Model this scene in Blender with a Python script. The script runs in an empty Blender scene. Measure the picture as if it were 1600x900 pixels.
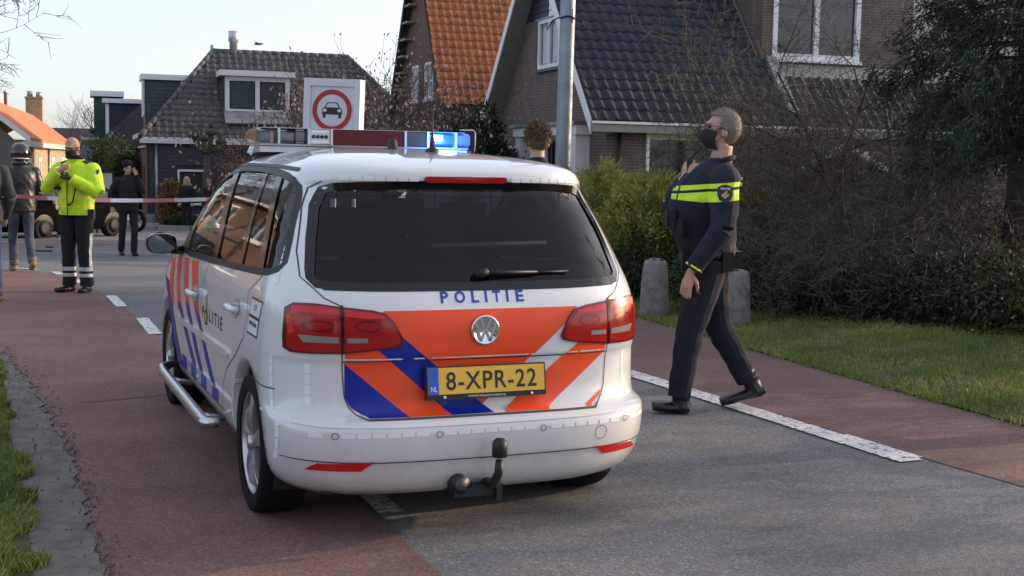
import bpy, bmesh, math, random
import numpy as np
from mathutils import Vector, Matrix, kdtree
R = math.radians
random.seed(7)
rng = np.random.default_rng(11)
SC = bpy.context.scene
COL = SC.collection

# ------------------------------------------------------------------ camera
CAM_H, PITCH, ROLL, FPX = 1.585, 0.0979, 0.0192, 2000.0
cam_d = bpy.data.cameras.new('camera')
cam_d.sensor_width = 36.0
cam_d.lens = 45.0
cam_d.clip_start = 0.05
cam_d.clip_end = 3000
cam = bpy.data.objects.new('camera', cam_d)
COL.objects.link(cam)
_f = Vector((0, math.cos(PITCH), -math.sin(PITCH)))
_r0 = Vector((1, 0, 0))
_u0 = _r0.cross(_f)
_r = _r0 * math.cos(ROLL) + _u0 * math.sin(ROLL)
_u = _u0 * math.cos(ROLL) - _r0 * math.sin(ROLL)
M = Matrix((( _r.x, _u.x, -_f.x, 0), (_r.y, _u.y, -_f.y, 0), (_r.z, _u.z, -_f.z, CAM_H), (0, 0, 0, 1)))
cam.matrix_world = M
SC.camera = cam
cam_d.dof.use_dof = False

# ------------------------------------------------------------------ sky, sun, exposure
SUN_AZ, SUN_EL = R(68), R(12.0)          # azimuth clockwise from +Y (forward)
world = bpy.data.worlds.new('World')
SC.world = world
world.use_nodes = True
nt = world.node_tree
nt.nodes.clear()
sky = nt.nodes.new('ShaderNodeTexSky')
sky.sky_type = 'NISHITA'
sky.sun_disc = False
sky.sun_elevation = SUN_EL
sky.sun_rotation = SUN_AZ
sky.air_density = 0.7
sky.dust_density = 2.2
sky.ozone_density = 2.0
bg = nt.nodes.new('ShaderNodeBackground')
bg.inputs['Strength'].default_value = 0.15
wo = nt.nodes.new('ShaderNodeOutputWorld')
veil = nt.nodes.new('ShaderNodeMixRGB')          # even pale tint added over the whole sky to whiten it and neutralise ambient
veil.inputs[0].default_value = .38
veil.inputs[2].default_value = (3.65, 3.55, 3.5, 1)
nt.links.new(sky.outputs[0], veil.inputs[1])
nt.links.new(veil.outputs[0], bg.inputs['Color'])
nt.links.new(bg.outputs[0], wo.inputs['Surface'])
sun_d = bpy.data.lights.new('sun', 'SUN')
sun_d.energy = 2.0
sun_d.angle = R(0.5)
sun_d.color = (1.0, 0.70, 0.44)
sun = bpy.data.objects.new('sun', sun_d)
COL.objects.link(sun)
_sd = Vector((math.sin(SUN_AZ) * math.cos(SUN_EL), math.cos(SUN_AZ) * math.cos(SUN_EL), math.sin(SUN_EL)))
sun.rotation_euler = _sd.to_track_quat('Z', 'Y').to_euler()
sun.location = (30, 20, 20)
SC.view_settings.view_transform = 'Standard'
SC.view_settings.look = 'None'
SC.view_settings.gamma = 1.0
SC.view_settings.use_curve_mapping = False
SC.view_settings.exposure = 1.34
SC.cycles.max_bounces = 6
SC.cycles.diffuse_bounces = 3
SC.cycles.glossy_bounces = 3
SC.cycles.transparent_max_bounces = 12
SC.cycles.use_denoising = True

# ------------------------------------------------------------------ picture <-> place helpers
def ray(u, v):
    X, Y = u - 800, v - 450
    cr, sr = math.cos(ROLL), math.sin(ROLL)
    x, y = X * cr + Y * sr, -X * sr + Y * cr
    c, s = math.cos(PITCH), math.sin(PITCH)
    return Vector((x, FPX * c - y * s, -FPX * s - y * c)) / FPX
def gz(y):
    "height of the street: level, then falling gently away"
    if y < 12: return 0.0
    if y < 16: return -.028 * (y - 12) ** 2 / 8
    return -.056 - .028 * (y - 16) if y < 110 else -2.688
def at(u, v, d):
    "point seen at pixel (u, v), d metres ahead"
    r = ray(u, v)
    return Vector((0, 0, CAM_H)) + r * (d / r.y)
def px(P):
    x, y, z = P[0], P[1], P[2] - CAM_H
    c, s = math.cos(PITCH), math.sin(PITCH)
    d = y * c - z * s
    if d < .1: return (-9999, -9999, d)
    X, Y = FPX * x / d, -FPX * (y * s + z * c) / d
    cr, sr = math.cos(ROLL), math.sin(ROLL)
    return (800 + X * cr - Y * sr, 450 + X * sr + Y * cr, d)

# ------------------------------------------------------------------ materials
MATS = {}
def nodes_of(name):
    m = bpy.data.materials.new(name)
    m.use_nodes = True
    t = m.node_tree
    b = t.nodes['Principled BSDF']
    return m, t, b
def L(t, a, b): t.links.new(a, b)
def mat(name, col, rough=.6, metal=0., var=0., vscale=8., bump=0., bscale=60., coat=0., spec=.5, emit=None, estr=0., sheen=0., col2=None, detail=4., coords='Object', stretch=None, sss=0.):
    if name in MATS: return MATS[name]
    m, t, b = nodes_of(name)
    b.inputs['Base Color'].default_value = (*col, 1)
    b.inputs['Roughness'].default_value = rough
    b.inputs['Metallic'].default_value = metal
    b.inputs['Specular IOR Level'].default_value = spec
    if coat:
        b.inputs['Coat Weight'].default_value = coat
        b.inputs['Coat Roughness'].default_value = .04
    if sheen: b.inputs['Sheen Weight'].default_value = sheen
    if sss:
        b.inputs['Subsurface Weight'].default_value = sss
        b.inputs['Subsurface Radius'].default_value = (.012, .005, .003)
    if emit:
        b.inputs['Emission Color'].default_value = (*emit, 1)
        b.inputs['Emission Strength'].default_value = estr
    if var or bump or col2:
        tc = t.nodes.new('ShaderNodeTexCoord')
        src = tc.outputs[coords]
        if stretch:
            mp = t.nodes.new('ShaderNodeMapping'); mp.inputs['Scale'].default_value = stretch
            L(t, src, mp.inputs[0]); src = mp.outputs[0]
    if var or col2:
        n = t.nodes.new('ShaderNodeTexNoise')
        n.inputs['Scale'].default_value = vscale
        n.inputs['Detail'].default_value = detail
        n.inputs['Roughness'].default_value = .65
        L(t, src, n.inputs['Vector'])
        rp = t.nodes.new('ShaderNodeValToRGB')
        c1 = tuple(max(0, c * (1 - var)) for c in col)
        c2 = col2 if col2 else tuple(min(1, c * (1 + var)) for c in col)
        rp.color_ramp.elements[0].position = .3; rp.color_ramp.elements[1].position = .7
        rp.color_ramp.elements[0].color = (*c1, 1); rp.color_ramp.elements[1].color = (*c2, 1)
        L(t, n.outputs[0], rp.inputs[0]); L(t, rp.outputs[0], b.inputs['Base Color'])
    if bump:
        n2 = t.nodes.new('ShaderNodeTexNoise')
        n2.inputs['Scale'].default_value = bscale; n2.inputs['Detail'].default_value = 5
        L(t, src, n2.inputs['Vector'])
        bp = t.nodes.new('ShaderNodeBump'); bp.inputs['Strength'].default_value = bump; bp.inputs['Distance'].default_value = .01
        L(t, n2.outputs[0], bp.inputs['Height']); L(t, bp.outputs[0], b.inputs['Normal'])
    MATS[name] = m
    return m
def mat_brick(name, c1, c2, mortar, bw=.21, bh=.0625, rough=.85, rowvar=.5):
    if name in MATS: return MATS[name]
    m, t, b = nodes_of(name)
    uv = t.nodes.new('ShaderNodeUVMap')
    br = t.nodes.new('ShaderNodeTexBrick')
    br.inputs['Scale'].default_value = 1.0
    br.inputs['Brick Width'].default_value = bw; br.inputs['Row Height'].default_value = bh
    br.inputs['Mortar Size'].default_value = .007; br.inputs['Mortar Smooth'].default_value = .2
    br.inputs['Bias'].default_value = 0.
    br.inputs['Color1'].default_value = (*c1, 1); br.inputs['Color2'].default_value = (*c2, 1)
    br.inputs['Mortar'].default_value = (*mortar, 1)
    L(t, uv.outputs[0], br.inputs['Vector'])
    n = t.nodes.new('ShaderNodeTexNoise'); n.inputs['Scale'].default_value = 3.; n.inputs['Detail'].default_value = 6
    L(t, uv.outputs[0], n.inputs['Vector'])
    mx = t.nodes.new('ShaderNodeMixRGB'); mx.blend_type = 'MULTIPLY'; mx.inputs[0].default_value = rowvar
    rp = t.nodes.new('ShaderNodeValToRGB'); rp.color_ramp.elements[0].position = .3; rp.color_ramp.elements[1].position = .65
    rp.color_ramp.elements[0].color = (.45, .45, .45, 1); rp.color_ramp.elements[1].color = (1, 1, 1, 1)
    L(t, n.outputs[0], rp.inputs[0]); L(t, br.outputs['Color'], mx.inputs[1]); L(t, rp.outputs[0], mx.inputs[2])
    L(t, mx.outputs[0], b.inputs['Base Color'])
    b.inputs['Roughness'].default_value = rough
    iv = t.nodes.new('ShaderNodeMath'); iv.operation = 'SUBTRACT'; iv.inputs[0].default_value = 1
    L(t, br.outputs['Fac'], iv.inputs[1])
    bp = t.nodes.new('ShaderNodeBump'); bp.inputs['Strength'].default_value = .8; bp.inputs['Distance'].default_value = .008
    L(t, iv.outputs[0], bp.inputs['Height']); L(t, bp.outputs[0], b.inputs['Normal'])
    MATS[name] = m
    return m
def mat_glass(name, tint=(.10, .12, .13), rough=.02, ior=1.5):
    "tinted pane: dark transmission with a clear reflection"
    if name in MATS: return MATS[name]
    m = bpy.data.materials.new(name); m.use_nodes = True
    t = m.node_tree; t.nodes.clear()
    o = t.nodes.new('ShaderNodeOutputMaterial'); tr = t.nodes.new('ShaderNodeBsdfTransparent'); gl = t.nodes.new('ShaderNodeBsdfGlossy')
    fr = t.nodes.new('ShaderNodeFresnel'); fr.inputs['IOR'].default_value = ior
    mxs = t.nodes.new('ShaderNodeMixShader')
    tr.inputs[0].default_value = (*tint, 1); gl.inputs['Roughness'].default_value = rough
    gl.inputs['Color'].default_value = (1, 1, 1, 1)
    L(t, fr.outputs[0], mxs.inputs[0]); L(t, tr.outputs[0], mxs.inputs[1]); L(t, gl.outputs[0], mxs.inputs[2])
    L(t, mxs.outputs[0], o.inputs['Surface'])
    MATS[name] = m
    return m

# ------------------------------------------------------------------ mesh helpers
class MB:
    def __init__(s): s.v = []; s.f = []; s.m = []; s.sm = []; s.uv = None
    def add(s, vs, fs, mi=0, smooth=False):
        o = len(s.v); s.v.extend([tuple(p) for p in vs])
        for q in fs: s.f.append(tuple(i + o for i in q)); s.m.append(mi); s.sm.append(smooth)
        return s
    def quad(s, a, b, c, d, mi=0): return s.add([a, b, c, d], [(0, 1, 2, 3)], mi)
    def poly(s, pts, mi=0): return s.add(pts, [tuple(range(len(pts)))], mi)
    def box(s, x0, x1, y0, y1, z0, z1, mi=0, T=None):
        vs = [Vector(p) for p in ((x0,y0,z0),(x1,y0,z0),(x1,y1,z0),(x0,y1,z0),(x0,y0,z1),(x1,y0,z1),(x1,y1,z1),(x0,y1,z1))]
        if T is not None: vs = [T @ p for p in vs]
        return s.add(vs, [(3,2,1,0),(4,5,6,7),(0,1,5,4),(1,2,6,5),(2,3,7,6),(3,0,4,7)], mi)
    def prism(s, pts, vec, mi=0, smooth=False):
        "polygon (3-D points) swept along vec"
        n = len(pts); vec = Vector(vec); a = [Vector(p) for p in pts]
        vs = a + [p + vec for p in a]
        fs = [tuple(reversed(range(n))), tuple(range(n, 2 * n))] + [(i, (i + 1) % n, n + (i + 1) % n, n + i) for i in range(n)]
        return s.add(vs, fs, mi, smooth)
    def tube(s, pts, rad, n=8, mi=0, cap=True, smooth=True, flat=1.0, up=None):
        pts = [Vector(p) for p in pts]
        if not hasattr(rad, '__len__'): rad = [rad] * len(pts)
        vs = []; fs = []; nrm = None
        for i, p in enumerate(pts):
            a = pts[max(i - 1, 0)]; b = pts[min(i + 1, len(pts) - 1)]
            t = (b - a)
            t = t.normalized() if t.length > 1e-9 else Vector((0, 0, 1))
            if nrm is None:
                ref = Vector(up) if up is not None else (Vector((0, 0, 1)) if abs(t.z) < .9 else Vector((1, 0, 0)))
                nrm = (ref - t * ref.dot(t)).normalized()
            else:
                nrm = nrm - t * nrm.dot(t)
                nrm = nrm.normalized() if nrm.length > 1e-6 else t.orthogonal().normalized()
            bn = t.cross(nrm)
            r = rad[i]
            rx, ry = (r if not hasattr(r, '__len__') else r[0]), (r * flat if not hasattr(r, '__len__') else r[1])
            for k in range(n):
                an = 2 * math.pi * k / n
                vs.append(p + nrm * (math.cos(an) * rx) + bn * (math.sin(an) * ry))
        m = len(pts)
        for i in range(m - 1):
            for k in range(n):
                k2 = (k + 1) % n
                fs.append((i * n + k, i * n + k2, (i + 1) * n + k2, (i + 1) * n + k))
        if cap:
            fs.append(tuple(reversed(range(n)))); fs.append(tuple(range((m - 1) * n, m * n)))
        return s.add(vs, fs, mi, smooth)
    def lathe(s, prof, c=(0, 0, 0), n=20, mi=0, axis='z', smooth=True, capends=True, a0=0, a1=2 * math.pi):
        "profile of (r, h)"
        vs = []; fs = []; full = abs(a1 - a0 - 2 * math.pi) < 1e-6
        N = n if full else n + 1
        for (r, h) in prof:
            for k in range(N):
                a = a0 + (a1 - a0) * k / n
                q = (r * math.cos(a), r * math.sin(a), h)
                if axis == 'x': q = (h, q[0], q[1])
                elif axis == 'y': q = (q[0], h, q[1])
                vs.append((q[0] + c[0], q[1] + c[1], q[2] + c[2]))
        for i in range(len(prof) - 1):
            for k in range(n):
                k2 = (k + 1) % N
                fs.append((i * N + k, i * N + k2, (i + 1) * N + k2, (i + 1) * N + k))
        if capends and full:
            if prof[0][0] > 1e-4: fs.append(tuple(reversed(range(N))))
            if prof[-1][0] > 1e-4: fs.append(tuple(range((len(prof) - 1) * N, len(prof) * N)))
        return s.add(vs, fs, mi, smooth)
    def build(s, name, mats, parent=None, loc=None, fixn=True, autosmooth=None):
        me = bpy.data.meshes.new(name)
        me.from_pydata(s.v, [], s.f)
        if not isinstance(mats, (list, tuple)): mats = [mats]
        for m in mats: me.materials.append(m)
        if len(s.f):
            me.polygons.foreach_set('material_index', s.m)
            me.polygons.foreach_set('use_smooth', s.sm)
        if fixn:
            bm = bmesh.new(); bm.from_mesh(me)
            bmesh.ops.recalc_face_normals(bm, faces=bm.faces[:])
            bm.to_mesh(me); bm.free()
        me.update()
        return link(name, me, parent, loc)
def link(name, me, parent=None, loc=None):
    o = bpy.data.objects.new(name, me)
    COL.objects.link(o)
    if parent is not None: o.parent = parent
    if loc is not None: o.location = loc
    return o
def tag(o, label=None, cat=None, group=None, kind=None):
    if label: o['label'] = label
    if cat: o['category'] = cat
    if group: o['group'] = group
    if kind: o['kind'] = kind
    return o
def thing(name, label, cat, loc=(0, 0, 0), rz=0., group=None):
    o = bpy.data.objects.new(name, None)
    COL.objects.link(o)
    o.location = loc; o.rotation_euler = (0, 0, rz); o.empty_display_size = .1
    return tag(o, label, cat, group)
def np_mesh(name, V, F, mats, parent=None, smooth=False, mi=None):
    "fast mesh from numpy arrays (all faces same size)"
    me = bpy.data.meshes.new(name)
    k = F.shape[1]
    me.vertices.add(len(V)); me.vertices.foreach_set('co', np.asarray(V, dtype=np.float32).ravel())
    me.loops.add(F.size); me.loops.foreach_set('vertex_index', F.astype(np.int32).ravel())
    me.polygons.add(len(F)); me.polygons.foreach_set('loop_start', (np.arange(len(F)) * k).astype(np.int32))
    for m in (mats if isinstance(mats, (list, tuple)) else [mats]): me.materials.append(m)
    if mi is not None: me.polygons.foreach_set('material_index', mi.astype(np.int32))
    me.polygons.foreach_set('use_smooth', [smooth] * len(F))
    me.update(calc_edges=True); me.validate()
    return link(name, me, parent)
def wall_uv(o):
    "UVs in metres for upright walls: along the wall, and up"
    me = o.data
    uvl = me.uv_layers.new(name='UVMap')
    for p in me.polygons:
        n = p.normal
        ax = 0 if abs(n.y) >= abs(n.x) else 1
        for li in p.loop_indices:
            c = me.vertices[me.loops[li].vertex_index].co
            uvl.data[li].uv = (c[ax], c.z) if abs(n.z) < .9 else (c.x, c.y)
    return o
# ================================================================== GROUND
def mat_aggregate(name, base, fleck, dark, rough=.9, scale=330., big=1.2, patch=.25, warm=None):
    m, t, b = nodes_of(name)
    tc = t.nodes.new('ShaderNodeTexCoord')
    v = t.nodes.new('ShaderNodeTexVoronoi'); v.inputs['Scale'].default_value = scale * .35
    L(t, tc.outputs['Object'], v.inputs['Vector'])
    r1 = t.nodes.new('ShaderNodeValToRGB')
    e = r1.color_ramp.elements
    e[0].position = 0; e[0].color = (*dark, 1); e[1].position = 1; e[1].color = (*fleck, 1)
    x = e.new(.35); x.color = (*base, 1); x = e.new(.82); x.color = (*[c * 1.15 for c in base], 1)
    sp = t.nodes.new('ShaderNodeSeparateColor'); L(t, v.outputs['Color'], sp.inputs[0]); L(t, sp.outputs[0], r1.inputs[0])
    n = t.nodes.new('ShaderNodeTexNoise'); n.inputs['Scale'].default_value = big; n.inputs['Detail'].default_value = 7; n.inputs['Roughness'].default_value = .7
    L(t, tc.outputs['Object'], n.inputs['Vector'])
    r2 = t.nodes.new('ShaderNodeValToRGB'); r2.color_ramp.elements[0].position = .3; r2.color_ramp.elements[1].position = .7
    r2.color_ramp.elements[0].color = (1 - patch, 1 - patch, 1 - patch, 1); r2.color_ramp.elements[1].color = (1 + patch * .3,) * 3 + (1,)
    L(t, n.outputs[0], r2.inputs[0])
    mx = t.nodes.new('ShaderNodeMixRGB'); mx.blend_type = 'MULTIPLY'; mx.inputs[0].default_value = 1
    n4 = t.nodes.new('ShaderNodeTexNoise'); n4.inputs['Scale'].default_value = .35; n4.inputs['Detail'].default_value = 3; L(t, tc.outputs['Object'], n4.inputs['Vector'])
    r4 = t.nodes.new('ShaderNodeValToRGB'); r4.color_ramp.elements[0].position = .38; r4.color_ramp.elements[1].position = .62; r4.color_ramp.elements[0].color = (.80, .80, .80, 1); r4.color_ramp.elements[1].color = (1.12, 1.12, 1.12, 1); L(t, n4.outputs[0], r4.inputs[0])
    m4 = t.nodes.new('ShaderNodeMixRGB'); m4.blend_type = 'MULTIPLY'; m4.inputs[0].default_value = 1; L(t, r2.outputs[0], m4.inputs[1]); L(t, r4.outputs[0], m4.inputs[2])
    L(t, r1.outputs[0], mx.inputs[1]); L(t, m4.outputs[0], mx.inputs[2]); L(t, mx.outputs[0], b.inputs['Base Color'])
    b.inputs['Roughness'].default_value = rough; b.inputs['Specular IOR Level'].default_value = .35
    n3 = t.nodes.new('ShaderNodeTexNoise'); n3.inputs['Scale'].default_value = scale * .5; n3.inputs['Detail'].default_value = 3
    L(t, tc.outputs['Object'], n3.inputs['Vector'])
    bp = t.nodes.new('ShaderNodeBump'); bp.inputs['Strength'].default_value = .55; bp.inputs['Distance'].default_value = .006
    L(t, n3.outputs[0], bp.inputs['Height']); L(t, bp.outputs[0], b.inputs['Normal'])
    MATS[name] = m
    return m
m_asph = mat_aggregate('asphalt', (.165, .166, .174), (.31, .31, .31), (.115, .115, .12))
m_red = mat_aggregate('red_asphalt', (.205, .118, .108), (.29, .20, .185), (.14, .082, .075), patch=.3)
m_dirt = mat('sandy_dirt', (.145, .132, .115), .95, var=.40, vscale=7, bump=.5, bscale=50, detail=10)
m_soil = mat('dark_soil_grass', (.05, .06, .025), .95, var=.5, vscale=6, bump=.8, bscale=30, col2=(.12, .13, .05))
m_pave = mat_aggregate('grey_paving', (.16, .15, .145), (.26, .25, .24), (.10, .095, .09), patch=.2)
def mat_paint():
    m, t, b = nodes_of('worn_road_paint')
    tc = t.nodes.new('ShaderNodeTexCoord')
    n = t.nodes.new('ShaderNodeTexNoise'); n.inputs['Scale'].default_value = 26; n.inputs['Detail'].default_value = 9; n.inputs['Roughness'].default_value = .75
    L(t, tc.outputs['Object'], n.inputs['Vector'])
    r = t.nodes.new('ShaderNodeValToRGB'); r.color_ramp.elements[0].position = .41; r.color_ramp.elements[1].position = .47
    r.color_ramp.elements[0].color = (.10, .10, .105, 1); r.color_ramp.elements[1].color = (.62, .62, .62, 1)
    L(t, n.outputs[0], r.inputs[0]); L(t, r.outputs[0], b.inputs['Base Color']); b.inputs['Roughness'].default_value = .8
    MATS['paint'] = m
    return m
m_paint = mat_paint()

def resample(pl, n):
    pl = [Vector((p[0], p[1], 0)) for p in pl]
    ds = [0]
    for a, b in zip(pl, pl[1:]): ds.append(ds[-1] + (b - a).length)
    out = []
    for i in range(n):
        s = ds[-1] * i / (n - 1)
        k = max(j for j in range(len(ds)) if ds[j] <= s + 1e-9); k = min(k, len(pl) - 2)
        w = (s - ds[k]) / max(ds[k + 1] - ds[k], 1e-9)
        out.append(pl[k].lerp(pl[k + 1], w))
    return out
def sheet(name, left, right, dz, m, n=40, cross=4, parent=None, kind='structure', hump=0., jit=0., edge_jit=0.):
    A, B = resample(left, n), resample(right, n)
    vs, fs = [], []
    for i in range(n):
        for j in range(cross + 1):
            w = j / cross
            p = A[i].lerp(B[i], w)
            if edge_jit and (j == 0 or j == cross):
                p.x += random.uniform(-1, 1) * edge_jit; p.y += random.uniform(-1, 1) * edge_jit
            z = gz(p.y) + dz + hump * math.sin(math.pi * min(w * 1.2, 1)) + (random.uniform(-jit, jit) if 0 < j < cross else 0)
            vs.append((p.x, p.y, z))
    for i in range(n - 1):
        for j in range(cross):
            a = i * (cross + 1) + j
            fs.append((a, a + 1, a + cross + 2, a + cross + 1))
    b = MB(); b.add(vs, fs, 0, True)
    o = b.build(name, m, parent)
    if kind and parent is None: o['kind'] = kind
    return o
# terrain: one wide sheet to the horizon
ys = [-30, -10, 0, 6, 12, 13, 14, 15, 16, 20, 30, 45, 70, 110, 200, 500, 1500]
b = MB(); xs = [-1500, -300, -80, -30, -10, 0, 10, 30, 80, 300, 1500]
b.add([(x, y, gz(y) - .03) for y in ys for x in xs], [(i * 11 + j, i * 11 + j + 1, i * 11 + j + 12, i * 11 + j + 11) for i in range(len(ys) - 1) for j in range(10)], 0, True)
o = b.build('ground', m_soil); o['kind'] = 'structure'
# carriageway: runs up the middle, then opens into the crossing
road = sheet('road', [(-3.2, -3), (-5.5, 5), (-9, 14), (-14, 17), (-40, 20), (-40, 30), (-20, 44), (-20, 60)], [(7.5, -3), (4.6, 4.5), (1.0, 13.5), (-.6, 18), (-3.0, 24), (-3.6, 30), (-6, 44), (-8, 60)], 0., m_asph, n=70, cross=10)
LINE_L = [(.9, 2.2), (-.25, 4.78), (-.72, 5.9), (-3.15, 11.28), (-3.62, 12.38), (-4.09, 13.34), (-4.62, 14.5), (-5.35, 16.0), (-6.3, 17.7), (-7.6, 19.1), (-9.5, 20.3), (-14, 22.2), (-24, 25)]
EDGE_L = [(-.45, 2.2), (-1.1, 3.7), (-1.55, 4.78), (-2.27, 6.52), (-3.08, 8.25), (-4.14, 10.28), (-5.4, 11.9), (-7.2, 13.6), (-9.5, 15.3), (-12.5, 16.8), (-16.5, 18.3), (-24, 20.5)]
GRASS_L = [(-.75, 2.2), (-1.35, 3.6), (-1.83, 4.76), (-2.34, 5.99), (-2.83, 7.09), (-3.72, 9.21), (-4.7, 10.5), (-6.3, 12.3), (-8.5, 14.0), (-11.5, 15.5), (-16, 17.2), (-24, 19.4)]
sheet('cycle_lane_left', EDGE_L, LINE_L, .004, m_red, n=60, cross=5)
sheet('dirt_verge', GRASS_L, EDGE_L, .010, m_dirt, n=420, cross=10, jit=.006, edge_jit=.028)
far_l = [(x - 6, y + 1.0) for x, y in GRASS_L]
sheet('grass_verge_left', far_l, [(x + .02, y) for x, y in GRASS_L], .014, m_soil, n=80, cross=16, jit=.012)
LINE_R = [(3.9, 3.6), (2.61, 6.34), (2.31, 6.90), (.97, 9.75), (-.1, 12.05), (-1.2, 14.6), (-2.6, 18), (-4.6, 23.0)]
GRASS_R = [(5.2, 3.0), (3.9, 6.0), (3.21, 7.87), (2.77, 9.07), (2.11, 10.93), (1.28, 13.37), (.35, 16.2), (-.9, 19.5), (-2.9, 24.5)]
sheet('cycle_lane_right', LINE_R, GRASS_R, .004, m_red, n=60, cross=5)
far_r = [(12, 5.0), (9.5, 9.0), (8.5, 12), (8, 14), (8, 17), (8, 20), (8, 24), (8, 28), (8, 34)]
sheet('grass_verge_right', [(x + .01, y) for x, y in GRASS_R], far_r, .012, m_soil, n=60, cross=20, hump=.16, jit=.012)
sheet('side_street_lane', [(-13, 27.2), (-8.3, 28.3), (-7.1, 29.6), (-5.2, 31)], [(-13, 28.4), (-8.6, 29.6), (-7.5, 30.9), (-5.6, 32.4)], .004, m_red, n=16, cross=2)
sheet('pavement', [(-30, 36.5), (-17, 38.5), (-11, 40), (-6, 41.5)], [(-30, 48), (-17, 52), (-11, 54), (-4, 56)], .10, m_pave, n=16, cross=3)
# painted markings (parts of the road)
def strip(name, pts, w, dz, m, parent, n=12, wob=0., ej=0.):
    P = resample(pts, n); vs = []; fs = []
    for i, p in enumerate(P):
        t = (P[min(i + 1, n - 1)] - P[max(i - 1, 0)]).normalized(); q = Vector((-t.y, t.x, 0)) * (w / 2)
        o = Vector((random.uniform(-wob, wob), random.uniform(-wob, wob), 0))
        for s in (1, -1):
            c = p + q * s * (1 + random.uniform(-ej, ej)) + o; vs.append((c.x, c.y, gz(c.y) + dz))
    fs = [(2 * i, 2 * i + 1, 2 * i + 3, 2 * i + 2) for i in range(n - 1)]
    b = MB(); b.add(vs, fs)
    return b.build(name, m, parent)
strip('edge_line', [(2.2, 6.86), (1.79, 7.75), (1.0, 9.45), (-.1, 11.8), (-1.2, 14.35)], .17, .008, m_paint, road, n=420, ej=.09)
strip('edge_line', [(2.245, 6.93), (1.98, 7.50)], .09, .009, m_paint, road, n=50, ej=.15)
for (a, c) in (((-.74, 6.15), (-.52, 5.63)), ((-1.9, 8.75), (-1.55, 7.98)), ((-3.16, 11.27), (-3.6, 12.38)), ((-4.09, 13.34), (-4.57, 14.5)), ((-5.5, 16.3), (-6.0, 17.25)), ((-6.33, 17.85), (-6.62, 18.45)), ((-7.0, 18.85), (-7.6, 19.25)), ((-8.6, 19.85), (-9.4, 20.3))):
    strip('lane_dash', [a, c], .115, .009, m_paint, road, n=40, ej=.06)
m_tar = mat('tar_seam', (.018, .018, .02), .8)
strip('tar_seam', [(-4.75, 15.75), (-4.0, 16.0), (-3.2, 16.05), (-2.2, 16.5), (-1.2, 16.7)], .035, .006, m_tar, road, n=26, wob=.02)
strip('tar_seam', [(-2.75, 8.05), (-2.3, 8.35), (-1.75, 8.6), (-1.3, 8.9)], .012, .008, m_tar, road, n=20, wob=.012)
strip('tar_seam', [(-7.4, 20.9), (-6.0, 20.5), (-4.6, 20.9)], .03, .006, m_tar, road, n=20, wob=.02)
m_drain = mat('dark_iron', (.03, .03, .03), .6, .6)

# grass blades
def mat_leaf(name, c1, c2, c3=None, scale=3., rough=.6, trans=.25, fine=40.):
    if name in MATS: return MATS[name]
    m, t, b = nodes_of(name)
    tc = t.nodes.new('ShaderNodeTexCoord')
    n = t.nodes.new('ShaderNodeTexNoise'); n.inputs['Scale'].default_value = scale; n.inputs['Detail'].default_value = 3
    n2 = t.nodes.new('ShaderNodeTexNoise'); n2.inputs['Scale'].default_value = fine; n2.inputs['Detail'].default_value = 1
    L(t, tc.outputs['Object'], n.inputs['Vector']); L(t, tc.outputs['Object'], n2.inputs['Vector'])
    ad = t.nodes.new('ShaderNodeMath'); ad.operation = 'ADD'; ad.inputs[1].default_value = -.5
    hf = t.nodes.new('ShaderNodeMath'); hf.operation = 'MULTIPLY_ADD'; hf.inputs[1].default_value = .9
    L(t, n2.outputs[0], ad.inputs[0]); L(t, ad.outputs[0], hf.inputs[0]); L(t, n.outputs[0], hf.inputs[2])
    rp = t.nodes.new('ShaderNodeValToRGB'); e = rp.color_ramp.elements
    e[0].position = .3; e[0].color = (*c1, 1); e[1].position = .62; e[1].color = (*c2, 1)
    if c3: x = e.new(.74); x.color = (*c3, 1)
    L(t, hf.outputs[0], rp.inputs[0]); L(t, rp.outputs[0], b.inputs['Base Color'])
    b.inputs['Roughness'].default_value = rough; b.inputs['Specular IOR Level'].default_value = .3
    if trans:
        tl = t.nodes.new('ShaderNodeBsdfTranslucent'); ms = t.nodes.new('ShaderNodeMixShader'); ms.inputs[0].default_value = trans
        L(t, rp.outputs[0], tl.inputs['Color']); L(t, b.outputs[0], ms.inputs[1]); L(t, tl.outputs[0], ms.inputs[2])
        L(t, ms.outputs[0], t.nodes['Material Output'].inputs['Surface'])
    MATS[name] = m
    return m
m_grass = mat_leaf('grass', (.125, .185, .04), (.26, .32, .08), (.42, .39, .18), scale=1.6)
def blades(name, P, h0, h1, label):
    n = len(P)
    ang = rng.uniform(0, 2 * np.pi, n); h = rng.uniform(h0, h1, n); w = rng.uniform(.002, .0045, n) * 1.3
    lean = rng.uniform(.1, .9, n) * h; la = rng.uniform(0, 2 * np.pi, n)
    d = np.stack([np.cos(ang), np.sin(ang), np.zeros(n)], 1) * w[:, None]
    tip = P + np.stack([np.cos(la) * lean, np.sin(la) * lean, h], 1)
    mid = P + np.stack([np.cos(la) * lean * .35, np.sin(la) * lean * .35, h * .6], 1)
    V = np.stack([P - d, P + d, mid + d * .8, tip, mid - d * .8], 1).reshape(-1, 3)
    i = np.arange(n) * 5
    F = np.stack([i, i + 1, i + 2, i + 3, i + 4], 1)
    o = np_mesh(name, V, F, m_grass)
    return tag(o, label, 'grass', kind='stuff')
def clump_noise(p):
    return np.sin(p[:, 0] * 5.1 + np.sin(p[:, 1] * 3.7)) * np.sin(p[:, 1] * 4.3 + 1.3 * np.sin(p[:, 0] * 2.9))
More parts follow.
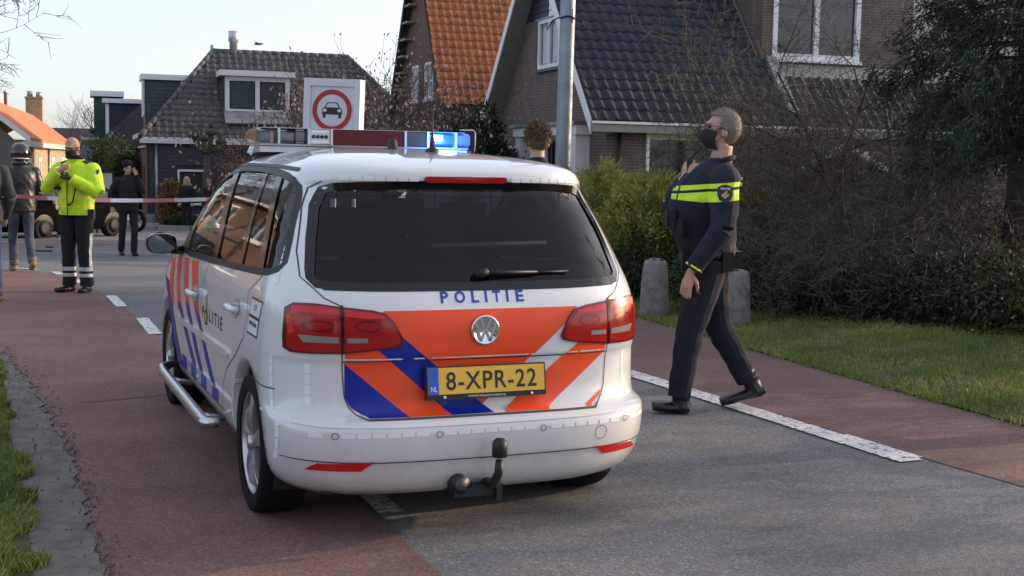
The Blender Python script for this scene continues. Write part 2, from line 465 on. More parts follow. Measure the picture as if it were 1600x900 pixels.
def scatter_between(A, B, n, lo=0., hi=1., keep=None, power=1.):
    A = np.array([(p.x, p.y) for p in resample(A, 60)]); B = np.array([(p.x, p.y) for p in resample(B, 60)])
    s = rng.uniform(0, 58.999, n); k = s.astype(int); w = (s - k)[:, None]
    a = A[k] * (1 - w) + A[k + 1] * w; c = B[k] * (1 - w) + B[k + 1] * w
    q = (lo + (hi - lo) * rng.uniform(0, 1, n) ** power)
    p = a * (1 - q[:, None]) + c * q[:, None]
    z = np.array([gz(y) for y in p[:, 1]])
    if keep is not None:
        ok = keep(p, q); p, q, z = p[ok], q[ok], z[ok]
    return p, q, z
p, q, z = scatter_between(GRASS_R[:8], far_r[:8], 170000, -.006, .50, lambda p, q: (p[:, 1] > 6.5) & (clump_noise(p) > -.75 + .5 * rng.uniform(-1, 1, len(p))))
z = z + .012 + .16 * np.sin(np.pi * np.minimum(q * 1.2, 1))
blades('grass', np.column_stack([p, z]), .018, .055, 'short green grass on the verge right of the road')
p, q, z = scatter_between(far_l[:7], GRASS_L[:7], 150000, .86, 1.016, lambda p, q: (p[:, 1] > 3.6) & (q < 1.0 + .016 * clump_noise(p * 2.3)))
blades('grass', np.column_stack([p, z + .014]), .02, .06, 'short green grass on the verge left of the dirt strip')
# crumbs of soil and leaf along the broken lane edge
def crumbs(pl, n, sd, r0, r1, m, label, up=.010):
    P = np.array([(p.x, p.y) for p in resample(pl, 80)]); s = rng.uniform(8, 60, n); k = s.astype(int); w = (s - k)[:, None]
    c = P[k] * (1 - w) + P[k + 1] * w + rng.normal(size=(n, 2)) * sd
    V = []; F = []
    for i, (x, y) in enumerate(c):
        r = random.uniform(r0, r1) * (1 if random.random() < .8 else 1.8); o = len(V); a0 = random.random() * 6
        V += [(x + r * random.uniform(.6, 1.2) * math.cos(a0 + a * 1.257), y + r * random.uniform(.6, 1.2) * math.sin(a0 + a * 1.257), gz(y) + up - .003) for a in range(5)] + [(x, y, gz(y) + up + r * .5)]
        F += [(o + a, o + (a + 1) % 5, o + 5) for a in range(5)]
    o = np_mesh('crumbs', np.array(V), np.array(F), m); tag(o, label, 'crumbs', kind='stuff')
crumbs(EDGE_L[:8], 1500, .045, .002, .007, mat('dark_crumbs', (.09, .07, .06), .95, var=.4, vscale=20), 'dark soil crumbs along the broken edge of the left cycle lane')
crumbs(GRASS_R[:7], 900, .03, .002, .006, mat('dark_crumbs', (.09, .07, .06), .95), 'dark soil crumbs along the grass edge of the right cycle lane', .012)
# pebbles and crumbs on the dirt verge
b = MB()
A_, B_ = GRASS_L[:6], EDGE_L[:6]
pp, q, z = scatter_between(A_, B_, 120, .05, .98)
for (x, y), zz in zip(pp, z):
    r = random.uniform(.003, .009)
    b.lathe([(0, -r), (r, -r * .2), (r * .8, r * .5), (0, r * .7)], (x, y, zz + .012), n=5)
tag(b.build('pebbles', mat('pebble_grey', (.13, .12, .11), .9)), 'small stones and crumbs scattered on the dirt verge', 'pebbles', kind='stuff')
# ================================================================== HOUSES
m_brickA = mat_brick('grey_brown_brick', (.16, .105, .085), (.115, .085, .078), (.21, .195, .18))
m_brickD = mat_brick('yellow_brick', (.42, .30, .17), (.36, .26, .15), (.40, .36, .30))
m_brickC = mat_brick('red_brown_brick', (.17, .075, .05), (.13, .06, .045), (.16, .14, .12))
m_white = mat('white_paint', (.74, .75, .76), .45, var=.06, vscale=5)
m_cream = mat('cream_paint', (.62, .58, .48), .5, var=.08, vscale=5)
m_soffit = mat('grey_green_soffit', (.24, .24, .21), .6, var=.1, vscale=4)
m_black = mat('black_paint', (.012, .013, .016), .45)
m_navy = mat('navy_board', (.012, .018, .035), .5, var=.3, vscale=6)
m_green = mat('dark_green_board', (.035, .055, .055), .55, var=.2, vscale=5)
m_zinc = mat('zinc', (.30, .32, .34), .45, .7, var=.25, vscale=4)
m_wglass = mat('window_glass', (.012, .016, .018), .03, spec=.8)
m_curt = mat('net_curtain', (.55, .58, .58), .9, var=.15, vscale=12)
def mat_tile(name, c1, c2, c3, rough=.75, spec=.4, big=1.1):
    m, t, b = nodes_of(name)
    g = t.nodes.new('ShaderNodeNewGeometry')
    n = t.nodes.new('ShaderNodeTexNoise'); n.inputs['Scale'].default_value = 5.5; n.inputs['Detail'].default_value = 2
    n2 = t.nodes.new('ShaderNodeTexNoise'); n2.inputs['Scale'].default_value = big; n2.inputs['Detail'].default_value = 6; n2.inputs['Roughness'].default_value = .75
    L(t, g.outputs['Position'], n.inputs['Vector']); L(t, g.outputs['Position'], n2.inputs['Vector'])
    r = t.nodes.new('ShaderNodeValToRGB'); r.color_ramp.elements[0].position = .33; r.color_ramp.elements[1].position = .66
    r.color_ramp.elements[0].color = (*c1, 1); r.color_ramp.elements[1].color = (*c2, 1)
    r2 = t.nodes.new('ShaderNodeValToRGB'); r2.color_ramp.elements[0].position = .56; r2.color_ramp.elements[1].position = .68
    r2.color_ramp.elements[0].color = (0, 0, 0, 1); r2.color_ramp.elements[1].color = (1, 1, 1, 1)
    L(t, n.outputs[0], r.inputs[0]); L(t, n2.outputs[0], r2.inputs[0])
    mx = t.nodes.new('ShaderNodeMixRGB'); L(t, r2.outputs[0], mx.inputs[0]); L(t, r.outputs[0], mx.inputs[1]); mx.inputs[2].default_value = (*c3, 1)
    L(t, mx.outputs[0], b.inputs['Base Color']); b.inputs['Roughness'].default_value = rough; b.inputs['Specular IOR Level'].default_value = spec
    n3 = t.nodes.new('ShaderNodeTexNoise'); n3.inputs['Scale'].default_value = 60; L(t, g.outputs['Position'], n3.inputs['Vector'])
    bp = t.nodes.new('ShaderNodeBump'); bp.inputs['Strength'].default_value = .3; bp.inputs['Distance'].default_value = .01
    L(t, n3.outputs[0], bp.inputs['Height']); L(t, bp.outputs[0], b.inputs['Normal'])
    MATS[name] = m
    return m
m_tileA = mat_tile('blue_black_tile', (.026, .032, .044), (.045, .052, .066), (.05, .058, .066), rough=.68, spec=.25)
m_tileB = mat_tile('orange_tile', (.30, .095, .04), (.46, .165, .07), (.15, .07, .04))
m_tileC = mat_tile('weathered_grey_tile', (.075, .078, .08), (.125, .125, .12), (.022, .022, .024), rough=.85, big=2.2)
m_tileD = mat('far_orange_roof', (.50, .15, .06), .85, var=.25, vscale=1.5, bump=.6, bscale=7)
m_tileE = mat('far_dark_roof', (.04, .045, .06), .7, var=.3, vscale=2, bump=.6, bscale=9)

def clip_poly(P, nu, nz, c, keep_less=True):
    out = []
    s = 1 if keep_less else -1
    n = len(P)
    for i in range(n):
        a, b_ = P[i], P[(i + 1) % n]
        da = s * (nu * a[0] + nz * a[1] - c); db = s * (nu * b_[0] + nz * b_[1] - c)
        if da <= 1e-9: out.append(a)
        if (da < -1e-9 and db > 1e-9) or (da > 1e-9 and db < -1e-9):
            w = da / (da - db); out.append((a[0] + (b_[0] - a[0]) * w, a[1] + (b_[1] - a[1]) * w))
    return out
def wall_poly(b, poly, holes, mapf, inward, mi=0):
    zs = sorted({min(p[1] for p in poly), max(p[1] for p in poly)} | {h[2] for h in holes} | {h[3] for h in holes})
    for z0, z1 in zip(zs, zs[1:]):
        band = clip_poly(clip_poly(poly, 0, 1, z0, False), 0, 1, z1)
        if len(band) < 3: continue
        cuts = sorted([(h[0], h[1]) for h in holes if h[2] < (z0 + z1) / 2 < h[3]])
        us = [-1e3]
        for c in cuts: us += [c[0], c[1]]
        us.append(1e3)
        for k in range(0, len(us), 2):
            q = clip_poly(clip_poly(band, 1, 0, us[k], False), 1, 0, us[k + 1])
            if len(q) >= 3: b.prism([mapf(*p) for p in q], inward, mi)
def window(root, mapf, u0, u1, z0, z1, nx=1, nz=1, fw=.07, frame=None, sash=None, inn=None, sill=True, glass=None, curtain=False):
    "mapf(u, z, out): frame part with a pane under it for each light"
    frame = frame or m_white; glass = glass or m_wglass
    def bx(b, a0, a1, c0, c1, o0, o1, mi=0):
        p = [mapf(a0, c0, o0), mapf(a1, c0, o0), mapf(a1, c1, o0), mapf(a0, c1, o0)]
        v = Vector(mapf(a0, c0, o1)) - Vector(mapf(a0, c0, o0)); b.prism(p, v, mi)
    b = MB()
    for (a0, a1, c0, c1) in ((u0, u0 + fw, z0, z1), (u1 - fw, u1, z0, z1), (u0 + fw, u1 - fw, z1 - fw, z1), (u0 + fw, u1 - fw, z0, z0 + fw)):
        bx(b, a0, a1, c0, c1, -.10, .025)
    wu = (u1 - u0 - fw * (nx + 1)) / nx
    for i in range(1, nx):
        a = u0 + fw + i * wu + (i - 1) * fw; bx(b, a, a + fw, z0 + fw, z1 - fw, -.09, .02)
    hz = (z1 - z0 - fw * (nz + 1)) / nz
    for j in range(1, nz):
        c = z0 + fw + j * hz + (j - 1) * fw
        for i in range(nx):
            a = u0 + fw + i * (wu + fw); bx(b, a, a + wu, c, c + fw, -.09, .015)
    f = b.build('window', frame, root)
    if sill:
        b = MB(); bx(b, u0 - .05, u1 + .05, z0 - .07, z0 - .003, -.06, .07); b.build('sill', m_black if sill == 'b' else frame, f)
    for i in range(nx):
        for j in range(nz):
            a = u0 + fw + i * (wu + fw); c = z0 + fw + j * (hz + fw)
            g = MB()
            if sash:
                s = .045
                for (a0, a1, c0, c1) in ((a, a + s, c, c + hz), (a + wu - s, a + wu, c, c + hz), (a + s, a + wu - s, c, c + s), (a + s, a + wu - s, c + hz - s, c + hz)):
                    bx(g, a0, a1, c0, c1, -.085, -.03, 1)
            bx(g, a, a + wu, c, c + hz, -.075, -.06, 0)
            if curtain: bx(g, a + wu * .3, a + wu, c, c + hz, -.0595, -.056, 2)
            g.build('pane', [glass, sash or frame, m_curt], f)
    return f
def pantile(w, l, amp=.022, lip=.02):
    b = MB(); n = 8; vs = []; fs = []
    for k in range(n + 1):
        u = w * 1.04 * k / n
        z = amp * math.sin(2 * math.pi * (k / n) + .6) + .012
        vs += [(u, -.02, z + .028), (u, l, z), (u, -.02, z + .028 - lip)]
    for k in range(n):
        a = 3 * k; fs += [(a, a + 3, a + 4, a + 1), (a + 2, a + 5, a + 3, a)]
    b.add(vs, fs, 0, True)
    me = bpy.data.meshes.new('roof_tile'); me.from_pydata(b.v, [], b.f); me.polygons.foreach_set('use_smooth', [True] * len(b.f)); me.update()
    return me
def tile_roof(root, roof, O, U, V, w, l, poly, m, skip=None):
    "lay pantiles over the roof polygon (u, v); the 300 that show largest are objects"
    O, U, V = Vector(O), Vector(U).normalized(), Vector(V).normalized(); N = U.cross(V)
    if N.z < 0: N = -N
    me = pantile(w, l * 1.06); me.materials.append(m)
    Wm = Matrix.Translation(root.location) @ Matrix.Rotation(root.rotation_euler.z, 4, 'Z')
    us = [p[0] for p in poly]; vs = [p[1] for p in poly]; cand = []
    nv = int((max(vs) - min(vs)) / l) + 1; nu = int((max(us) - min(us)) / w) + 1
    def inside(u, v):
        c = False; n = len(poly)
        for i in range(n):
            a, b_ = poly[i], poly[(i + 1) % n]
            if (a[1] > v) != (b_[1] > v) and u < (b_[0] - a[0]) * (v - a[1]) / (b_[1] - a[1]) + a[0]: c = not c
        return c
    for j in range(nv):
        for i in range(nu):
            u, v = min(us) + i * w, min(vs) + j * l
            if not inside(u + w * .5, v + l * .45) or (skip and skip(u + w / 2, v + l / 2)): continue
            T = Matrix(((U.x, V.x, N.x, 0), (U.y, V.y, N.y, 0), (U.z, V.z, N.z, 0), (0, 0, 0, 1)))
            T.translation = O + U * (u + random.uniform(-.006, .006)) + V * (v + random.uniform(-.008, .008)) + N * random.uniform(.0, .007)
            T = T @ Matrix.Rotation(random.uniform(-.012, .012), 4, 'Z')
            q = px(Wm @ T.translation)
            vis = -20 < q[0] < 1620 and -30 < q[1] < 900
            cand.append((0 if vis else 1, q[2], T))
    cand.sort(key=lambda c: (c[0], c[1]))
    for k, (s, d, T) in enumerate(cand[:300]):
        o = bpy.data.objects.new('roof_tile', me); COL.objects.link(o); o.parent = roof; o.matrix_local = T
    rest = cand[300:]
    if rest:
        V0 = np.array([v.co[:] for v in me.vertices]); F0 = np.array([p.vertices[:] for p in me.polygons]); VV = []; FF = []
        for k, (s, d, T) in enumerate(rest):
            A = np.array(T)
            VV.append(V0 @ A[:3, :3].T + A[:3, 3]); FF.append(F0 + k * len(V0))
        o = np_mesh('roof_tiles', np.concatenate(VV), np.concatenate(FF), m, roof, smooth=True); o['kind'] = 'stuff'
def ridge_caps(roof, A, B_, m, r=.11, l=.36):
    A, B_ = Vector(A), Vector(B_); n = max(1, int((B_ - A).length / l)); d = (B_ - A) / n
    for i in range(n):
        b = MB(); a = A + d * i
        b.tube([a, a + d * 1.04], [r, r * .9], 10, flat=.8)
        b.build('ridge_tile', m, roof)

# ---------------------------------------------------------------- grey brown brick house, right
AZ = R(18)
def W2(root, p):
    return Matrix.Translation(root.location) @ Matrix.Rotation(root.rotation_euler.z, 4, 'Z') @ Vector(p)
hA = thing('brick_house', 'grey brown brick house with steep blue black tiled roof behind the hedge', 'house', (1.82, 25.6, gz(25.6)), AZ)
GW, EH, RH, XL = 7.3, 2.98, 7.0, 13.0
mg = lambda u, z, o=0.: (-o, u, z)         # gable wall (x = 0), u runs away from the camera
mf = lambda u, z, o=0.: (u, -o, z)         # eaves wall (y = 0)
b = MB()
gab = [(.0, -.6), (GW, -.6), (GW, EH), (GW / 2, RH - .12), (.0, EH)]
gw = (2.15, 4.25, 4.02, 5.12); bay = (1.1, 4.9, .25, 2.5); sw = (5.45, 6.3, 1.0, 2.3)
wall_poly(b, gab, [gw, bay, sw], mg, (.25, 0, 0))
fw1 = (.86, 2.5, .6, 2.62); fw2 = (4.2, 6.0, .8, 2.3)
wall_poly(b, [(.252, -.6), (XL, -.6), (XL, EH), (.252, EH)], [fw1, fw2], mf, (0, .25, 0))
b.box(.26, XL, 7.05, GW, -.6, EH); b.box(XL - .25, XL - .01, .26, 7.04, -.6, EH)
wall_uv(b.build('wall', m_brickA, hA))
window(hA, mg, *gw, nx=3, nz=1, fw=.085, frame=m_white, sash=m_zinc, sill='b', curtain=True)
window(hA, mg, *sw, nx=1, nz=1, fw=.08, frame=m_white, sash=m_black)
window(hA, mg, *bay, nx=3, nz=2, fw=.09, frame=m_white, sash=m_green)
window(hA, mf, *fw1, nx=1, nz=1, fw=.07, frame=m_white, sill=False)
window(hA, mf, *fw2, nx=2, nz=1, fw=.07, frame=m_white, sill=False)
b = MB(); b.box(.93, 2.43, -.001, .03, 2.42, 2.55); b.build('transom', m_cream, hA)
# soldier course above the front window
b = MB()
for k in range(26): b.box(.70 + k * .072, .70 + k * .072 + .062, -.012, .02, 2.63, 2.85)
b.build('lintel_bricks', mat('lintel_brick', (.10, .065, .05), .9, var=.3, vscale=20), hA)
# white portal on the gable
b = MB(); b.box(-.34, -.002, .82, 5.0, 2.5, 2.70); b.box(-.40, -.001, .78, 5.06, 2.705, 2.78, 1); b.box(-.32, -.003, .9, 1.5, -.5, 2.497); b.box(-.30, -.003, 4.6, 4.92, -.5, 2.497)
b.box(-.335, -.325, 1.0, 1.4, 0, 2.4)
b.build('portal', [m_white, m_zinc], hA)
# boarding in the top of the gable
for k in range(14):
    b = MB(); z = 5.16 + k * .14
    y0 = (z - EH) / (RH - EH) * GW / 2 + .10; y1 = GW - y0
    if y1 - y0 < .2: break
    b.prism([(-.03, y0, z), (-.03, min(3.55, y1), z), (-.012, min(3.55, y1), z + .135), (-.012, y0, z + .135)], (.02, 0, 0), 0)
    if y1 > 3.6: b.prism([(-.03, 3.6, z), (-.03, y1, z), (-.012, y1, z + .135), (-.012, 3.6, z + .135)], (.02, 0, 0), 1)
    b.build('gable_board', [m_white, m_navy], hA)
b = MB(); b.box(-.05, -.004, 2.0, 4.4, 5.125, 5.155); b.build('flashing', m_zinc, hA)
# roof
OV = .42
sl = math.atan2(RH - EH, GW / 2); cs, sn = math.cos(sl), math.sin(sl); SL = (GW / 2) / cs
ov = .30
rb = MB()
z_e = EH - ov * sn; 
for s in (0, 1):
    P = [(-OV, -ov * cs, z_e), (XL + .3, -ov * cs, z_e), (XL + .3, GW / 2, RH), (-OV, GW / 2, RH)]
    if s: P = [(x, GW - y, z) for x, y, z in P]
    rb.prism(P, (0, 0, -.14))
roofA = rb.build('roof', m_soffit, hA)
tile_roof(hA, roofA, (-OV, -ov * cs - .06, z_e + .01), (1, 0, 0), (0, cs, sn), .235, .285, [(0, 0), (4.6, 0), (4.6, 2.0), (4.2, 2.1), (4.2, SL + ov), (0, SL + ov)], m_tileA)
tile_roof(hA, roofA, (4.6 - OV, -ov * cs - .06, z_e + .01), (1, 0, 0), (0, cs, sn), .235, .285, [(0, 0), (8.4, 0), (8.4, 1.55), (0, 1.55)], m_tileA)
ridge_caps(roofA, (-OV, GW / 2, RH + .06), (XL, GW / 2, RH + .06), m_tileA, r=.12)
# barge boards, white on the edge
for s in (0, 1):
    b = MB()
    y = lambda v: v if not s else GW - v
    P = [(-OV - .03, y(-ov * cs - .05), z_e - .26), (-OV - .03, y(GW / 2), RH - .20), (-OV - .03, y(GW / 2), RH + .07), (-OV - .03, y(-ov * cs - .05), z_e + .03)]
    b.prism(P, (.025, 0, 0)); b.build('barge_board', m_white, roofA)
    b = MB()
    P = [(-OV - .004, y(-ov * cs - .02), z_e - .25), (-OV - .004, y(GW / 2), RH - .20), (-.003, y(GW / 2), RH - .20), (-.003, y(-ov * cs - .02), z_e - .25)]
    b.prism(P, (0, 0, .03)); b.build('soffit', m_soffit, roofA)
b = MB(); b.box(-OV - .02, XL + .3, -ov * cs - .15, -ov * cs - .02, z_e - .22, z_e - .02, 0); b.box(-OV - .03, XL + .32, -ov * cs - .19, -ov * cs - .14, z_e - .06, z_e - .012, 1)
b.box(-OV + .3, XL + .2, -ov * cs - .01, -.003, z_e - .20, z_e - .17, 0)
b.build('gutter', [m_soffit, m_white], roofA)
b = MB(); b.tube([(.25, -.07, 2.9), (.25, -.07, -.5)], .045, 8); b.build('downpipe', m_black, hA)
# upper brick wing with white windows
b = MB(); wing = (4.2, 6.35, 4.25, 6.0)
wall_poly(b, [(3.95, 3.3), (7.7, 3.3), (7.7, 6.6), (3.95, 6.6)], [wing], lambda u, z, o=0.: (u, 1.05 - o, z), (0, .25, 0))
b.box(3.95, 4.19, 1.31, GW / 2, 3.6, 6.6); b.box(7.45, 7.7, 1.31, GW / 2, 3.6, 6.6)
wall_uv(b.build('dormer_wall', m_brickA, hA))
window(hA, lambda u, z, o=0.: (u, 1.05 - o, z), *wing, nx=2, nz=1, fw=.11, frame=m_white, sill=True)
b = MB(); b.box(3.85, 7.95, .75, GW / 2 + .2, 6.605, 6.8, 0); b.prism([(3.86, .95, 3.55), (3.945, .95, 3.55), (3.945, GW / 2, 6.6), (3.86, GW / 2, 6.6)], (0, -.03, .05), 1)
b.build('dormer_roof', [m_white, m_zinc], hA)
b = MB(); b.prism([(4.0, -.1, 2.98), (4.25, -.1, 2.98), (4.25, 1.0, 4.22), (4.0, 1.0, 4.22)], (0, -.05, .06)); b.build('valley_flashing', m_zinc, roofA)

# ---------------------------------------------------------------- orange tiled house
hB = thing('orange_roofed_house', 'tall house with steep orange pantile roof left of the lamp post', 'house', (-2.15, 40.0, gz(40)), AZ)
EB, RB, GB, XB = 4.25, 9.9, 6.8, 8.0
slb = math.atan2(RB - EB, GB / 2); cb, sb = math.cos(slb), math.sin(slb)
b = MB(); gwB = (1.6, 2.7, 4.3, 5.5); gwB2 = (3.6, 4.5, 4.3, 5.5)
wall_poly(b, [(0, -.6), (GB, -.6), (GB, EB), (GB / 2, RB - .15), (0, EB)], [gwB, gwB2], mg, (.25, 0, 0))
wall_poly(b, [(.252, -.6), (XB, -.6), (XB, EB), (.252, EB)], [(1.0, 2.2, 1.0, 2.6)], mf, (0, .25, 0))
b.box(.26, XB, GB - .25, GB, -.6, EB)
wall_uv(b.build('wall', m_brickC, hB))
window(hB, mg, *gwB, nx=2, nz=2, fw=.09, frame=m_white); window(hB, mg, *gwB2, nx=2, nz=2, fw=.09, frame=m_white)
window(hB, mf, 1.0, 2.2, 1.0, 2.6, nx=2, nz=1, frame=m_white)
b = MB()
for s in (0, 1):
    P = [(-.25, -.2 * cb, EB - .2 * sb), (XB, -.2 * cb, EB - .2 * sb), (XB, GB / 2, RB), (-.25, GB / 2, RB)]
    if s: P = [(x, GB - y, z) for x, y, z in P]
    b.prism(P, (0, 0, -.14))
roofB = b.build('roof', mat('dark_eaves', (.03, .03, .035), .6), hB)
tile_roof(hB, roofB, (-.25, -.2 * cb - .05, EB - .2 * sb), (1, 0, 0), (0, cb, sb), .245, .30, [(0, 0), (6.2, 0), (6.2, 6.3), (0, 6.3)], m_tileB)
b = MB()
for s in (0, 1):
    y = lambda v: v if not s else GB - v
    b.prism([(-.29, y(-.25), EB - .55), (-.29, y(GB / 2), RB - .3), (-.29, y(GB / 2), RB - .02), (-.29, y(-.25), EB - .25)], (.03, 0, 0))
b.build('barge_board', mat('dark_stained_wood', (.05, .045, .04), .7), roofB)
for k in range(9):
    z = EB + .5 + k * .55; yy = GB - (z - EB) / (RB - EB) * GB / 2
    b = MB(); b.box(-.27, -.005, yy - .9, yy - .1, z, z + .06); b.build('gable_board', m_soffit, hB)

# ---------------------------------------------------------------- black boarded house with hipped roof
hC = thing('boarded_house', 'black boarded house with hipped grey pantile roof and white dormer', 'house', (-12.85, 45.0, gz(45)), AZ)
EC, RC, DC, XC, HX = 3.02, 6.35, 6.6, 10.2, 2.55
b = MB(); b.box(.02, XC, .03, .25, -.1, EC - .02); b.box(.26, XC, DC - .2, DC, -.1, EC - .02); b.box(XC - .2, XC, .26, DC - .21, -.1, EC - .02)
b.build('wall', m_black, hC)
b = MB(); b.box(-.03, .015, .0, DC, -.1, 3.35, 0); wall_uv(b.build('side_wall', m_brickC, hC))
wC = (1.02, 2.05, .72, 1.98)
nb = 19
for k in range(nb):
    z0, z1 = .42 + k * .132, .42 + k * .132 + .128
    segs = [(.06, XC)] if z1 < wC[2] - .05 or z0 > wC[3] + .05 else [(.06, wC[0] - .02), (wC[1] + .02, XC)]
    for (a, c) in segs:
        b = MB(); b.prism([(a, .028, z0), (a, -.022, z0), (a, -.004, z1), (a, .028, z1)], (c - a, 0, 0)); b.build('weatherboard', m_navy, hC)
b = MB(); b.box(-.035, XC, -.05, .025, -.1, .41); b.build('plinth', mat('grey_plinth', (.22, .23, .24), .8, var=.2), hC)
window(hC, lambda u, z, o=0.: (u, .0 - o * 1.0, z), wC[0], wC[1], wC[2], wC[3], nx=1, nz=1, fw=.075, frame=m_white, sash=m_black, sill=False)
b = MB()
for k in range(-6, 7):
    for s in (1, -1):
        P0, P1 = Vector((1.535 + k * .16 - .55 * s, .050, .80)), Vector((1.535 + k * .16 + .55 * s, .050, 1.90))
        d = P1 - P0
        lo, hi = 0., 1.
        for lim, sg in ((1.14, 1), (1.93, -1)):
            if abs(d.x) > 1e-6:
                w = (lim - P0.x) / d.x
                if (d.x * sg) > 0: lo = max(lo, w)
                else: hi = min(hi, w)
        if hi - lo > .05: b.tube([P0 + d * lo, P0 + d * hi], .008, 4)
b.build('lattice', m_soffit, hC)
b = MB(); b.tube([(.30, -.09, 2.9), (.30, -.09, -.05)], .055, 8); b.tube([(.30, -.09, 2.9), (.30, -.2, 3.0)], .055, 8); b.build('downpipe', m_zinc, hC)
b = MB(); b.box(-.25, XC + .2, -.28, .02, EC - .14, EC + .0, 0); b.box(-.2, XC + .2, -.30, -.26, EC - .05, EC + .07, 0); b.build('gutter', m_white, hC)
b = MB()
ey = -.22
P = {'fl': (-.22, ey, EC), 'fr': (XC + .22, ey, EC), 'rl': (HX, DC / 2, RC), 'rr': (XC - HX, DC / 2, RC), 'bl': (-.22, DC - ey, EC), 'br': (XC + .22, DC - ey, EC)}
for q in (('fl', 'fr', 'rr', 'rl'), ('bl', 'fl', 'rl'), ('fr', 'br', 'rr'), ('br', 'bl', 'rl', 'rr')): b.prism([P[k] for k in q], (0, 0, -.08))
roofC = b.build('roof', m_black, hC)
Vf = Vector((0, DC / 2 - ey, RC - EC)); lf = Vf.length; wf = XC + .44
dsk = lambda u, v: 2.75 < u - .22 < 5.1 and v < lf and .62 * lf > v > .30 * lf
tile_roof(hC, roofC, (-.22, ey - .04, EC + .02), (1, 0, 0), Vf, .27, .30, [(0, 0), (wf, 0), (wf - HX - .22, lf), (HX + .22, lf)], m_tileC, dsk)
Vl = Vector((HX + .22, 0, RC - EC)); ll = Vl.length; wl = DC - 2 * ey
tile_roof(hC, roofC, (-.26, DC - ey, EC + .02), (0, -1, 0), Vl, .27, .30, [(0, 0), (wl, 0), (wl / 2, ll)], m_tileC)
ridge_caps(roofC, (HX, DC / 2, RC + .05), (XC - HX, DC / 2, RC + .05), m_tileC, .12)
ridge_caps(roofC, (-.22, ey, EC + .06), (HX, DC / 2, RC + .06), m_tileC, .12)
ridge_caps(roofC, (XC + .22, ey, EC + .06), (XC - HX, DC / 2, RC + .06), m_tileC, .12)
# front dormer
fy = .75
b = MB(); b.box(2.55, 5.25, fy - .22, 2.9, 5.36, 5.56); b.build('dormer_roof', m_white, hC)
b = MB(); b.box(2.72, 5.08, fy + .03, 2.7, 4.0, 5.355); b.build('dormer_wall', m_green, hC)
window(hC, lambda u, z, o=0.: (u, fy - o, z), 2.74, 5.06, 4.02, 5.35, nx=2, nz=1, fw=.16, frame=m_white, sash=m_black, sill=False)
b = MB()
for u0 in (2.74 + .16, 3.98): 
    b.box(u0 + .40, u0 + .44, fy + .035, fy + .055, 4.2, 5.2); b.box(u0 + .02, u0 + .82, fy + .035, fy + .056, 4.70, 4.73)
b.build('glazing_bar', m_black, hC)
b = MB(); b.prism([(2.7, fy - .62, 3.62), (5.1, fy - .62, 3.62), (5.1, fy - .02, 4.06), (2.7, fy - .02, 4.06)], (0, -.03, .05)); b.build('lead_apron', mat('lead', (.26, .28, .31), .5, .4, var=.35, vscale=3), hC)
# side dormer on the left hip
b = MB(); b.box(-.12, 2.6, 2.40, 4.2, 5.22, 5.42, 0); b.build('dormer_roof', m_white, hC)
b = MB(); b.box(.03, 2.3, 2.55, 4.05, 3.35, 5.215)
b.build('dormer_wall', m_green, hC)
for k in range(12):
    z = 3.45 + k * .14; b = MB(); b.prism([(.06, 2.545, z), (.06, 2.515, z), (.06, 2.53, z + .135), (.06, 2.545, z + .135)], (2.2, 0, 0)); b.build('weatherboard', m_green, hC)
window(hC, lambda u, z, o=0.: (.02 - o, u, z), 2.62, 4.0, 3.95, 5.20, nx=2, nz=1, fw=.09, frame=m_white, sill=False)
b = MB(); b.box(-.09, -.035, 2.47, 2.60, 3.85, 5.215); b.build('corner_post', m_white, hC)
# flue and cornice of the brick side wall
b = MB(); b.lathe([(.15, 0), (.15, .42), (.19, .44), (.19, .84), (0, .86)], (HX + .75, DC / 2, RC), n=14); b.build('flue', mat('galvanised_flue', (.5, .5, .49), .4, .6), hC)
b = MB(); b.lathe([(.06, -.1), (.06, .28), (0, .3)], (HX - .05, DC / 2, RC), n=8); b.build('flue', m_zinc, hC)
b = MB(); b.box(-.32, -.04, -.12, DC, 3.05, 3.22); b.box(-.12, -.035, -.05, DC, 2.72, 2.80); b.build('cornice', m_cream, hC)
window(hC, lambda u, z, o=0.: (-.03 - o, u, z), 1.2, 2.3, .6, 2.1, frame=mat('red_brown_frame', (.12, .04, .03), .6), sill=False)
window(hC, lambda u, z, o=0.: (-.03 - o, u, z), 3.6, 4.7, .6, 2.1, frame=mat('red_brown_frame', (.12, .04, .03), .6), sill=False)

# ---------------------------------------------------------------- house behind with two little dormers
hG = thing('dark_house', 'dark house with green and navy dormers beyond the boarded house', 'house', (-17.6, 54.5, gz(54.5)), AZ)
b = MB(); b.box(0, 6, 0, 9, -.3, 3.0); wall_uv(b.build('wall', m_brickC, hG))
b = MB(); b.prism([(-.3, -.3, 3.0), (6.3, -.3, 3.0), (3, -.3, 6.1)], (0, 9.6, 0)); b.build('roof', m_tileE, hG)
b = MB(); b.box(.35, 1.9, .6, 2.2, 3.2, 4.9); b.build('dormer', m_navy, hG)
b = MB(); b.box(.15, 2.0, .4, 2.4, 4.92, 5.1); b.box(.28, .42, .55, .65, 3.2, 4.9); b.build('dormer_roof', m_white, hG)
b = MB(); b.box(-.2, 1.0, 3.6, 5.6, 3.0, 5.3, 0); b.box(-.35, 1.1, 3.4, 5.8, 5.31, 5.55, 1); b.build('dormer', [mat('bottle_green_board', (.02, .06, .045), .6), m_white], hG)
b = MB(); b.box(-.03, -.002, 1.2, 1.5, 1.5, 2.6); b.build('window', m_white, hG)

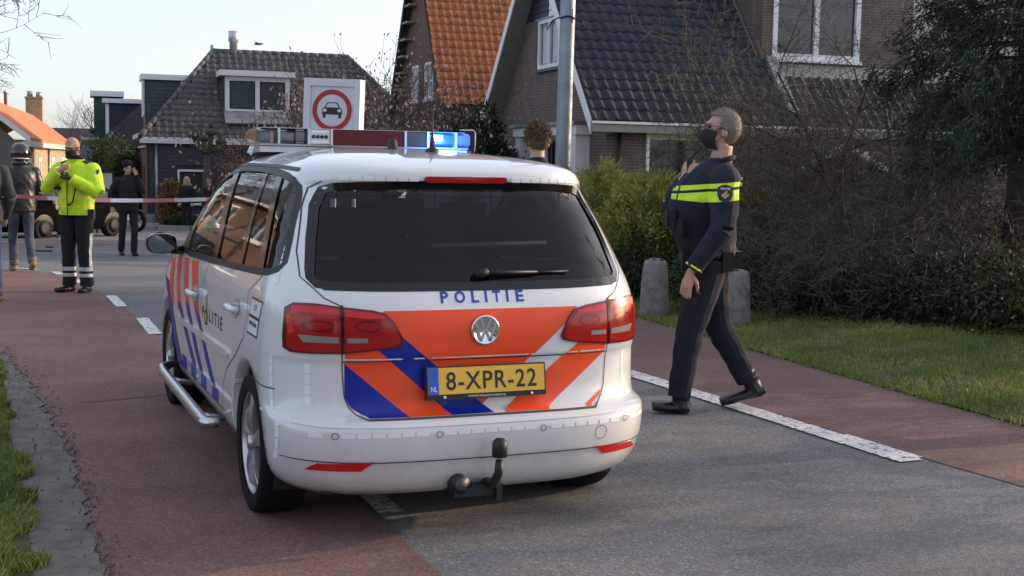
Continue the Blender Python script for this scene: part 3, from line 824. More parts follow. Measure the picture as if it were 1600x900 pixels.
# ---------------------------------------------------------------- sunlit row with orange roof, far left
hD = thing('terraced_row', 'sunlit yellow brick terrace with orange roof and chimney', 'house', (-21.1, 55.0, gz(55)), R(16.4))
ED, LD = 3.3, 41.0
b = MB(); wins = [(2.4, 5.6, .9, 2.5), (10.2, 12.0, 1.2, 2.5), (20.8, 23.4, 1.2, 2.5), (31, 37.5, .7, 2.5)]
md = lambda u, z, o=0.: (o, u, z)
wall_poly(b, [(0, -.6), (LD, -.6), (LD, ED), (0, ED)], wins, md, (-.3, 0, 0))
b.prism([(-.302, .0, -.6), (-5.0, 0, -.6), (-5.0, 0, 3.6), (-2.2, 0, 5.15), (-.302, 0, ED)], (0, .3, 0), 1)
wall_uv(b.build('wall', [m_brickD, mat('grey_render', (.16, .15, .13), .9, var=.1)], hD))
for w_ in wins: window(hD, md, *w_, nx=3 if w_[1] - w_[0] > 3 else 1, nz=1, fw=.22, frame=m_white, sill=True, curtain=True)
b = MB(); b.prism([(.35, -.3, ED - .05), (.35, LD + .3, ED - .05), (-2.2, LD + .1, 5.25), (-2.2, -.3, 5.25)], (0, 0, .14)); b.prism([(-2.2, -.3, 5.25), (-2.2, LD, 5.25), (-5.2, LD, 3.5), (-5.2, -.3, 3.5)], (0, 0, .14))
roofD = b.build('roof', m_tileD, hD)
b = MB(); b.box(.05, .42, -.3, LD + .3, ED - .3, ED - .06); b.build('gutter', m_cream, hD)
b = MB(); b.prism([(.4, -.34, ED - .12), (-2.2, -.34, 5.2), (-2.2, -.34, 5.42), (.4, -.34, ED + .12)], (0, .05, 0)); b.build('barge_board', m_white, roofD)
b = MB(); b.box(-2.7, -1.6, 38.0, 39.2, 4.9, 6.55, 0); b.box(-2.76, -1.54, 37.9, 39.3, 6.56, 6.68, 0); b.lathe([(.2, 0), (.18, .4), (0, .4)], (-2.45, 38.6, 6.68), 8, 1); b.lathe([(.2, 0), (.18, .36), (0, .36)], (-1.85, 38.6, 6.68), 8, 1)
wall_uv(b.build('chimney', [m_brickD, m_zinc], hD))
b = MB(); b.lathe([(.09, 0), (.09, .8), (.16, .82), (0, 1.0)], (-2.2, 18.0, 5.2), 8); b.build('vent_pipe', m_zinc, roofD)
b = MB(); b.tube([(.08, 17.2, ED), (.08, 17.2, -.3)], .07, 6); b.build('downpipe', m_zinc, hD)

# ---------------------------------------------------------------- far row with dark roof
hE = thing('far_terrace', 'distant low terrace with blue black roof behind the street lamp', 'house', (-44.5, 121.0, gz(121)), R(2))
b = MB(); b.box(0, 14.5, 0, 8, -.3, 3.2); wall_uv(b.build('wall', m_brickC, hE))
b = MB(); b.prism([(-.3, -.4, 3.1), (14.8, -.4, 3.1), (14.8, 4, 6.6), (-.3, 4, 6.6)], (0, 0, .15)); b.prism([(-.3, 4, 6.6), (14.8, 4, 6.6), (14.8, 8.4, 3.1), (-.3, 8.4, 3.1)], (0, 0, .15)); b.build('roof', m_tileE, hE)
for k in range(4):
    b = MB(); x = 5.2 + k * 2.4; b.box(x, x + 1.0, -.05, -.003, .9, 2.6, 0); b.box(x + .12, x + .88, -.06, -.04, 1.02, 2.48, 1); b.build('window', [m_white, m_wglass], hE)
# sheds of town beyond, closing the street end
hH = thing('far_house', 'distant brick house with dark roof behind the pollard trees', 'house', (-33.5, 108.0, gz(108)), R(10))
b = MB(); b.box(0, 6, 0, 8, -.3, 3.0); wall_uv(b.build('wall', m_brickC, hH))
b = MB(); b.prism([(-.3, -.3, 3.0), (6.3, -.3, 3.0), (3, -.3, 5.6)], (0, 8.6, 0)); b.build('roof', m_tileE, hH)
b = MB(); b.box(1.2, 2.0, -.05, -.003, 1.0, 2.6); b.build('window', m_white, hH)
b = MB(); b.box(3.6, 4.4, -.05, -.003, 1.0, 2.6); b.build('window', m_white, hH)
# ================================================================== TREES, SHRUBS, HEDGES
m_bark = mat('bark', (.075, .062, .05), .9, var=.4, vscale=14, bump=.8, bscale=40)
m_twig = mat('olive_twig', (.075, .066, .043), .85, var=.45, vscale=5)
m_twigd = mat('dark_twig', (.05, .04, .034), .85, var=.3, vscale=6)
m_conY = mat_leaf('yellow_green_conifer', (.13, .165, .04), (.38, .36, .085), (.60, .50, .15), scale=1.7, trans=.3, fine=9.)
m_conD = mat_leaf('dark_conifer', (.010, .024, .014), (.028, .055, .024), (.07, .11, .035), scale=1.5, trans=.15, fine=8.)
m_evg = mat_leaf('dark_evergreen_leaf', (.010, .018, .008), (.028, .042, .016), (.055, .072, .028), scale=2.5, trans=.15, fine=14.)
m_mid2 = mat_leaf('olive_green_leaf', (.018, .028, .010), (.05, .065, .022), (.09, .10, .04), scale=2.2, trans=.2, fine=12.)
m_mid = mat_leaf('mid_green_leaf', (.03, .05, .02), (.07, .095, .035), (.12, .13, .06), scale=2., trans=.25, fine=10.)
m_brown = mat_leaf('dry_beech_leaf', (.14, .07, .03), (.26, .14, .07), (.36, .22, .12), scale=3., trans=.2, fine=12.)
m_bud = mat_leaf('magnolia_bud', (.20, .12, .10), (.42, .30, .28), (.60, .50, .47), scale=4., trans=.2, fine=20.)
def unit(n):
    v = rng.normal(size=(n, 3)); return v / np.linalg.norm(v, axis=1)[:, None]
def blades_at(C, D, ln, wd):
    "thin kite-shaped sprays at C pointing along D"
    n = len(C); D = D / np.linalg.norm(D, axis=1)[:, None]
    s = np.cross(D, unit(n)); s /= np.linalg.norm(s, axis=1)[:, None] + 1e-9
    ln = np.asarray(ln).reshape(-1, 1); wd = np.asarray(wd).reshape(-1, 1)
    V = np.stack([C, C + D * ln * .45 + s * wd, C + D * ln, C + D * ln * .45 - s * wd], 1).reshape(-1, 3)
    F = np.arange(n * 4).reshape(n, 4)
    return V, F
def crown_clumps(c, r, n, flat=.0, top=1.):
    "clump centres over an uneven ellipsoid, with outward directions"
    U = unit(n); k = .62 + .38 * rng.uniform(0, 1, n) ** .5
    bump = 1 + .16 * np.sin(U[:, 0] * 7 + c[0] * 3) * np.sin(U[:, 1] * 6 + 1.7) + .14 * np.sin(U[:, 2] * 8 + c[1])
    P = U * (k * bump)[:, None] * np.array(r); P[:, 2] = np.where(P[:, 2] < 0, P[:, 2] * 1.0, P[:, 2] * top)
    return P + np.array(c), U
def foliage(C, U, per, spread, ln, wd, droop=0., out=1.):
    n = len(C); i = np.repeat(np.arange(n), per)
    d = U[i] * out + rng.normal(size=(n * per, 3)) * .75; d[:, 2] -= droop
    P = C[i] + rng.normal(size=(n * per, 3)) * spread
    return blades_at(P, d, rng.uniform(.6, 1.3, n * per) * ln, rng.uniform(.7, 1.2, n * per) * wd)
def stem_mesh(paths, n=5):
    b = MB()
    for P, r in paths: b.tube(P, r, n, cap=False)
    return b
MINR = [.0045]
def grow(base, d, length, r, levels, kids, gnarl=.18, up=.05, seg=5, ratio=.62, spread=.7, out=None, start=.25):
    "recursive limbs; returns list of (path, radii, level)"
    out = [] if out is None else out
    P = [Vector(base)]; d = Vector(d).normalized(); st = length / seg
    for k in range(seg):
        d = (d + Vector((random.gauss(0, gnarl), random.gauss(0, gnarl), random.gauss(0, gnarl) + up))).normalized(); P.append(P[-1] + d * st)
    rad = [max(r * (1 - .75 * k / seg), MINR[0] * .5) for k in range(seg + 1)]
    out.append((P, rad, levels))
    if levels > 0:
        for k in range(kids):
            t = start + (1 - start) * (k + random.random()) / kids; i = min(int(t * seg), seg - 1); w = t * seg - i
            p = P[i].lerp(P[i + 1], w); dd = (P[i + 1] - P[i]).normalized()
            a = Vector((random.gauss(0, 1), random.gauss(0, 1), random.gauss(0, 1))); a = (a - dd * a.dot(dd)).normalized()
            grow(p, dd * (1 - spread * .5) + a * spread, length * ratio * random.uniform(.7, 1.2), max(r * (1 - .75 * t) * .6, MINR[0]), levels - 1, kids, gnarl, up, max(3, seg - 1), ratio, spread, out, start)
    return out
def woody(root, limbs, m_thick, m_thin, cut, names=('trunk', 'twigs')):
    a = [(P, r) for P, r, l in limbs if l >= cut]; c = [(P, r) for P, r, l in limbs if l < cut]
    if a: stem_mesh(a, 7).build(names[0], m_thick, root, fixn=False)
    if c: o = stem_mesh(c, 3).build(names[1], m_thin, root, fixn=False); o['kind'] = 'stuff'
def shrub(name, label, cat, loc, r, m, clumps, per, ln, wd, spread=.06, droop=.1, h0=.1, group=None, top=1., out=1.):
    t = thing(name, label, cat, loc, 0, group)
    C, U = crown_clumps((0, 0, r[2] + h0), r, clumps, top=top)
    C[:, 2] = np.maximum(C[:, 2], .03)
    V, F = foliage(C, U, per, spread, ln, wd, droop, out)
    o = np_mesh('foliage', V, F, m, t); o['kind'] = 'stuff'
    b = MB()
    for k in range(5):
        a = 1.256 * k + random.random(); b.tube([(0, 0, -.05), (math.cos(a) * r[0] * .3, math.sin(a) * r[1] * .3, r[2] * .8), (math.cos(a) * r[0] * .6, math.sin(a) * r[1] * .6, r[2] * 1.5)], [.03, .02, .006], 5)
    b.build('stem', m_bark, t)
    return t
gp = lambda u, d: Vector(((u - 800) / 2000 * d, d, gz(d)))
# yellow-green conifer hedge behind the bollards
for k, (u, d, rx, rz, lab) in enumerate(((935, 16.2, .55, .70, 'yellow green conifer bush right behind the car, leftmost of the hedge'), (1010, 15.6, .62, .66, 'yellow green conifer bush behind the first stone bollard'), (1085, 16.0, .6, .62, 'yellow green conifer bush directly behind the walking officer'), (1180, 16.6, .65, .55, 'yellow green conifer bush right of the walking officer among bare twigs'))):
    p = gp(u, d); p.z += .02
    shrub('conifer_bush', lab, 'bush', p, (rx, .6, rz), m_conY, 620, 34, .095, .008, .05, -.15, .06, 'yellow green hedge bushes', out=1.2)
# dark evergreen mass along the bank
for k, (x, y, rx, rz, lab) in enumerate(((2.55, 13.6, .75, .38, 'low dark evergreen shrub just right of the second bollard'), (3.35, 12.75, .8, .34, 'dark evergreen shrub at the grass edge, second from the bollards'), (4.1, 12.0, .8, .36, 'dark evergreen shrub at the grass edge, third from the bollards'), (4.75, 11.3, .8, .42, 'dark evergreen shrub at the grass edge below the tall conifer'), (5.4, 10.6, .8, .5, 'dark evergreen shrub at the right edge of the picture'), (1.75, 15.0, .7, .42, 'low dark bush behind the first stone bollard'))):
    shrub('evergreen_shrub', lab, 'shrub', (x, y, gz(y) + .05), (rx * random.uniform(.75, 1.1), .5, rz * random.uniform(.45, .85)), m_evg if k % 3 else m_mid2, 200, 26, .07, .014, .13, .1, .02, 'dark shrubs along the bank')
# big bare shrubs
MINR[0] = .0050
def bare_shrub(label, u, d, n, length, spread, lvl=3, m=m_twig, kids=7, group='bare shrubs in the garden'):
    t = thing('bare_shrub', label, 'shrub', gp(u, d), 0, group); limbs = []
    for k in range(n):
        a = 2 * math.pi * k / n + random.random(); s = random.uniform(.2, spread)
        grow((.15 * math.cos(a), .15 * math.sin(a), -.05), (math.cos(a) * s, math.sin(a) * s, 1), length * random.uniform(.75, 1.15), random.uniform(.016, .028), lvl, kids, .17, -.014, 6, .56, .85, limbs, .16)
    woody(t, limbs, m, m, lvl, ('stem', 'twigs'))
bare_shrub('large bare olive twigged shrub in front of the brick house', 1300, 15.6, 11, 2.3, 1.2, kids=7)
bare_shrub('bare shrub beside the conifer, its twigs crossing the brick wall', 1430, 14.6, 8, 2.1, 1.2, kids=7)
bare_shrub('bare twiggy shrub over the hedge right of the officer', 1205, 16.2, 9, 2.1, 1.1, kids=7)
bare_shrub('low tangled bare shrub above the grass bank', 1350, 13.6, 8, 1.3, 1.5, kids=6)
bare_shrub('tangled bare shrub at the right edge below the conifer', 1520, 13.0, 8, 1.5, 1.4, kids=6)
bare_shrub('low brown bare shrub at the grass edge right of the second bollard', 1250, 13.0, 8, .95, 1.5, kids=6)
bare_shrub('low brown bare shrub at the grass edge near the right border', 1450, 12.3, 8, .9, 1.6, kids=6)
bare_shrub('thin bare shrub before the ground floor window', 1060, 17.2, 5, 1.7, 1.0, kids=6)
# small tree with leaning trunk in the thicket
t = thing('bare_tree', 'slim bare tree with forking trunk in front of the upper white window', 'tree', gp(1340, 16.5)); limbs = []
for k in range(3): grow((.1 * k - .1, 0, -.1), (-.22 + .22 * k, 0, 1), 3.2, .055, 4, 5, .12, .02, 7, .6, .8, limbs, .28)
woody(t, limbs, m_twigd, m_twig, 3, ('trunk', 'branches'))
# tall dark conifers: trunk and drooping boughs
def conifer(label, loc, h, r, boughs, per, m=m_conD, group=None, low=.04):
    t = thing('conifer_tree', label, 'tree', loc, 0, group)
    b = MB(); b.tube([(0, 0, -.1), (.03, 0, h * .5), (0, 0, h)], [.16, .09, .015], 8); 
    C = []; U = []
    for k in range(boughs):
        z = h * (low + (1 - low) * (k + random.random()) / boughs); a = k * 2.399 + random.gauss(0, .3)
        L_ = r * (1 - z / h) ** .75 * random.uniform(.75, 1.15) + .12
        P = []
        for j in range(6):
            w = j / 5; P.append(Vector((math.cos(a) * L_ * w, math.sin(a) * L_ * w, z + .10 * L_ * w - .42 * L_ * w * w)))
        b.tube(P, [.022 * (1 - .8 * j / 5) for j in range(6)], 4, cap=False)
        m_ = max(5, int(L_ * 13))
        for j in range(m_):
            w = .18 + .82 * (j + random.random()) / m_; i = min(int(w * 5), 4); p = P[i].lerp(P[i + 1], w * 5 - i)
            s = (1.1 - w) * .28 * L_ + .05
            C.append(p + Vector((random.gauss(0, s * .6), random.gauss(0, s * .6), random.gauss(0, .05)))); U.append((math.cos(a), math.sin(a), -.35))
    b.build('trunk', m_bark, t)
    V, F = foliage(np.array([c[:] for c in C]), np.array(U), per, .06, .10, .0075, .45, .9)
    o = np_mesh('foliage', V, F, m, t); o['kind'] = 'stuff'
conifer('tall dark green conifer filling the top right corner', (5.25, 13.4, 0), 6.6, 2.0, 150, 44, low=.27)
for (x, y, h, r, lab) in ((7.4, 9.3, 6.4, 1.9, 'unseen dark conifer in the row right of the grass, nearest the tall one'), (8.6, 6.6, 6.8, 2.0, 'unseen dark conifer in the row right of the grass, beside the road bend'), (10.2, 12.6, 7.0, 2.2, 'unseen dark conifer in the back row right of the garden'), (8.6, 16.6, 6.4, 2.0, 'unseen dark conifer in the garden right of the brick house front'), (12.6, 16.4, 7.5, 2.4, 'unseen dark conifer at the far right of the garden'), (12.0, 21.5, 7.0, 2.3, 'unseen dark conifer beside the far end of the brick house')):
    conifer(lab, (x, y, gz(y)), h, r, 60, 16, group='unseen conifers shading the road', low=.02)  # unseen row outside the frame, added to block the low sun
MINR[0] = .007
# magnolia with buds, behind the road sign
def magnolia(label, u, d, h, n):
    t = thing('magnolia_tree', label, 'tree', gp(u, d), 0, 'budding magnolias'); limbs = []
    b0 = h * .30
    for k in range(n):
        a = 2 * math.pi * k / n + random.random() * .6
        grow((0, 0, b0 * random.uniform(.5, 1)), (math.cos(a) * .8, math.sin(a) * .8, .85), h * .5, .035, 3, 5, .17, .03, 5, .6, .75, limbs, .25)
    limbs.append(([Vector((0, 0, -.1)), Vector((.03, 0, b0 * .6)), Vector((0, 0, b0 * 1.1))], [.09, .07, .05], 3))
    woody(t, limbs, m_twigd, m_twigd, 3, ('trunk', 'branches'))
    tips = np.array([P[-1][:] for P, r, l in limbs if l <= 1]); tips = tips[rng.permutation(len(tips))[:900]]
    d_ = np.tile([0, 0, 1.], (len(tips), 1)) + rng.normal(size=(len(tips), 3)) * .5
    V1, F1 = blades_at(tips, d_, rng.uniform(.05, .11, len(tips)), rng.uniform(.012, .022, len(tips))); V2, F2 = blades_at(tips, d_ + .3, rng.uniform(.05, .10, len(tips)), rng.uniform(.012, .022, len(tips)))
    o = np_mesh('buds', np.concatenate([V1, V2]), np.concatenate([F1, F2 + len(V1)]), m_bud, t); o['kind'] = 'stuff'
magnolia('budding magnolia behind the white no cars sign', 495, 24.0, 3.7, 7)
magnolia('budding magnolia right of the white no cars sign', 615, 26.5, 4.3, 7)
MINR[0] = .011
# bare crown entering at the top left
t = thing('bare_tree', 'large bare tree at the upper left edge', 'tree', gp(-170, 33)); limbs = []
grow((0, 0, -.1), (.0, 0, 1), 6.2, .22, 5, 5, .10, .06, 8, .56, .8, limbs, .34)
woody(t, limbs, m_bark, m_twig, 4, ('trunk', 'branches'))
MINR[0] = .012
# pollards and small trees down the street
def pollard(label, u, d, h, lean=0., knob=.16, n=26, tl=.8, group='pollard trees'):
    t = thing('pollard_tree', label, 'tree', gp(u, d), 0, group); b = MB()
    b.tube([(0, 0, -.1), (lean * .4, 0, h * .5), (lean, 0, h)], [.16, .12, .10], 8); limbs = []
    for k in range(4):
        a = 1.57 * k + .5; q = (lean + math.cos(a) * .45, math.sin(a) * .45, h + .25 + .1 * k); b.tube([(lean, 0, h - .15), (lean + math.cos(a) * .25, math.sin(a) * .25, h), q], [.09, .08, .10], 7); b.lathe([(0, -knob * .7), (knob * .8, -knob * .4), (knob, 0), (knob * .7, knob * .5), (0, knob * .7)], q, 8)
        for j in range(n // 4):
            grow(q, (random.gauss(0, .6), random.gauss(0, .6), 1), tl * random.uniform(.5, 1.2), .014, 1, 3, .12, .04, 4, .5, .5, limbs, .3)
    b.build('trunk', m_bark, t); woody(t, limbs, m_twigd, m_twigd, 9, ('limb', 'twigs'))
pollard('knobbly pollard tree against the black boarded wall', 318, 42.0, 2.6, .1, .2, 20, .35)
pollard('pollard tree next to the far street lamp', 160, 62.0, 3.6, .0, .2, 40, 1.3)
pollard('distant bare pollard left of the street lamp', 122, 88.0, 4.2, .0, .25, 40, 2.0)
pollard('distant bare pollard above the far roofs', 178, 95.0, 4.4, .0, .25, 40, 2.2)
# green bushes by the brick side wall, beech hedge stub, tuft of grass
shrub('leafy_bush', 'tall green bush behind the man on the phone', 'bush', gp(172, 52), (1.1, .9, 1.55), m_mid, 420, 26, .12, .03, .12, .1, .05)
shrub('leafy_bush', 'dark green bush beside the brick side wall', 'bush', gp(200, 50), (.7, .7, 1.2), m_evg, 300, 26, .12, .03, .12, .1, .05)
shrub('beech_bush', 'brown leaved clipped beech bush below the lattice window', 'bush', gp(268, 43.2), (.42, .40, .72), m_brown, 260, 26, .10, .028, .05, .3, .05)
shrub('leafy_bush', 'brown budded bush right of the two women', 'bush', gp(378, 40.5), (.9, .7, 1.35), m_brown, 160, 16, .09, .02, .10, .0, .25)
shrub('grass_tuft', 'green tuft of grass at the foot of the boarded house', 'grass tuft', gp(285, 42.2), (.7, .4, .16), m_mid, 200, 22, .12, .012, .04, -.6, .02)
shrub('ivy_bush', 'dark ivy clad bush between the orange roofed house and the brick house', 'bush', gp(735, 30.0), (1.1, .8, 1.45), m_evg, 520, 28, .09, .03, .10, .1, .1)
shrub('ivy_bush', 'dark bush at the foot of the orange roofed house', 'bush', gp(665, 33.0), (1.0, .8, 1.2), m_evg, 420, 26, .09, .03, .10, .1, .1)
# ================================================================== POLICE CAR
def itp(tab, z):
    X = [t[0] for t in tab]; Y = [t[1] for t in tab]; n = len(X)
    h = [X[i + 1] - X[i] for i in range(n - 1)]; d = [(Y[i + 1] - Y[i]) / h[i] for i in range(n - 1)]
    m = [d[0]] + [0.] * (n - 2) + [d[-1]]
    for i in range(1, n - 1):
        if d[i - 1] * d[i] > 0:
            w1, w2 = 2 * h[i] + h[i - 1], h[i] + 2 * h[i - 1]; m[i] = (w1 + w2) / (w1 / d[i - 1] + w2 / d[i])
    z = min(max(z, X[0]), X[-1]); i = 0
    while i < n - 2 and z > X[i + 1]: i += 1
    t = (z - X[i]) / h[i]
    return (1 + 2 * t) * (1 - t) ** 2 * Y[i] + t * (1 - t) ** 2 * h[i] * m[i] + t * t * (3 - 2 * t) * Y[i + 1] + t * t * (t - 1) * h[i] * m[i + 1]
class Shell:
    "car body as a stack of rounded plan contours"
    def __init__(s, YR, YF, WD, rcr=.40, rcf=.75, n=4., m=2., arch=(), arch_r=.36, wheel_z=.309):
        s.YR, s.YF, s.WD, s.rcr, s.rcf, s.n, s.m = YR, YF, WD, rcr, rcf, n, m
        s.cache = {}
    def par(s, z):
        k = round(z, 4)
        if k not in s.cache: s.cache[k] = (itp(s.YR, z), itp(s.YF, z), itp(s.WD, z))
        return s.cache[k]
    def rear(s, x, z):
        yr, yf, w = s.par(z); u = min(abs(x) / w, .99999); rc = min(s.rcr, (yf - yr) * .49)
        return yr + rc * (1 - (1 - u ** s.n) ** (1 / s.m))
    def side(s, y, z):
        yr, yf, w = s.par(z); rc = min(s.rcr, (yf - yr) * .49); rf = min(s.rcf, (yf - yr) * .49)
        if y < yr + rc:
            u = min((yr + rc - y) / rc, 1); return w * max(1 - u ** s.m, 0) ** (1 / s.n)
        if y > yf - rf:
            u = min((y - yf + rf) / rf, 1); return w * max(1 - u ** 2.2, 0) ** (1 / 3.)
        return w
    def P_rear(s, x, z, off=0.):
        p = Vector((x, s.rear(x, z), z))
        if off:
            e = .004
            a = Vector((x + e, s.rear(x + e, z), z)) - Vector((x - e, s.rear(x - e, z), z))
            c = Vector((x, s.rear(x, z + e), z + e)) - Vector((x, s.rear(x, z - e), z - e))
            n = a.cross(c).normalized()
            if n.y > 0: n = -n
            p = p + n * off
        return p
    def P_side(s, y, z, off=0., sg=-1):
        p = Vector((sg * s.side(y, z), y, z))
        if off:
            e = .004
            a = Vector((s.side(y + e, z) - s.side(y - e, z), 2 * e, 0)); c = Vector((s.side(y, z + e) - s.side(y, z - e), 0, 2 * e))
            n = a.cross(c).normalized()
            if n.x < 0: n = -n
            n.x *= sg
            p = p + n * off
        return p
    def shell(s, zs, nr=26, ns=84, nf=18):
        V = []; N = None
        for z in zs:
            yr, yf, w = s.par(z); rc = min(s.rcr, (yf - yr) * .49); rf = min(s.rcf, (yf - yr) * .49)
            half = []
            for k in range(nr):
                th = (math.pi / 2) * k / nr; half.append((w * math.sin(th) ** (2 / s.n), yr + rc - rc * math.cos(th) ** (2 / s.m)))
            for k in range(ns): 
                y = yr + rc + (yf - rf - yr - rc) * k / ns; half.append((w, y))
            for k in range(nf + 1):
                u = k / nf; y = yf - rf + rf * math.sin(u * math.pi / 2); half.append((w * max(1 - (math.sin(u * math.pi / 2)) ** 2.2, 0) ** (1 / 3.), y))
            ring = half + [(-x, y) for x, y in reversed(half[1:-1])]
            N = len(ring); V += [(x, y, z) for x, y in ring]
        F = [(i * N + k, i * N + (k + 1) % N, (i + 1) * N + (k + 1) % N, (i + 1) * N + k) for i in range(len(zs) - 1) for k in range(N)]
        F.append(tuple(range((len(zs) - 1) * N, len(zs) * N)))
        return V, F
def seg_near(p, a, c):
    d = c - a; t = max(0, min(1, (p - a).dot(d) / max(d.length_squared, 1e-12))); return a + d * t
def in_poly(u, v, poly):
    c = False; n = len(poly)
    for i in range(n):
        a, b_ = poly[i], poly[(i + 1) % n]
        if (a[1] > v) != (b_[1] > v) and u < (b_[0] - a[0]) * (v - a[1]) / (b_[1] - a[1]) + a[0]: c = not c
    return c
def smooth_poly(P, it=2):
    for _ in range(it):
        Q = []
        for i in range(len(P)):
            a, c = P[i], P[(i + 1) % len(P)]
            Q += [(a[0] * .75 + c[0] * .25, a[1] * .75 + c[1] * .25), (a[0] * .25 + c[0] * .75, a[1] * .25 + c[1] * .75)]
        P = Q
    return P
def flat_patch(poly, step):
    "triangulated polygon cut on a grid, as 2-D verts and faces"
    bm = bmesh.new()
    f = bm.faces.new([bm.verts.new((p[0], p[1], 0)) for p in poly])
    bmesh.ops.triangulate(bm, faces=[f])
    for ax in (0, 1):
        lo, hi = min(p[ax] for p in poly), max(p[ax] for p in poly)
        k = math.ceil(lo / step)
        while k * step < hi:
            co = [0, 0, 0]; no = [0, 0, 0]; co[ax] = k * step; no[ax] = 1
            bmesh.ops.bisect_plane(bm, geom=bm.verts[:] + bm.edges[:] + bm.faces[:], plane_co=co, plane_no=no, dist=1e-6)
            k += 1
    bm.verts.index_update()
    V = [(v.co.x, v.co.y) for v in bm.verts]; F = [tuple(v.index for v in f.verts) for f in bm.faces]
    bm.free()
    return V, F
def patch(b, poly, mapf, off, step=.04, mi=0, skirt=None):
    "polygon laid on a surface mapf(u, v, off); skirt closes its edge down to that offset"
    V, F = flat_patch(poly, step)
    b.add([mapf(u, v, off) for u, v in V], F, mi, True)
    if skirt is not None:
        n = len(poly); q = [mapf(*p, off) for p in poly] + [mapf(*p, skirt) for p in poly]
        b.add(q, [(i, (i + 1) % n, n + (i + 1) % n, n + i) for i in range(n)], mi, False)
    return b
def ribbon(b, pts, mapf, w, off, mi=0, closed=False, sub=.03):
    P = []
    n = len(pts)
    for i in range(n if closed else n - 1):
        a, c = pts[i], pts[(i + 1) % n]; d = math.hypot(c[0] - a[0], c[1] - a[1]); k = max(1, int(d / sub))
        P += [(a[0] + (c[0] - a[0]) * j / k, a[1] + (c[1] - a[1]) * j / k) for j in range(k)]
    if not closed: P.append(pts[-1])
    m = len(P); vs = []
    for i, p in enumerate(P):
        a = P[(i - 1) % m] if closed or i else p; c = P[(i + 1) % m] if closed or i < m - 1 else p
        t = (c[0] - a[0], c[1] - a[1]); l = math.hypot(*t) or 1; q = (-t[1] / l * w / 2, t[0] / l * w / 2)
        vs += [mapf(p[0] + q[0], p[1] + q[1], off), mapf(p[0] - q[0], p[1] - q[1], off)]
    fs = [(2 * i, 2 * i + 1, (2 * i + 3) % (2 * m), (2 * i + 2) % (2 * m)) for i in range(m if closed else m - 1)]
    return b.add(vs, fs, mi, True)
def text_geo(s, bold=0., spacing=1.):
    cu = bpy.data.curves.new('txt', 'FONT'); cu.body = s; cu.size = 1; cu.offset = bold; cu.space_character = spacing; cu.resolution_u = 4
    o = bpy.data.objects.new('txt', cu); COL.objects.link(o)
    bpy.context.view_layer.update()
    me = o.evaluated_get(bpy.context.evaluated_depsgraph_get()).to_mesh()
    V = [(v.co.x, v.co.y) for v in me.vertices]; F = [tuple(p.vertices) for p in me.polygons]
    o.evaluated_get(bpy.context.evaluated_depsgraph_get()).to_mesh_clear()
    bpy.data.objects.remove(o); bpy.data.curves.remove(cu)
    x0, x1 = min(v[0] for v in V), max(v[0] for v in V); y0, y1 = min(v[1] for v in V), max(v[1] for v in V)
    return [((v[0] - x0) / (x1 - x0), (v[1] - y0) / (y1 - y0)) for v in V], F
def put_text(b, s, fn, mi=0, bold=0., spacing=1.):
    "fn maps text-box coordinates (0..1, 0..1) to 3-D"
    V, F = text_geo(s, bold, spacing)
    return b.add([fn(u, v) for u, v in V], F, mi)

def mat_carpaint():
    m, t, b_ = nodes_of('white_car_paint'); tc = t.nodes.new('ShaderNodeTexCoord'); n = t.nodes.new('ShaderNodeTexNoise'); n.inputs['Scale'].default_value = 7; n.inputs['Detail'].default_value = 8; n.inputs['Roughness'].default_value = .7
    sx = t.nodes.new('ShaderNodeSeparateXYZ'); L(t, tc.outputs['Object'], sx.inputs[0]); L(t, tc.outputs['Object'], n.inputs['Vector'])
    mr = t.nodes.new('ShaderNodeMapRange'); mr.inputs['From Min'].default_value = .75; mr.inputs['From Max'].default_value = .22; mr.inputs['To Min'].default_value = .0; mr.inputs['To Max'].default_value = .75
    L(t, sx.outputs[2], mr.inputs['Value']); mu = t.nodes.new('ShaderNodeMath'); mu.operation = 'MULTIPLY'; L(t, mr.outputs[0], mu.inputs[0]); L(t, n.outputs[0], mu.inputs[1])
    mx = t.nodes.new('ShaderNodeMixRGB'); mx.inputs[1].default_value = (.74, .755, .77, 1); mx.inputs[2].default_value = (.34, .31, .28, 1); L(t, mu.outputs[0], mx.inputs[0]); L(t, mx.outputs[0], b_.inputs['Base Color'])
    b_.inputs['Roughness'].default_value = .3; b_.inputs['Coat Weight'].default_value = 1.; b_.inputs['Coat Roughness'].default_value = .03
    return m
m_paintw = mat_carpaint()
m_orange = mat('fluorescent_orange', (.90, .085, .022), .4, spec=.4)
m_blue = mat('reflective_blue', (.006, .022, .30), .35, spec=.45)
m_bblk = mat('black_plastic', (.012, .012, .013), .5)
m_gloss = mat('gloss_black', (.008, .008, .009), .12, spec=.5)
m_gap = mat('shut_line', (.06, .06, .065), .8)
m_rub = mat('tyre_rubber', (.012, .012, .013), .8, bump=.3, bscale=80, spec=.15)
m_rim = mat('silver_alloy', (.50, .51, .53), .32, .85)
m_steel = mat('polished_steel', (.55, .56, .57), .25, .95)
m_chrome = mat('chrome', (.75, .76, .78), .08, 1.)
m_lens = mat('red_lens', (.36, .006, .009), .15, coat=.25, spec=.4)
m_lensd = mat('dark_red_lens', (.12, .003, .005), .15, coat=.25)
m_lensb = mat('bright_red_lens', (.62, .010, .012), .2, coat=.2)
m_clear = mat('clear_lamp', (.30, .29, .29), .25, .4)
m_tape = mat('clear_reflective_tape', (.84, .85, .86), .35)
m_seat = mat('dark_upholstery', (.02, .021, .023), .9)
m_tint = mat_glass('tinted_glass', (.42, .45, .48), ior=1.38)
m_sglass = mat_glass('side_glass', (.24, .26, .26))
m_ltext = mat('blue_lettering', (.02, .055, .34), .4)
m_mirror = mat('mirror_glass', (.22, .27, .33), .03, 1.)

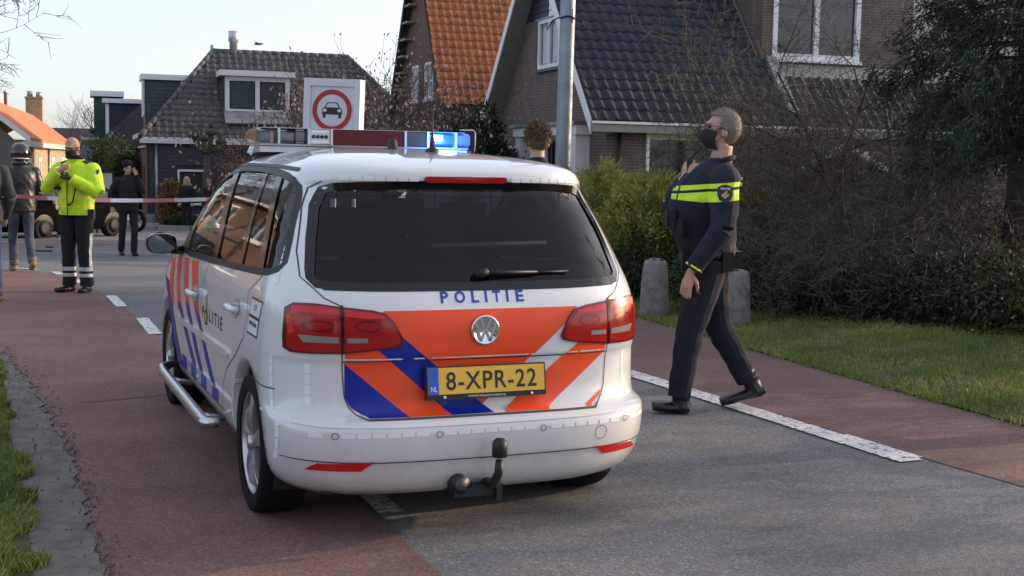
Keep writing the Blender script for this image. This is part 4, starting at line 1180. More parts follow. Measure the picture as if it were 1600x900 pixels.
CAR = thing('police_car', 'white police people carrier with orange and blue stripes and roof light bar', 'police car', (-.4008, 6.0321, 0), .3901)
WS = .965
SH = Shell(
    YR=[(.20, -.72), (.24, -.80), (.30, -.835), (.355, -.852), (.365, -.858), (.42, -.868), (.48, -.872), (.512, -.862), (.530, -.83), (.545, -.775), (.60, -.752), (.70, -.746), (.755, -.746), (.770, -.757), (.86, -.760), (.93, -.754), (1.0, -.735), (1.05, -.715), (1.10, -.69), (1.30, -.578), (1.465, -.482), (1.480, -.492), (1.500, -.508), (1.53, -.508), (1.553, -.488), (1.575, -.41), (1.595, -.26), (1.612, -.05), (1.63, .30), (1.645, .68), (1.652, 1.0)],
    YF=[(.20, 3.30), (.30, 3.48), (.45, 3.54), (.65, 3.53), (.78, 3.46), (.88, 3.33), (.95, 3.08), (1.0, 2.80), (1.06, 2.70), (1.286, 2.40), (1.425, 2.16), (1.485, 2.0), (1.53, 1.84), (1.56, 1.72), (1.59, 1.62), (1.61, 1.53), (1.63, 1.42), (1.645, 1.3), (1.652, 1.25)],
    WD=[(.20, .80), (.25, .85), (.32, .882), (.42, .893), (.55, .897), (.75, .897), (.88, .890), (.97, .876), (1.03, .858), (1.10, .833), (1.25, .783), (1.40, .728), (1.49, .688), (1.53, .664), (1.56, .63), (1.59, .56), (1.61, .49), (1.63, .37), (1.645, .22), (1.652, .1)], rcr=.40)
def WSz(z): return .965 + .035 * min(max((z - .86) / .20, 0), 1)
SH.WD = [(a, w_ * WSz(a)) for a, w_ in SH.WD]
zs = [.20, .22, .24, .27, .30, .33, .352, .366, .38, .41, .44, .47, .495, .512, .522, .53, .538, .546, .56, .58, .61, .64, .67, .70, .73, .752, .762, .772, .785, .81, .84, .87, .90, .93, .96, .99, 1.02, 1.05, 1.08, 1.11, 1.14, 1.17, 1.20, 1.23, 1.26, 1.29, 1.32, 1.35, 1.38, 1.41, 1.44, 1.465, 1.475, 1.485, 1.5, 1.515, 1.53, 1.542, 1.553, 1.564, 1.575, 1.585, 1.595, 1.604, 1.612, 1.621, 1.63, 1.638, 1.645, 1.652]
V, F = SH.shell(zs)
WIN_S = [(2.03, 1.045), (1.99, 1.10), (1.90, 1.27), (1.80, 1.35), (1.661, 1.422), (1.446, 1.483), (1.205, 1.514), (1.015, 1.527), (.642, 1.530), (.268, 1.522), (-.06, 1.504), (-.19, 1.487), (-.25, 1.458), (-.278, 1.42), (-.332, 1.34), (-.40, 1.222), (-.437, 1.15), (-.425, 1.122), (-.36, 1.104), (-.20, 1.093), (.3, 1.073), (.992, 1.052), (1.647, 1.034)]
def sy(y, z):
    WS = WSz(z); dx = SH.par(z)[2] * (1 / WS - 1)
    return y + dx * (y + 5.73) / (1.92 - SH.par(z)[2] / WS), z - .8 * (1 - WS) * (1.585 - z)
WIN_S0 = WIN_S
WIN_S = [sy(*p) for p in WIN_S0]
WIN_R = [(-.60, 1.452), (-.56, 1.467), (-.45, 1.474), (-.19, 1.481), (.19, 1.481), (.45, 1.474), (.56, 1.467), (.60, 1.452), (.64, 1.38), (.675, 1.25), (.698, 1.13), (.700, 1.10), (.68, 1.075), (.62, 1.067), (.40, 1.064), (0, 1.062), (-.40, 1.064), (-.62, 1.067), (-.68, 1.075), (-.700, 1.10), (-.698, 1.13), (-.675, 1.25), (-.64, 1.38)]
WZ = .309; AY = -.06; AR = .375
bm = bmesh.new()
bv = [bm.verts.new(p) for p in V]
for f in F:
    try: bm.faces.new([bv[i] for i in f])
    except ValueError: pass
kill = []; holes = {}
def in_hole(c):
    yr, yf, w = SH.par(c.z)
    if c.y < yr + .4 and abs(c.x) < .74 and in_poly(c.x, c.z, WIN_R) and c.y < SH.rear(c.x, c.z) + .05: return 'r'
    if abs(c.x) > .55 and in_poly(c.y, c.z, WIN_S): return 's'
    if 1.09 < c.z < 1.49 and c.y > yf - .30 and abs(c.x) < w * .84: return 'f'
    if abs(c.x) > .6:
        for wy in (AY, 2.678 + AY):
            if (c.y - wy) ** 2 + (c.z - WZ) ** 2 < AR ** 2: return 'w%d' % (0 if wy < 1 else 2)
    return None
for f in bm.faces:
    h = in_hole(f.calc_center_median())
    if h:
        kill.append(f)
        for v in f.verts: holes.setdefault(v, h)
bmesh.ops.delete(bm, geom=kill, context='FACES_ONLY')
bm.verts.ensure_lookup_table()
for v in list(bm.verts):
    if not v.is_valid: continue
    if not v.link_faces: bm.verts.remove(v); continue
    if v in holes and any(e.is_boundary for e in v.link_edges):
        h = holes[v]; c = v.co
        if h == 'r':
            q = min((seg_near(Vector((c.x, c.z)), Vector(WIN_R[i]), Vector(WIN_R[(i + 1) % len(WIN_R)])) for i in range(len(WIN_R))), key=lambda t: (t - Vector((c.x, c.z))).length)
            v.co = SH.P_rear(q.x, q.y)
        elif h == 's':
            q = min((seg_near(Vector((c.y, c.z)), Vector(WIN_S[i]), Vector(WIN_S[(i + 1) % len(WIN_S)])) for i in range(len(WIN_S))), key=lambda t: (t - Vector((c.y, c.z))).length)
            v.co = SH.P_side(q.x, q.y, 0, 1 if c.x > 0 else -1)
        elif h == 'f': pass
        else:
            wy = AY if h == 'w0' else 2.678 + AY
            d = Vector((c.y - wy, c.z - WZ)); d = d.normalized() * AR
            if c.z > .22: v.co = SH.P_side(wy + d.x, max(WZ + d.y, .2), 0, 1 if c.x > 0 else -1)
# turn the wheel-arch edge inwards
arch = [e for e in bm.edges if e.is_boundary and all(v in holes and holes[v][0] == 'w' for v in e.verts)]
ex = bmesh.ops.extrude_edge_only(bm, edges=arch)
for v in [g for g in ex['geom'] if isinstance(g, bmesh.types.BMVert)]: v.co.x *= .93
bmesh.ops.recalc_face_normals(bm, faces=bm.faces[:])
me = bpy.data.meshes.new('body'); bm.to_mesh(me); bm.free()
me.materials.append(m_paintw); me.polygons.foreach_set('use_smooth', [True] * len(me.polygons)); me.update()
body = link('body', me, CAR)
RR = SH.P_rear
LS = lambda y, z, o=0.: SH.P_side(*sy(y, z), o, -1)
RS = lambda y, z, o=0.: SH.P_side(*sy(y, z), o, 1)
# ---- underside, arches, interior
b = MB(); b.box(-.66, .66, -.66, 3.2, .205, .225); b.box(-.62, .62, -.5, 3.2, .215, .60)
for wy in (AY, 2.678 + AY):
    for sg in (-1, 1):
        b.lathe([(.385, .0), (.385, .30)], (sg * .82 - (.30 if sg > 0 else 0), wy, WZ), 24, 0, 'x', a0=-.35, a1=math.pi + .35)
        b.box(sg * .56 - .015, sg * .56 + .015, wy - .42, wy + .42, .22, .75)
b.build('underbody', m_bblk, CAR)
b = MB(); b.box(-.74, .74, -.55, 2.4, .60, .63)
for sg in (-1, 1): b.box(sg * .80 - .01, sg * .80 + .01, -.3, 2.2, .6, 1.0)
for (y, xs_) in ((-.12, (-.45, .02, .47)), (.75, (-.45, .02, .47)), (1.55, (-.38, .38))):
    for x in xs_:
        b.box(x - .20, x + .20, y, y + .16, .62, 1.12); b.box(x - .12, x + .12, y + .02, y + .12, 1.15, 1.36); b.box(x - .20, x + .20, y + .17, y + .55, .62, .78)
b.box(-.7, .7, 2.2, 2.6, .63, 1.0)
b.build('seats', m_seat, CAR)
b = MB(); b.tube([(-.05, -.2, 1.20), (.52, -.2, 1.21)], .010, 6); b.box(-.66, .66, -.50, -.22, .98, .995); b.build('luggage_cover', mat('grey_interior', (.30, .31, .33), .7), CAR)
b = MB()
for k in range(9): b.box(-.62, .62, .52, .525, .98 + k * .06, .985 + k * .06)
for k in range(13): b.box(-.62 + k * .1033, -.614 + k * .1033, .518, .523, .95, 1.48)
b.build('cage_grille', m_bblk, CAR)
b = MB(); b.tube([(-.44, .62, 1.02), (-.44, .66, 1.18), (-.44, .66, 1.30)], [(.20, .12), (.13, .11), (.11, .11)], 12); b.build('headrest_cover', mat('grey_cover', (.3, .31, .32), .8), CAR)
# ---- glass
b = MB(); patch(b, WIN_R, RR, -.004, .05); g = b.build('rear_window', m_tint, CAR)
b = MB(); ribbon(b, WIN_R, RR, .035, .0012, closed=True); b.build('seal', m_gloss, g)
for nm, mp in (('l', LS), ('r', RS)):
    b = MB(); patch(b, WIN_S0, mp, -.006, .06); g = b.build('side_window', m_sglass, CAR)
    b = MB(); ribbon(b, WIN_S0, mp, .030, .002, closed=True); b.build('seal', m_bblk, g)
    for P in ([(1.262, 1.512), (1.13, 1.518), (.835, 1.055), (.965, 1.052)], [(.452, 1.527), (.415, 1.528), (.205, 1.077), (.265, 1.075)], [(.163, 1.518), (.05, 1.512), (-.27, 1.098), (-.165, 1.092)], [(2.03, 1.045), (1.86, 1.04), (1.80, 1.05), (1.90, 1.27), (1.95, 1.19)]):
        b = MB(); patch(b, P, mp, .001, .06); b.build('pillar', m_gloss, g)
b = MB()
for k in range(9):
    z = 1.08 + .05 * k; y = SH.par(z)[1]
    w = SH.par(z)[2] * .82
    if k: b.add([(-w, y + .004, z), (w, y + .004, z), (pw, py + .004, pz), (-pw, py + .004, pz)], [(0, 1, 2, 3)])
    pw, py, pz = w, y, z
b.build('windscreen', mat_glass('windscreen_glass', (.7, .74, .74)), CAR)
# ---- tailgate livery
def band(poly, lines):
    for (p, q, keep) in lines:      # keep the side where keep lies
        nu, nz = q[1] - p[1], -(q[0] - p[0]); c = nu * p[0] + nz * p[1]
        poly = clip_poly(poly, nu, nz, c, nu * keep[0] + nz * keep[1] < c)
    return poly
T = [(-.588, .80), (-.50, .93), (-.43, .970), (.43, .970), (.50, .93), (.588, .80), (.586, .617), (.563, .57), (.50, .537), (-.50, .537), (-.563, .57), (-.586, .617)]
LA, LB, LC, LD_ = ((-.358, .863), (.041, .532)), ((-.453, .808), (-.147, .531)), ((-.592, .759), (-.332, .533)), ((-.582, .591), (-.513, .536))
LE, LF, LG, LI = ((.345, .872), (.003, .573)), ((.445, .815), (.08, .531)), ((.586, .762), (.285, .533)), ((.578, .598), (.47, .536))
up = (0, 1.5); dl = (-1, .3); dr = (1, .3)
bands = [('o', [(*LA, up), (*LE, up)]), ('b', [(*LA, dl), (*LB, up)]), ('o', [(*LB, dl), (*LC, up)]), ('b', [(*LC, dl), (*LD_, up)]), ('o', [(*LD_, dl)]),
         ('o', [(*LF, dr), (*LG, up)]), ('o', [(*LI, dr)])]
gate = None
for c, ln in bands:
    P = band(T, ln)
    if c == 'o' and ln[0][0] == LF[0]: P = band(P, [(*LA, up)])
    if len(P) < 3: continue
    b = MB(); patch(b, P, RR, .0016, .03); b.build('livery_stripe', m_orange if c == 'o' else m_blue, body)
GATE = [(-.60, .81), (-.594, .70), (-.588, .617), (-.572, .575), (-.548, .548), (-.51, .533), (.51, .533), (.548, .548), (.572, .575), (.588, .617), (.594, .70), (.60, .81)]
b = MB(); ribbon(b, GATE, RR, .0045, .0022)
ribbon(b, [(-.60, .99), (-.66, 1.02), (-.735, 1.10), (-.73, 1.2), (-.68, 1.38), (-.645, 1.46), (-.60, 1.49)], RR, .005, .0015); ribbon(b, [(.60, .99), (.66, 1.02), (.735, 1.10), (.73, 1.2), (.68, 1.38), (.645, 1.46), (.60, 1.49)], RR, .005, .0015)
ribbon(b, [(-.594, .7635), (.594, .7635)], RR, .006, .0022)  # dark line painted along the crease for its shadow
ribbon(b, [(-.86, .372), (-.48, .3655), (0, .363), (.48, .3655), (.86, .372)], RR, .005, .0012)
b.build('tailgate_gap_and_crease_shade', m_gap, body)
for ch, a_, w_ in (('P', 0, .092), ('O', .165, .128), ('L', .365, .092), ('I', .527, .030), ('T', .625, .092), ('I', .787, .030), ('E', .905, .095)):
    b = MB(); put_text(b, ch, lambda u, v: RR(-.187 + .374 * (a_ + w_ * u), .996 + .048 * v, .002), bold=.03); b.build('letter', m_ltext, body)
# badge
b = MB(); zc, yc = .884, SH.rear(0, .884)
tilt = lambda x, z, o: (x, yc - .004 - o, z)
b.lathe([(.052, -.002), (.052, -.012), (.0, -.012)], (0, yc, zc), 28, 1, 'y')
b.lathe([(.0525, -.004), (.064, -.004), (.063, -.015), (.057, -.017), (.0525, -.013)], (0, yc, zc), 28, 0, 'y')
def bar(p, q, w=.011):
    p, q = Vector(p), Vector(q); n = Vector((-(q - p).y, (q - p).x)).normalized() * w / 2
    P = [p + n, q + n, q - n, p - n]; b.prism([(v.x, yc - .0115, zc + v.y) for v in P], (0, -.0045, 0), 0)
for s in (-1, 1): bar((s * .023, .049), (s * .004, .006)); bar((s * .045, .030), (s * .021, -.047)); bar((s * .021, -.047), (s * .002, -.004))
bar((-.006, .006), (.006, .006), .008); bar((-.005, -.006), (.005, -.006), .008)
b.build('maker_badge', [m_chrome, mat('badge_blue_black', (.008, .012, .03), .2)], CAR)
# number plate
m_plate = mat('yellow_plate', (.80, .47, .04), .4); m_pblue = mat('plate_blue', (.01, .10, .55), .4)
PT = Matrix.Translation((0, -.792, .676)) @ Matrix.Rotation(R(-9), 4, 'X')
def pl(x, z, o=0.): return PT @ Vector((x, -o, z))
b = MB(); b.box(-.268, .268, -.004, .022, -.074, .064, 0, PT); b.build('plate_holder', m_bblk, CAR)
b = MB(); b.box(-.26, .26, -.010, -.0045, -.052, .058, 0, PT); b.box(-.2595, -.215, -.0115, -.0102, -.0515, .0575, 1, PT); plate = b.build('number_plate', [m_plate, m_pblue], CAR)
b = MB(); put_text(b, '8-XPR-22', lambda u, v: pl(-.182 + .405 * u, -.036 + .076 * v, .0112), bold=.012, spacing=1.12); b.build('plate_number', m_bblk, plate)
b = MB(); put_text(b, 'NL', lambda u, v: pl(-.250 + .028 * u, -.040 + .022 * v, .0125)); put_text(b, 'WWW.VOLKSWAGEN.NL', lambda u, v: pl(-.085 + .17 * u, -.068 + .009 * v, .0052), bold=.01)
for x in (-.19, .20): b.lathe([(0, -.012), (.006, -.010), (.006, -.004)], (PT @ Vector((x, 0, -.063)))[:], 8, 0, 'y')
b.build('plate_marks', m_white, plate)
# wiper, brake lamp, tow bar
b = MB(); b.tube([RR(-.025, 1.102, .02), RR(.03, 1.112, .028)], [.016, .018], 8); b.tube([RR(.0, 1.108, .03), RR(.12, 1.108, .022), RR(.26, 1.11, .018)], [.013, .010, .007], 6); b.tube([RR(.20, 1.11, .012), RR(.415, 1.113, .010)], .005, 5); b.build('rear_wiper', m_bblk, CAR)
b = MB(); P = [(-.176, 1.494), (.176, 1.494), (.188, 1.500), (.190, 1.507), (.186, 1.515), (.176, 1.518), (-.176, 1.518), (-.186, 1.515), (-.190, 1.507), (-.188, 1.500)]
patch(b, P, RR, .006, .03, 0, 0.); b.build('high_brake_lamp', m_lens, CAR)
b = MB(); b.tube([(0, -.62, .25), (0, -.78, .235), (.0, -.90, .26), (.0, -.948, .315), (.0, -.955, .37)], [.024, .024, .022, .019, .016], 10)
b.lathe([(.0, .462), (.018, .460), (.029, .448), (.032, .43), (.032, .385), (.026, .383), (.0, .383)], (0, -.955, 0), 16)
b.tube([(-.135, -.80, .258), (-.135, -.875, .258)], [.040, .038], 14); b.box(-.16, .04, -.86, -.62, .20, .245); b.box(.02, .045, -.88, -.84, .18, .25)
b.build('tow_bar', m_bblk, CAR)
b = MB(); b.lathe([(0, -.882), (.026, -.880), (.028, -.872)], (-.135, 0, .258), 14, 0, 'y'); b.build('tow_socket', mat('grey_plastic', (.06, .07, .08), .5), CAR)
# tail lamps
TLP = [(-.795, .975), (-.765, .996), (-.69, .996), (-.60, .985), (-.474, .971), (-.425, .958), (-.392, .925), (-.362, .869), (-.352, .846), (-.362, .829), (-.41, .818), (-.477, .811), (-.593, .799), (-.70, .796), (-.78, .797), (-.803, .812), (-.804, .865)]
for sg in (-1, 1):
    S_ = lambda P, s=sg: [(-p[0] * s if s > 0 else p[0], p[1]) for p in P]
    fl = lambda P: S_(P)
    b = MB(); patch(b, fl(TLP), RR, .012, .03, 0, -.004); lamp = b.build('tail_lamp', m_lensd, CAR)
    inner = lambda k: [((p[0] + .58) * k - .58, (p[1] - .895) * k * .98 + .895) for p in TLP]
    b = MB(); patch(b, fl(inner(.94)), RR, .0132, .03); b.build('lens', m_lens, lamp)
    b = MB(); patch(b, fl([(-.772, .984), (-.69, .985), (-.607, .975), (-.607, .952), (-.74, .960), (-.772, .95)]), RR, .0146, .03); patch(b, fl([(-.585, .972), (-.48, .960), (-.435, .950), (-.425, .940), (-.50, .938), (-.585, .948)]), RR, .0146, .03); patch(b, fl([(-.79, .95), (-.772, .95), (-.765, .88), (-.785, .87)]), RR, .0146, .03); b.build('reflector_band', m_lensb, lamp)
    b = MB(); patch(b, fl([(-.755, .872), (-.61, .866), (-.61, .842), (-.735, .842)]), RR, .0146, .03); patch(b, fl([(-.58, .862), (-.50, .862), (-.50, .843), (-.58, .843)]), RR, .0146, .03); b.build('clear_strip', m_clear, lamp)
    b = MB(); ribbon(b, fl([(-.596, .99), (-.596, .798)]), RR, .012, .0155); b.build('seam', m_gloss, lamp)
    for (cx_, w_) in ((-.685, .055), (-.495, .05)):
        b = MB(); P = [(cx_ + w_ * math.cos(t), .908 + .020 * math.sin(t)) for t in [k * math.pi / 8 for k in range(16)]]; ribbon(b, fl(P), RR, .006, .0148, closed=True, sub=.02); b.build('bulb_ring', m_lensd, lamp)
    b = MB(); patch(b, S_([(-.75, .330), (-.71, .362), (-.495, .371), (-.545, .330)]), RR, .004, .03, 0, -.002); b.build('bumper_reflector', m_lensb, CAR)
    for x_, z_ in ((-.65, .478), (-.231, .474)):
        b = MB(); P = [(x_ + .0125 * math.cos(t), z_ + .0125 * math.sin(t)) for t in [k * math.pi / 8 for k in range(16)]]
        ribbon(b, S_(P), RR, .0025, .0022, closed=True, sub=.02); b.build('parking_sensor', m_gap, CAR)
b = MB(); P = [(.515 + .030 * math.cos(t), .433 + .030 * math.sin(t)) for t in [k * math.pi / 12 for k in range(24)]]; ribbon(b, P, RR, .0025, .0022, closed=True, sub=.02); b.build('towing_eye_cover', m_gap, CAR)
# pressed edges: bumper ledge, shoulder line, spoiler lip
for P_, w_, o_ in (([(-.80, .522), (-.70, .516), (-.4, .512), (0, .511), (.4, .512), (.70, .516), (.80, .522)], .010, .003),):
    b = MB(); ribbon(b, P_, RR, w_, o_); b.build('bumper_edge', m_paintw, body)
b = MB(); ribbon(b, [(-.66, 1.052), (-.4, 1.048), (0, 1.046), (.4, 1.048), (.66, 1.052)], RR, .004, .001); b.build('glass_edge_gap', m_gap, body)
# clear reflective tape squares
def tape_sq(P, mp):
    b = MB(); patch(b, P, mp, .0014, .05); b.build('reflective_tape', m_tape, body)
x = -.745
while x < .75:
    if all(abs(abs(x + .026) - s) > .036 for s in (.65, .231)): tape_sq([(x, .470), (x + .052, .470), (x + .052, .488), (x, .488)], RR)
    x += .0595
for k in range(6):
    z = .535 + k * .044
    if .54 < z < .78:
        tape_sq([(-.735, z), (-.712, z), (-.712, z + .038), (-.735, z + .038)], RR); tape_sq([(.700, z), (.718, z), (.718, z + .038), (.700, z + .038)], RR)
for k in range(9):
    z = .35 + k * .048
    tape_sq([(-.845, z), (-.836, z), (-.836, z + .042), (-.845, z + .042)], RR)
for k in range(9):
    z = 1.06 + k * .034; tape_sq([(-.475 + (z - 1.04) * .42, z), (-.455 + (z - 1.04) * .42, z), (-.448 + (z - 1.04) * .42, z + .028), (-.468 + (z - 1.04) * .42, z + .028)], LS)
for k in range(7):
    for s in (-1, 1): 
        x = s * (.235 + k * .048); tape_sq([(x - .021, 1.496), (x + .021, 1.496), (x + .021, 1.516), (x - .021, 1.516)], RR)
# ---- left and right side details
for nm, mp, sg in (('l', LS, -1), ('r', RS, 1)):
    for P in ([(2.293, .961), (2.151, .986), (2.079, .684), (2.232, .695)], [(2.059, 1.0), (1.92, 1.005), (1.742, .676), (1.902, .691)], [(1.807, 1.006), (1.642, 1.01), (1.388, .68), (1.533, .70)], [(1.534, 1.012), (1.319, 1.018), (1.025, .682), (1.20, .72)]):
        b = MB(); patch(b, P, mp, .0014, .05); b.build('livery_stripe', m_orange, body)
    for P in ([(2.47, .84), (2.30, .823), (1.767, .367), (1.96, .367)], [(2.02, .81), (1.90, .69), (1.742, .676), (1.36, .45), (1.21, .45), (1.868, .81)][:0] or [(1.93, .74), (1.80, .74), (1.215, .455), (1.36, .455)], [(1.60, .77), (1.48, .77), (.985, .455), (1.12, .455)], [(1.26, .79), (1.12, .76), (.60, .455), (.74, .455)],
              [(1.774, .446), (1.60, .446), (1.64, .369), (1.80, .369)], [(1.412, .446), (1.25, .446), (1.30, .369), (1.46, .369)], [(1.051, .446), (.898, .446), (.94, .372), (1.11, .372)], [(.70, .446), (.52, .446), (.56, .376), (.75, .376)]):
        b = MB(); patch(b, P, mp, .0020, .05); b.build('livery_stripe', m_blue, body)
    b = MB()
    for ln in ([(1.0, 1.05), (1.035, .85), (1.065, .653), (1.08, .36)], [(-.30, 1.09), (-.14, 1.0), (-.20, .90), (-.16, .80), (.02, .70), (.25, .60), (.37, .50), (.42, .36)], [(1.95, 1.03), (2.10, .9), (2.14, .7), (2.12, .36)], [(2.12, .362), (.42, .372)], [(-.37, .66), (-.52, .655), (-.66, .655)]):
        ribbon(b, ln, mp, .005, .0026)
    b.build('door_gap', m_gap, body)
    b = MB(); patch(b, [(1.915, .628), (1.90, .657), (.225, .689), (.205, .676), (.21, .659), (.23, .655)], mp, .014, .1, 0, 0.); b.build('side_moulding', m_paintw, CAR)
    for y0, z0 in ((1.24, .852), (.08, .903)):
        b = MB(); P = [(y0 + .085 * math.cos(t), z0 + .045 * math.sin(t)) for t in [k * math.pi / 10 for k in range(20)]]
        patch(b, P, mp, .0022, .05, 1)
        b.tube([mp(y0 + .115, z0 - .002, .012), mp(y0 + .09, z0, .036), mp(y0, z0 + .004, .042), mp(y0 - .09, z0 + .004, .036), mp(y0 - .115, z0 + .002, .012)], [.013, .016, .017, .016, .013], 8)
        b.build('door_handle', [m_paintw, mat('handle_recess', (.45, .46, .47), .35, coat=.6)], CAR)
    # lettering with flame emblem in place of the O
    b = MB(); dirn = -1 if sg < 0 else 1
    yy = (lambda u: .985 - .64 * u) if sg < 0 else (lambda u: .345 + .64 * u)
    put_text(b, 'P', lambda u, v: mp(yy(.0 + .075 * u), .752 + .062 * v, .0022), bold=.02); b.build('letter', m_bblk, body)
    for k_, (ch, a_, w_) in enumerate((('L', .34, .08), ('I', .50, .025), ('T', .60, .09), ('I', .76, .025), ('E', .86, .08))):
        b = MB(); put_text(b, ch, lambda u, v: mp(yy(a_ + w_ * u), .756 + .064 * v, .0022), bold=.02); b.build('letter', m_bblk, body)
    b = MB(); fl_ = [(0, -.10), (.05, -.06), (.055, .0), (.03, .04), (.045, .085), (.02, .16), (.0, .24), (-.012, .15), (-.045, .09), (-.03, .04), (-.055, .0), (-.05, -.06)]
    c0 = .865; sc_ = .72
    patch(b, [(yy(.19) + p[0] * sc_, .785 + p[1] * sc_ * .72) for p in fl_], mp, .0022, .05); ribbon(b, [(yy(.19) + .045 * math.cos(t), .765 + .034 * math.sin(t)) for t in [k * math.pi / 8 for k in range(16)]], mp, .012, .0028, 1, True)
    b.build('flame_emblem', [mat('emblem_gold', (.42, .33, .06), .4), m_bblk], body)
    # stickers
    for z0, z1, fm in ((.914, .986, 'sticker_red'), (.837, .909, 'sticker_navy')):
        a0, a1 = -.245, -.455
        b = MB(); patch(b, [(a0, z0), (a1, z0), (a1, z1), (a0, z1)], mp, .002, .05, 0); ribbon(b, [(a0, z0), (a1, z0)], mp, .008, .003, 1); ribbon(b, [(a0, z1), (a1, z1)], mp, .008, .003, 1); ribbon(b, [(a0, z0), (a0, z1)], mp, .004, .003, 2); ribbon(b, [(a1, z0), (a1, z1)], mp, .004, .003, 2)
        ye = (lambda u: a0 + (a1 - a0) * u) if sg < 0 else (lambda u: a1 + (a0 - a1) * u)
        if z0 > .9: put_text(b, '112', lambda u, v: mp(ye(.36 + .28 * u), z0 + .026 + .026 * v, .003), 3, .02)
        else:
            put_text(b, '0900', lambda u, v: mp(ye(.12 + .30 * u), z0 + .036 + .018 * v, .003), 2, .02); put_text(b, '8844', lambda u, v: mp(ye(.58 + .30 * u), z0 + .036 + .018 * v, .003), 2, .02)
            patch(b, [(ye(.5) + .008 * math.cos(t), z0 + .046 + .012 * math.sin(t)) for t in [k * math.pi / 4 for k in range(8)]], mp, .003, .05, 2)
        b.build('sticker', [m_tape, mat(fm, (.35, .02, .03) if 'red' in fm else (.01, .015, .05), .5), m_bblk, m_ltext], body)
    # step tube
    b = MB(); X_ = sg * .955
    b.tube([(X_ * .93, 2.28, .31), (X_, 2.22, .295), (X_, 2.10, .285), (X_, .62, .285), (X_, .52, .29), (X_ * .95, .47, .30)], [.024, .029, .030, .030, .029, .024], 12)
    for y in (.8, 1.9): b.tube([(X_, y, .28), (X_ * .85, y, .25)], .015, 6)
    b.build('side_step', m_steel, CAR)
    # mirror
    b = MB(); mx_ = sg * .985; my_, mz_ = 1.93, 1.075
    V_ = []; rings = [(-.015, .96), (.0, 1.0), (.05, .99), (.10, .85), (.14, .5), (.155, .15)]
    for (o_, k_) in rings:
        for t in range(16):
            a = 2 * math.pi * t / 16; cx_, sx_ = math.cos(a), math.sin(a)
            V_.append((mx_ + sg * .0 + .088 * k_ * math.copysign(abs(cx_) ** .75, cx_), my_ + o_, mz_ + .060 * k_ * math.copysign(abs(sx_) ** .75, sx_)))
    b.add(V_, [(i * 16 + k, i * 16 + (k + 1) % 16, (i + 1) * 16 + (k + 1) % 16, (i + 1) * 16 + k) for i in range(5) for k in range(16)] + [tuple(range(80, 96))], 0, True)
    b.tube([(sg * .86, 1.96, 1.035), (sg * .93, 1.95, 1.04)], [.03, .026], 8, 0)
    mo = b.build('door_mirror', m_gloss, CAR)
    b = MB(); b.add([(mx_ + .080 * math.copysign(abs(math.cos(a)) ** .75, math.cos(a)), my_ - .0155, mz_ + .053 * math.copysign(abs(math.sin(a)) ** .75, math.sin(a))) for a in [2 * math.pi * t / 20 for t in range(20)]], [tuple(range(20))]); b.build('mirror_glass', m_mirror, mo)
    b = MB(); b.lathe([(0, .150), (.04, .12), (.06, .06), (.062, .04)], (mx_, my_, mz_ + .005), 12, 0, 'y'); b.build('mirror_cap', m_gloss, mo)
    b = MB(); ribbon(b, [(-.18, 1.535), (.3, 1.545), (1.0, 1.548), (1.3, 1.538), (1.5, 1.52)], mp, .014, .004); b.build('roof_trim', m_bblk, CAR)
# ---- wheels
def wheel(x, y, sg):
    w = bpy.data.objects.new('wheel', None); COL.objects.link(w); w.parent = CAR; w.location = (x, y, WZ)
    b = MB(); b.lathe([(.232, .095), (.25, .105), (.285, .108), (.305, .095), (.314, .07), (.316, 0), (.314, -.07), (.305, -.10), (.28, -.11), (.232, -.10)], (0, 0, 0), 40, 0, 'x', capends=False)
    b.build('tyre', m_rub, w)
    b = MB(); f = sg * .085
    b.lathe([(.236, f), (.236, f + sg * .012), (.222, f + sg * .006), (.214, f - sg * .05), (.20, -f)], (0, 0, 0), 40, 0, 'x', capends=False)
    b.lathe([(0, f * .1), (.205, f * .1)], (0, 0, 0), 30, 1, 'x')
    for k in range(5):
        a = 2 * math.pi * k / 5 + .3
        for (r0, w0, r1, w1) in ((.03, .052, .222, .100),):
            ca, sa = math.cos(a), math.sin(a)
            def pt(r, t, d): return (f + sg * (.006 - d) , r * ca - t * sa, r * sa + t * ca)
            P = [pt(r0, w0 / 2, 0), pt(.12, .058 / 2, -.004), pt(r1, w1 / 2, .006), pt(r1, .012, .006), pt(.145, .0, .004), pt(r1, -.012, .006), pt(r1, -w1 / 2, .006), pt(.12, -.058 / 2, -.004), pt(r0, -w0 / 2, 0)]
            q = [Vector(p) + Vector((-sg * .035, 0, 0)) for p in P]; n = len(P)
            b.add([pt(.10, 0, -.012)] + P, [(0, i + 1, i + 2) for i in range(n - 1)] + [(0, n, 1)], 0, False)
            b.add(P + q, [(i, (i + 1) % n, n + (i + 1) % n, n + i) for i in range(n)], 0, False)
    b.lathe([(.035, f - sg * .0), (.034, f + sg * .022), (.0, f + sg * .026)], (0, 0, 0), 16, 0, 'x')
    b.build('rim', [m_rim, m_bblk], w, fixn=True)
    return w
for sg in (-1, 1):
    wheel(sg * .750, AY, sg); wheel(sg * .756, 2.678 + AY, sg)
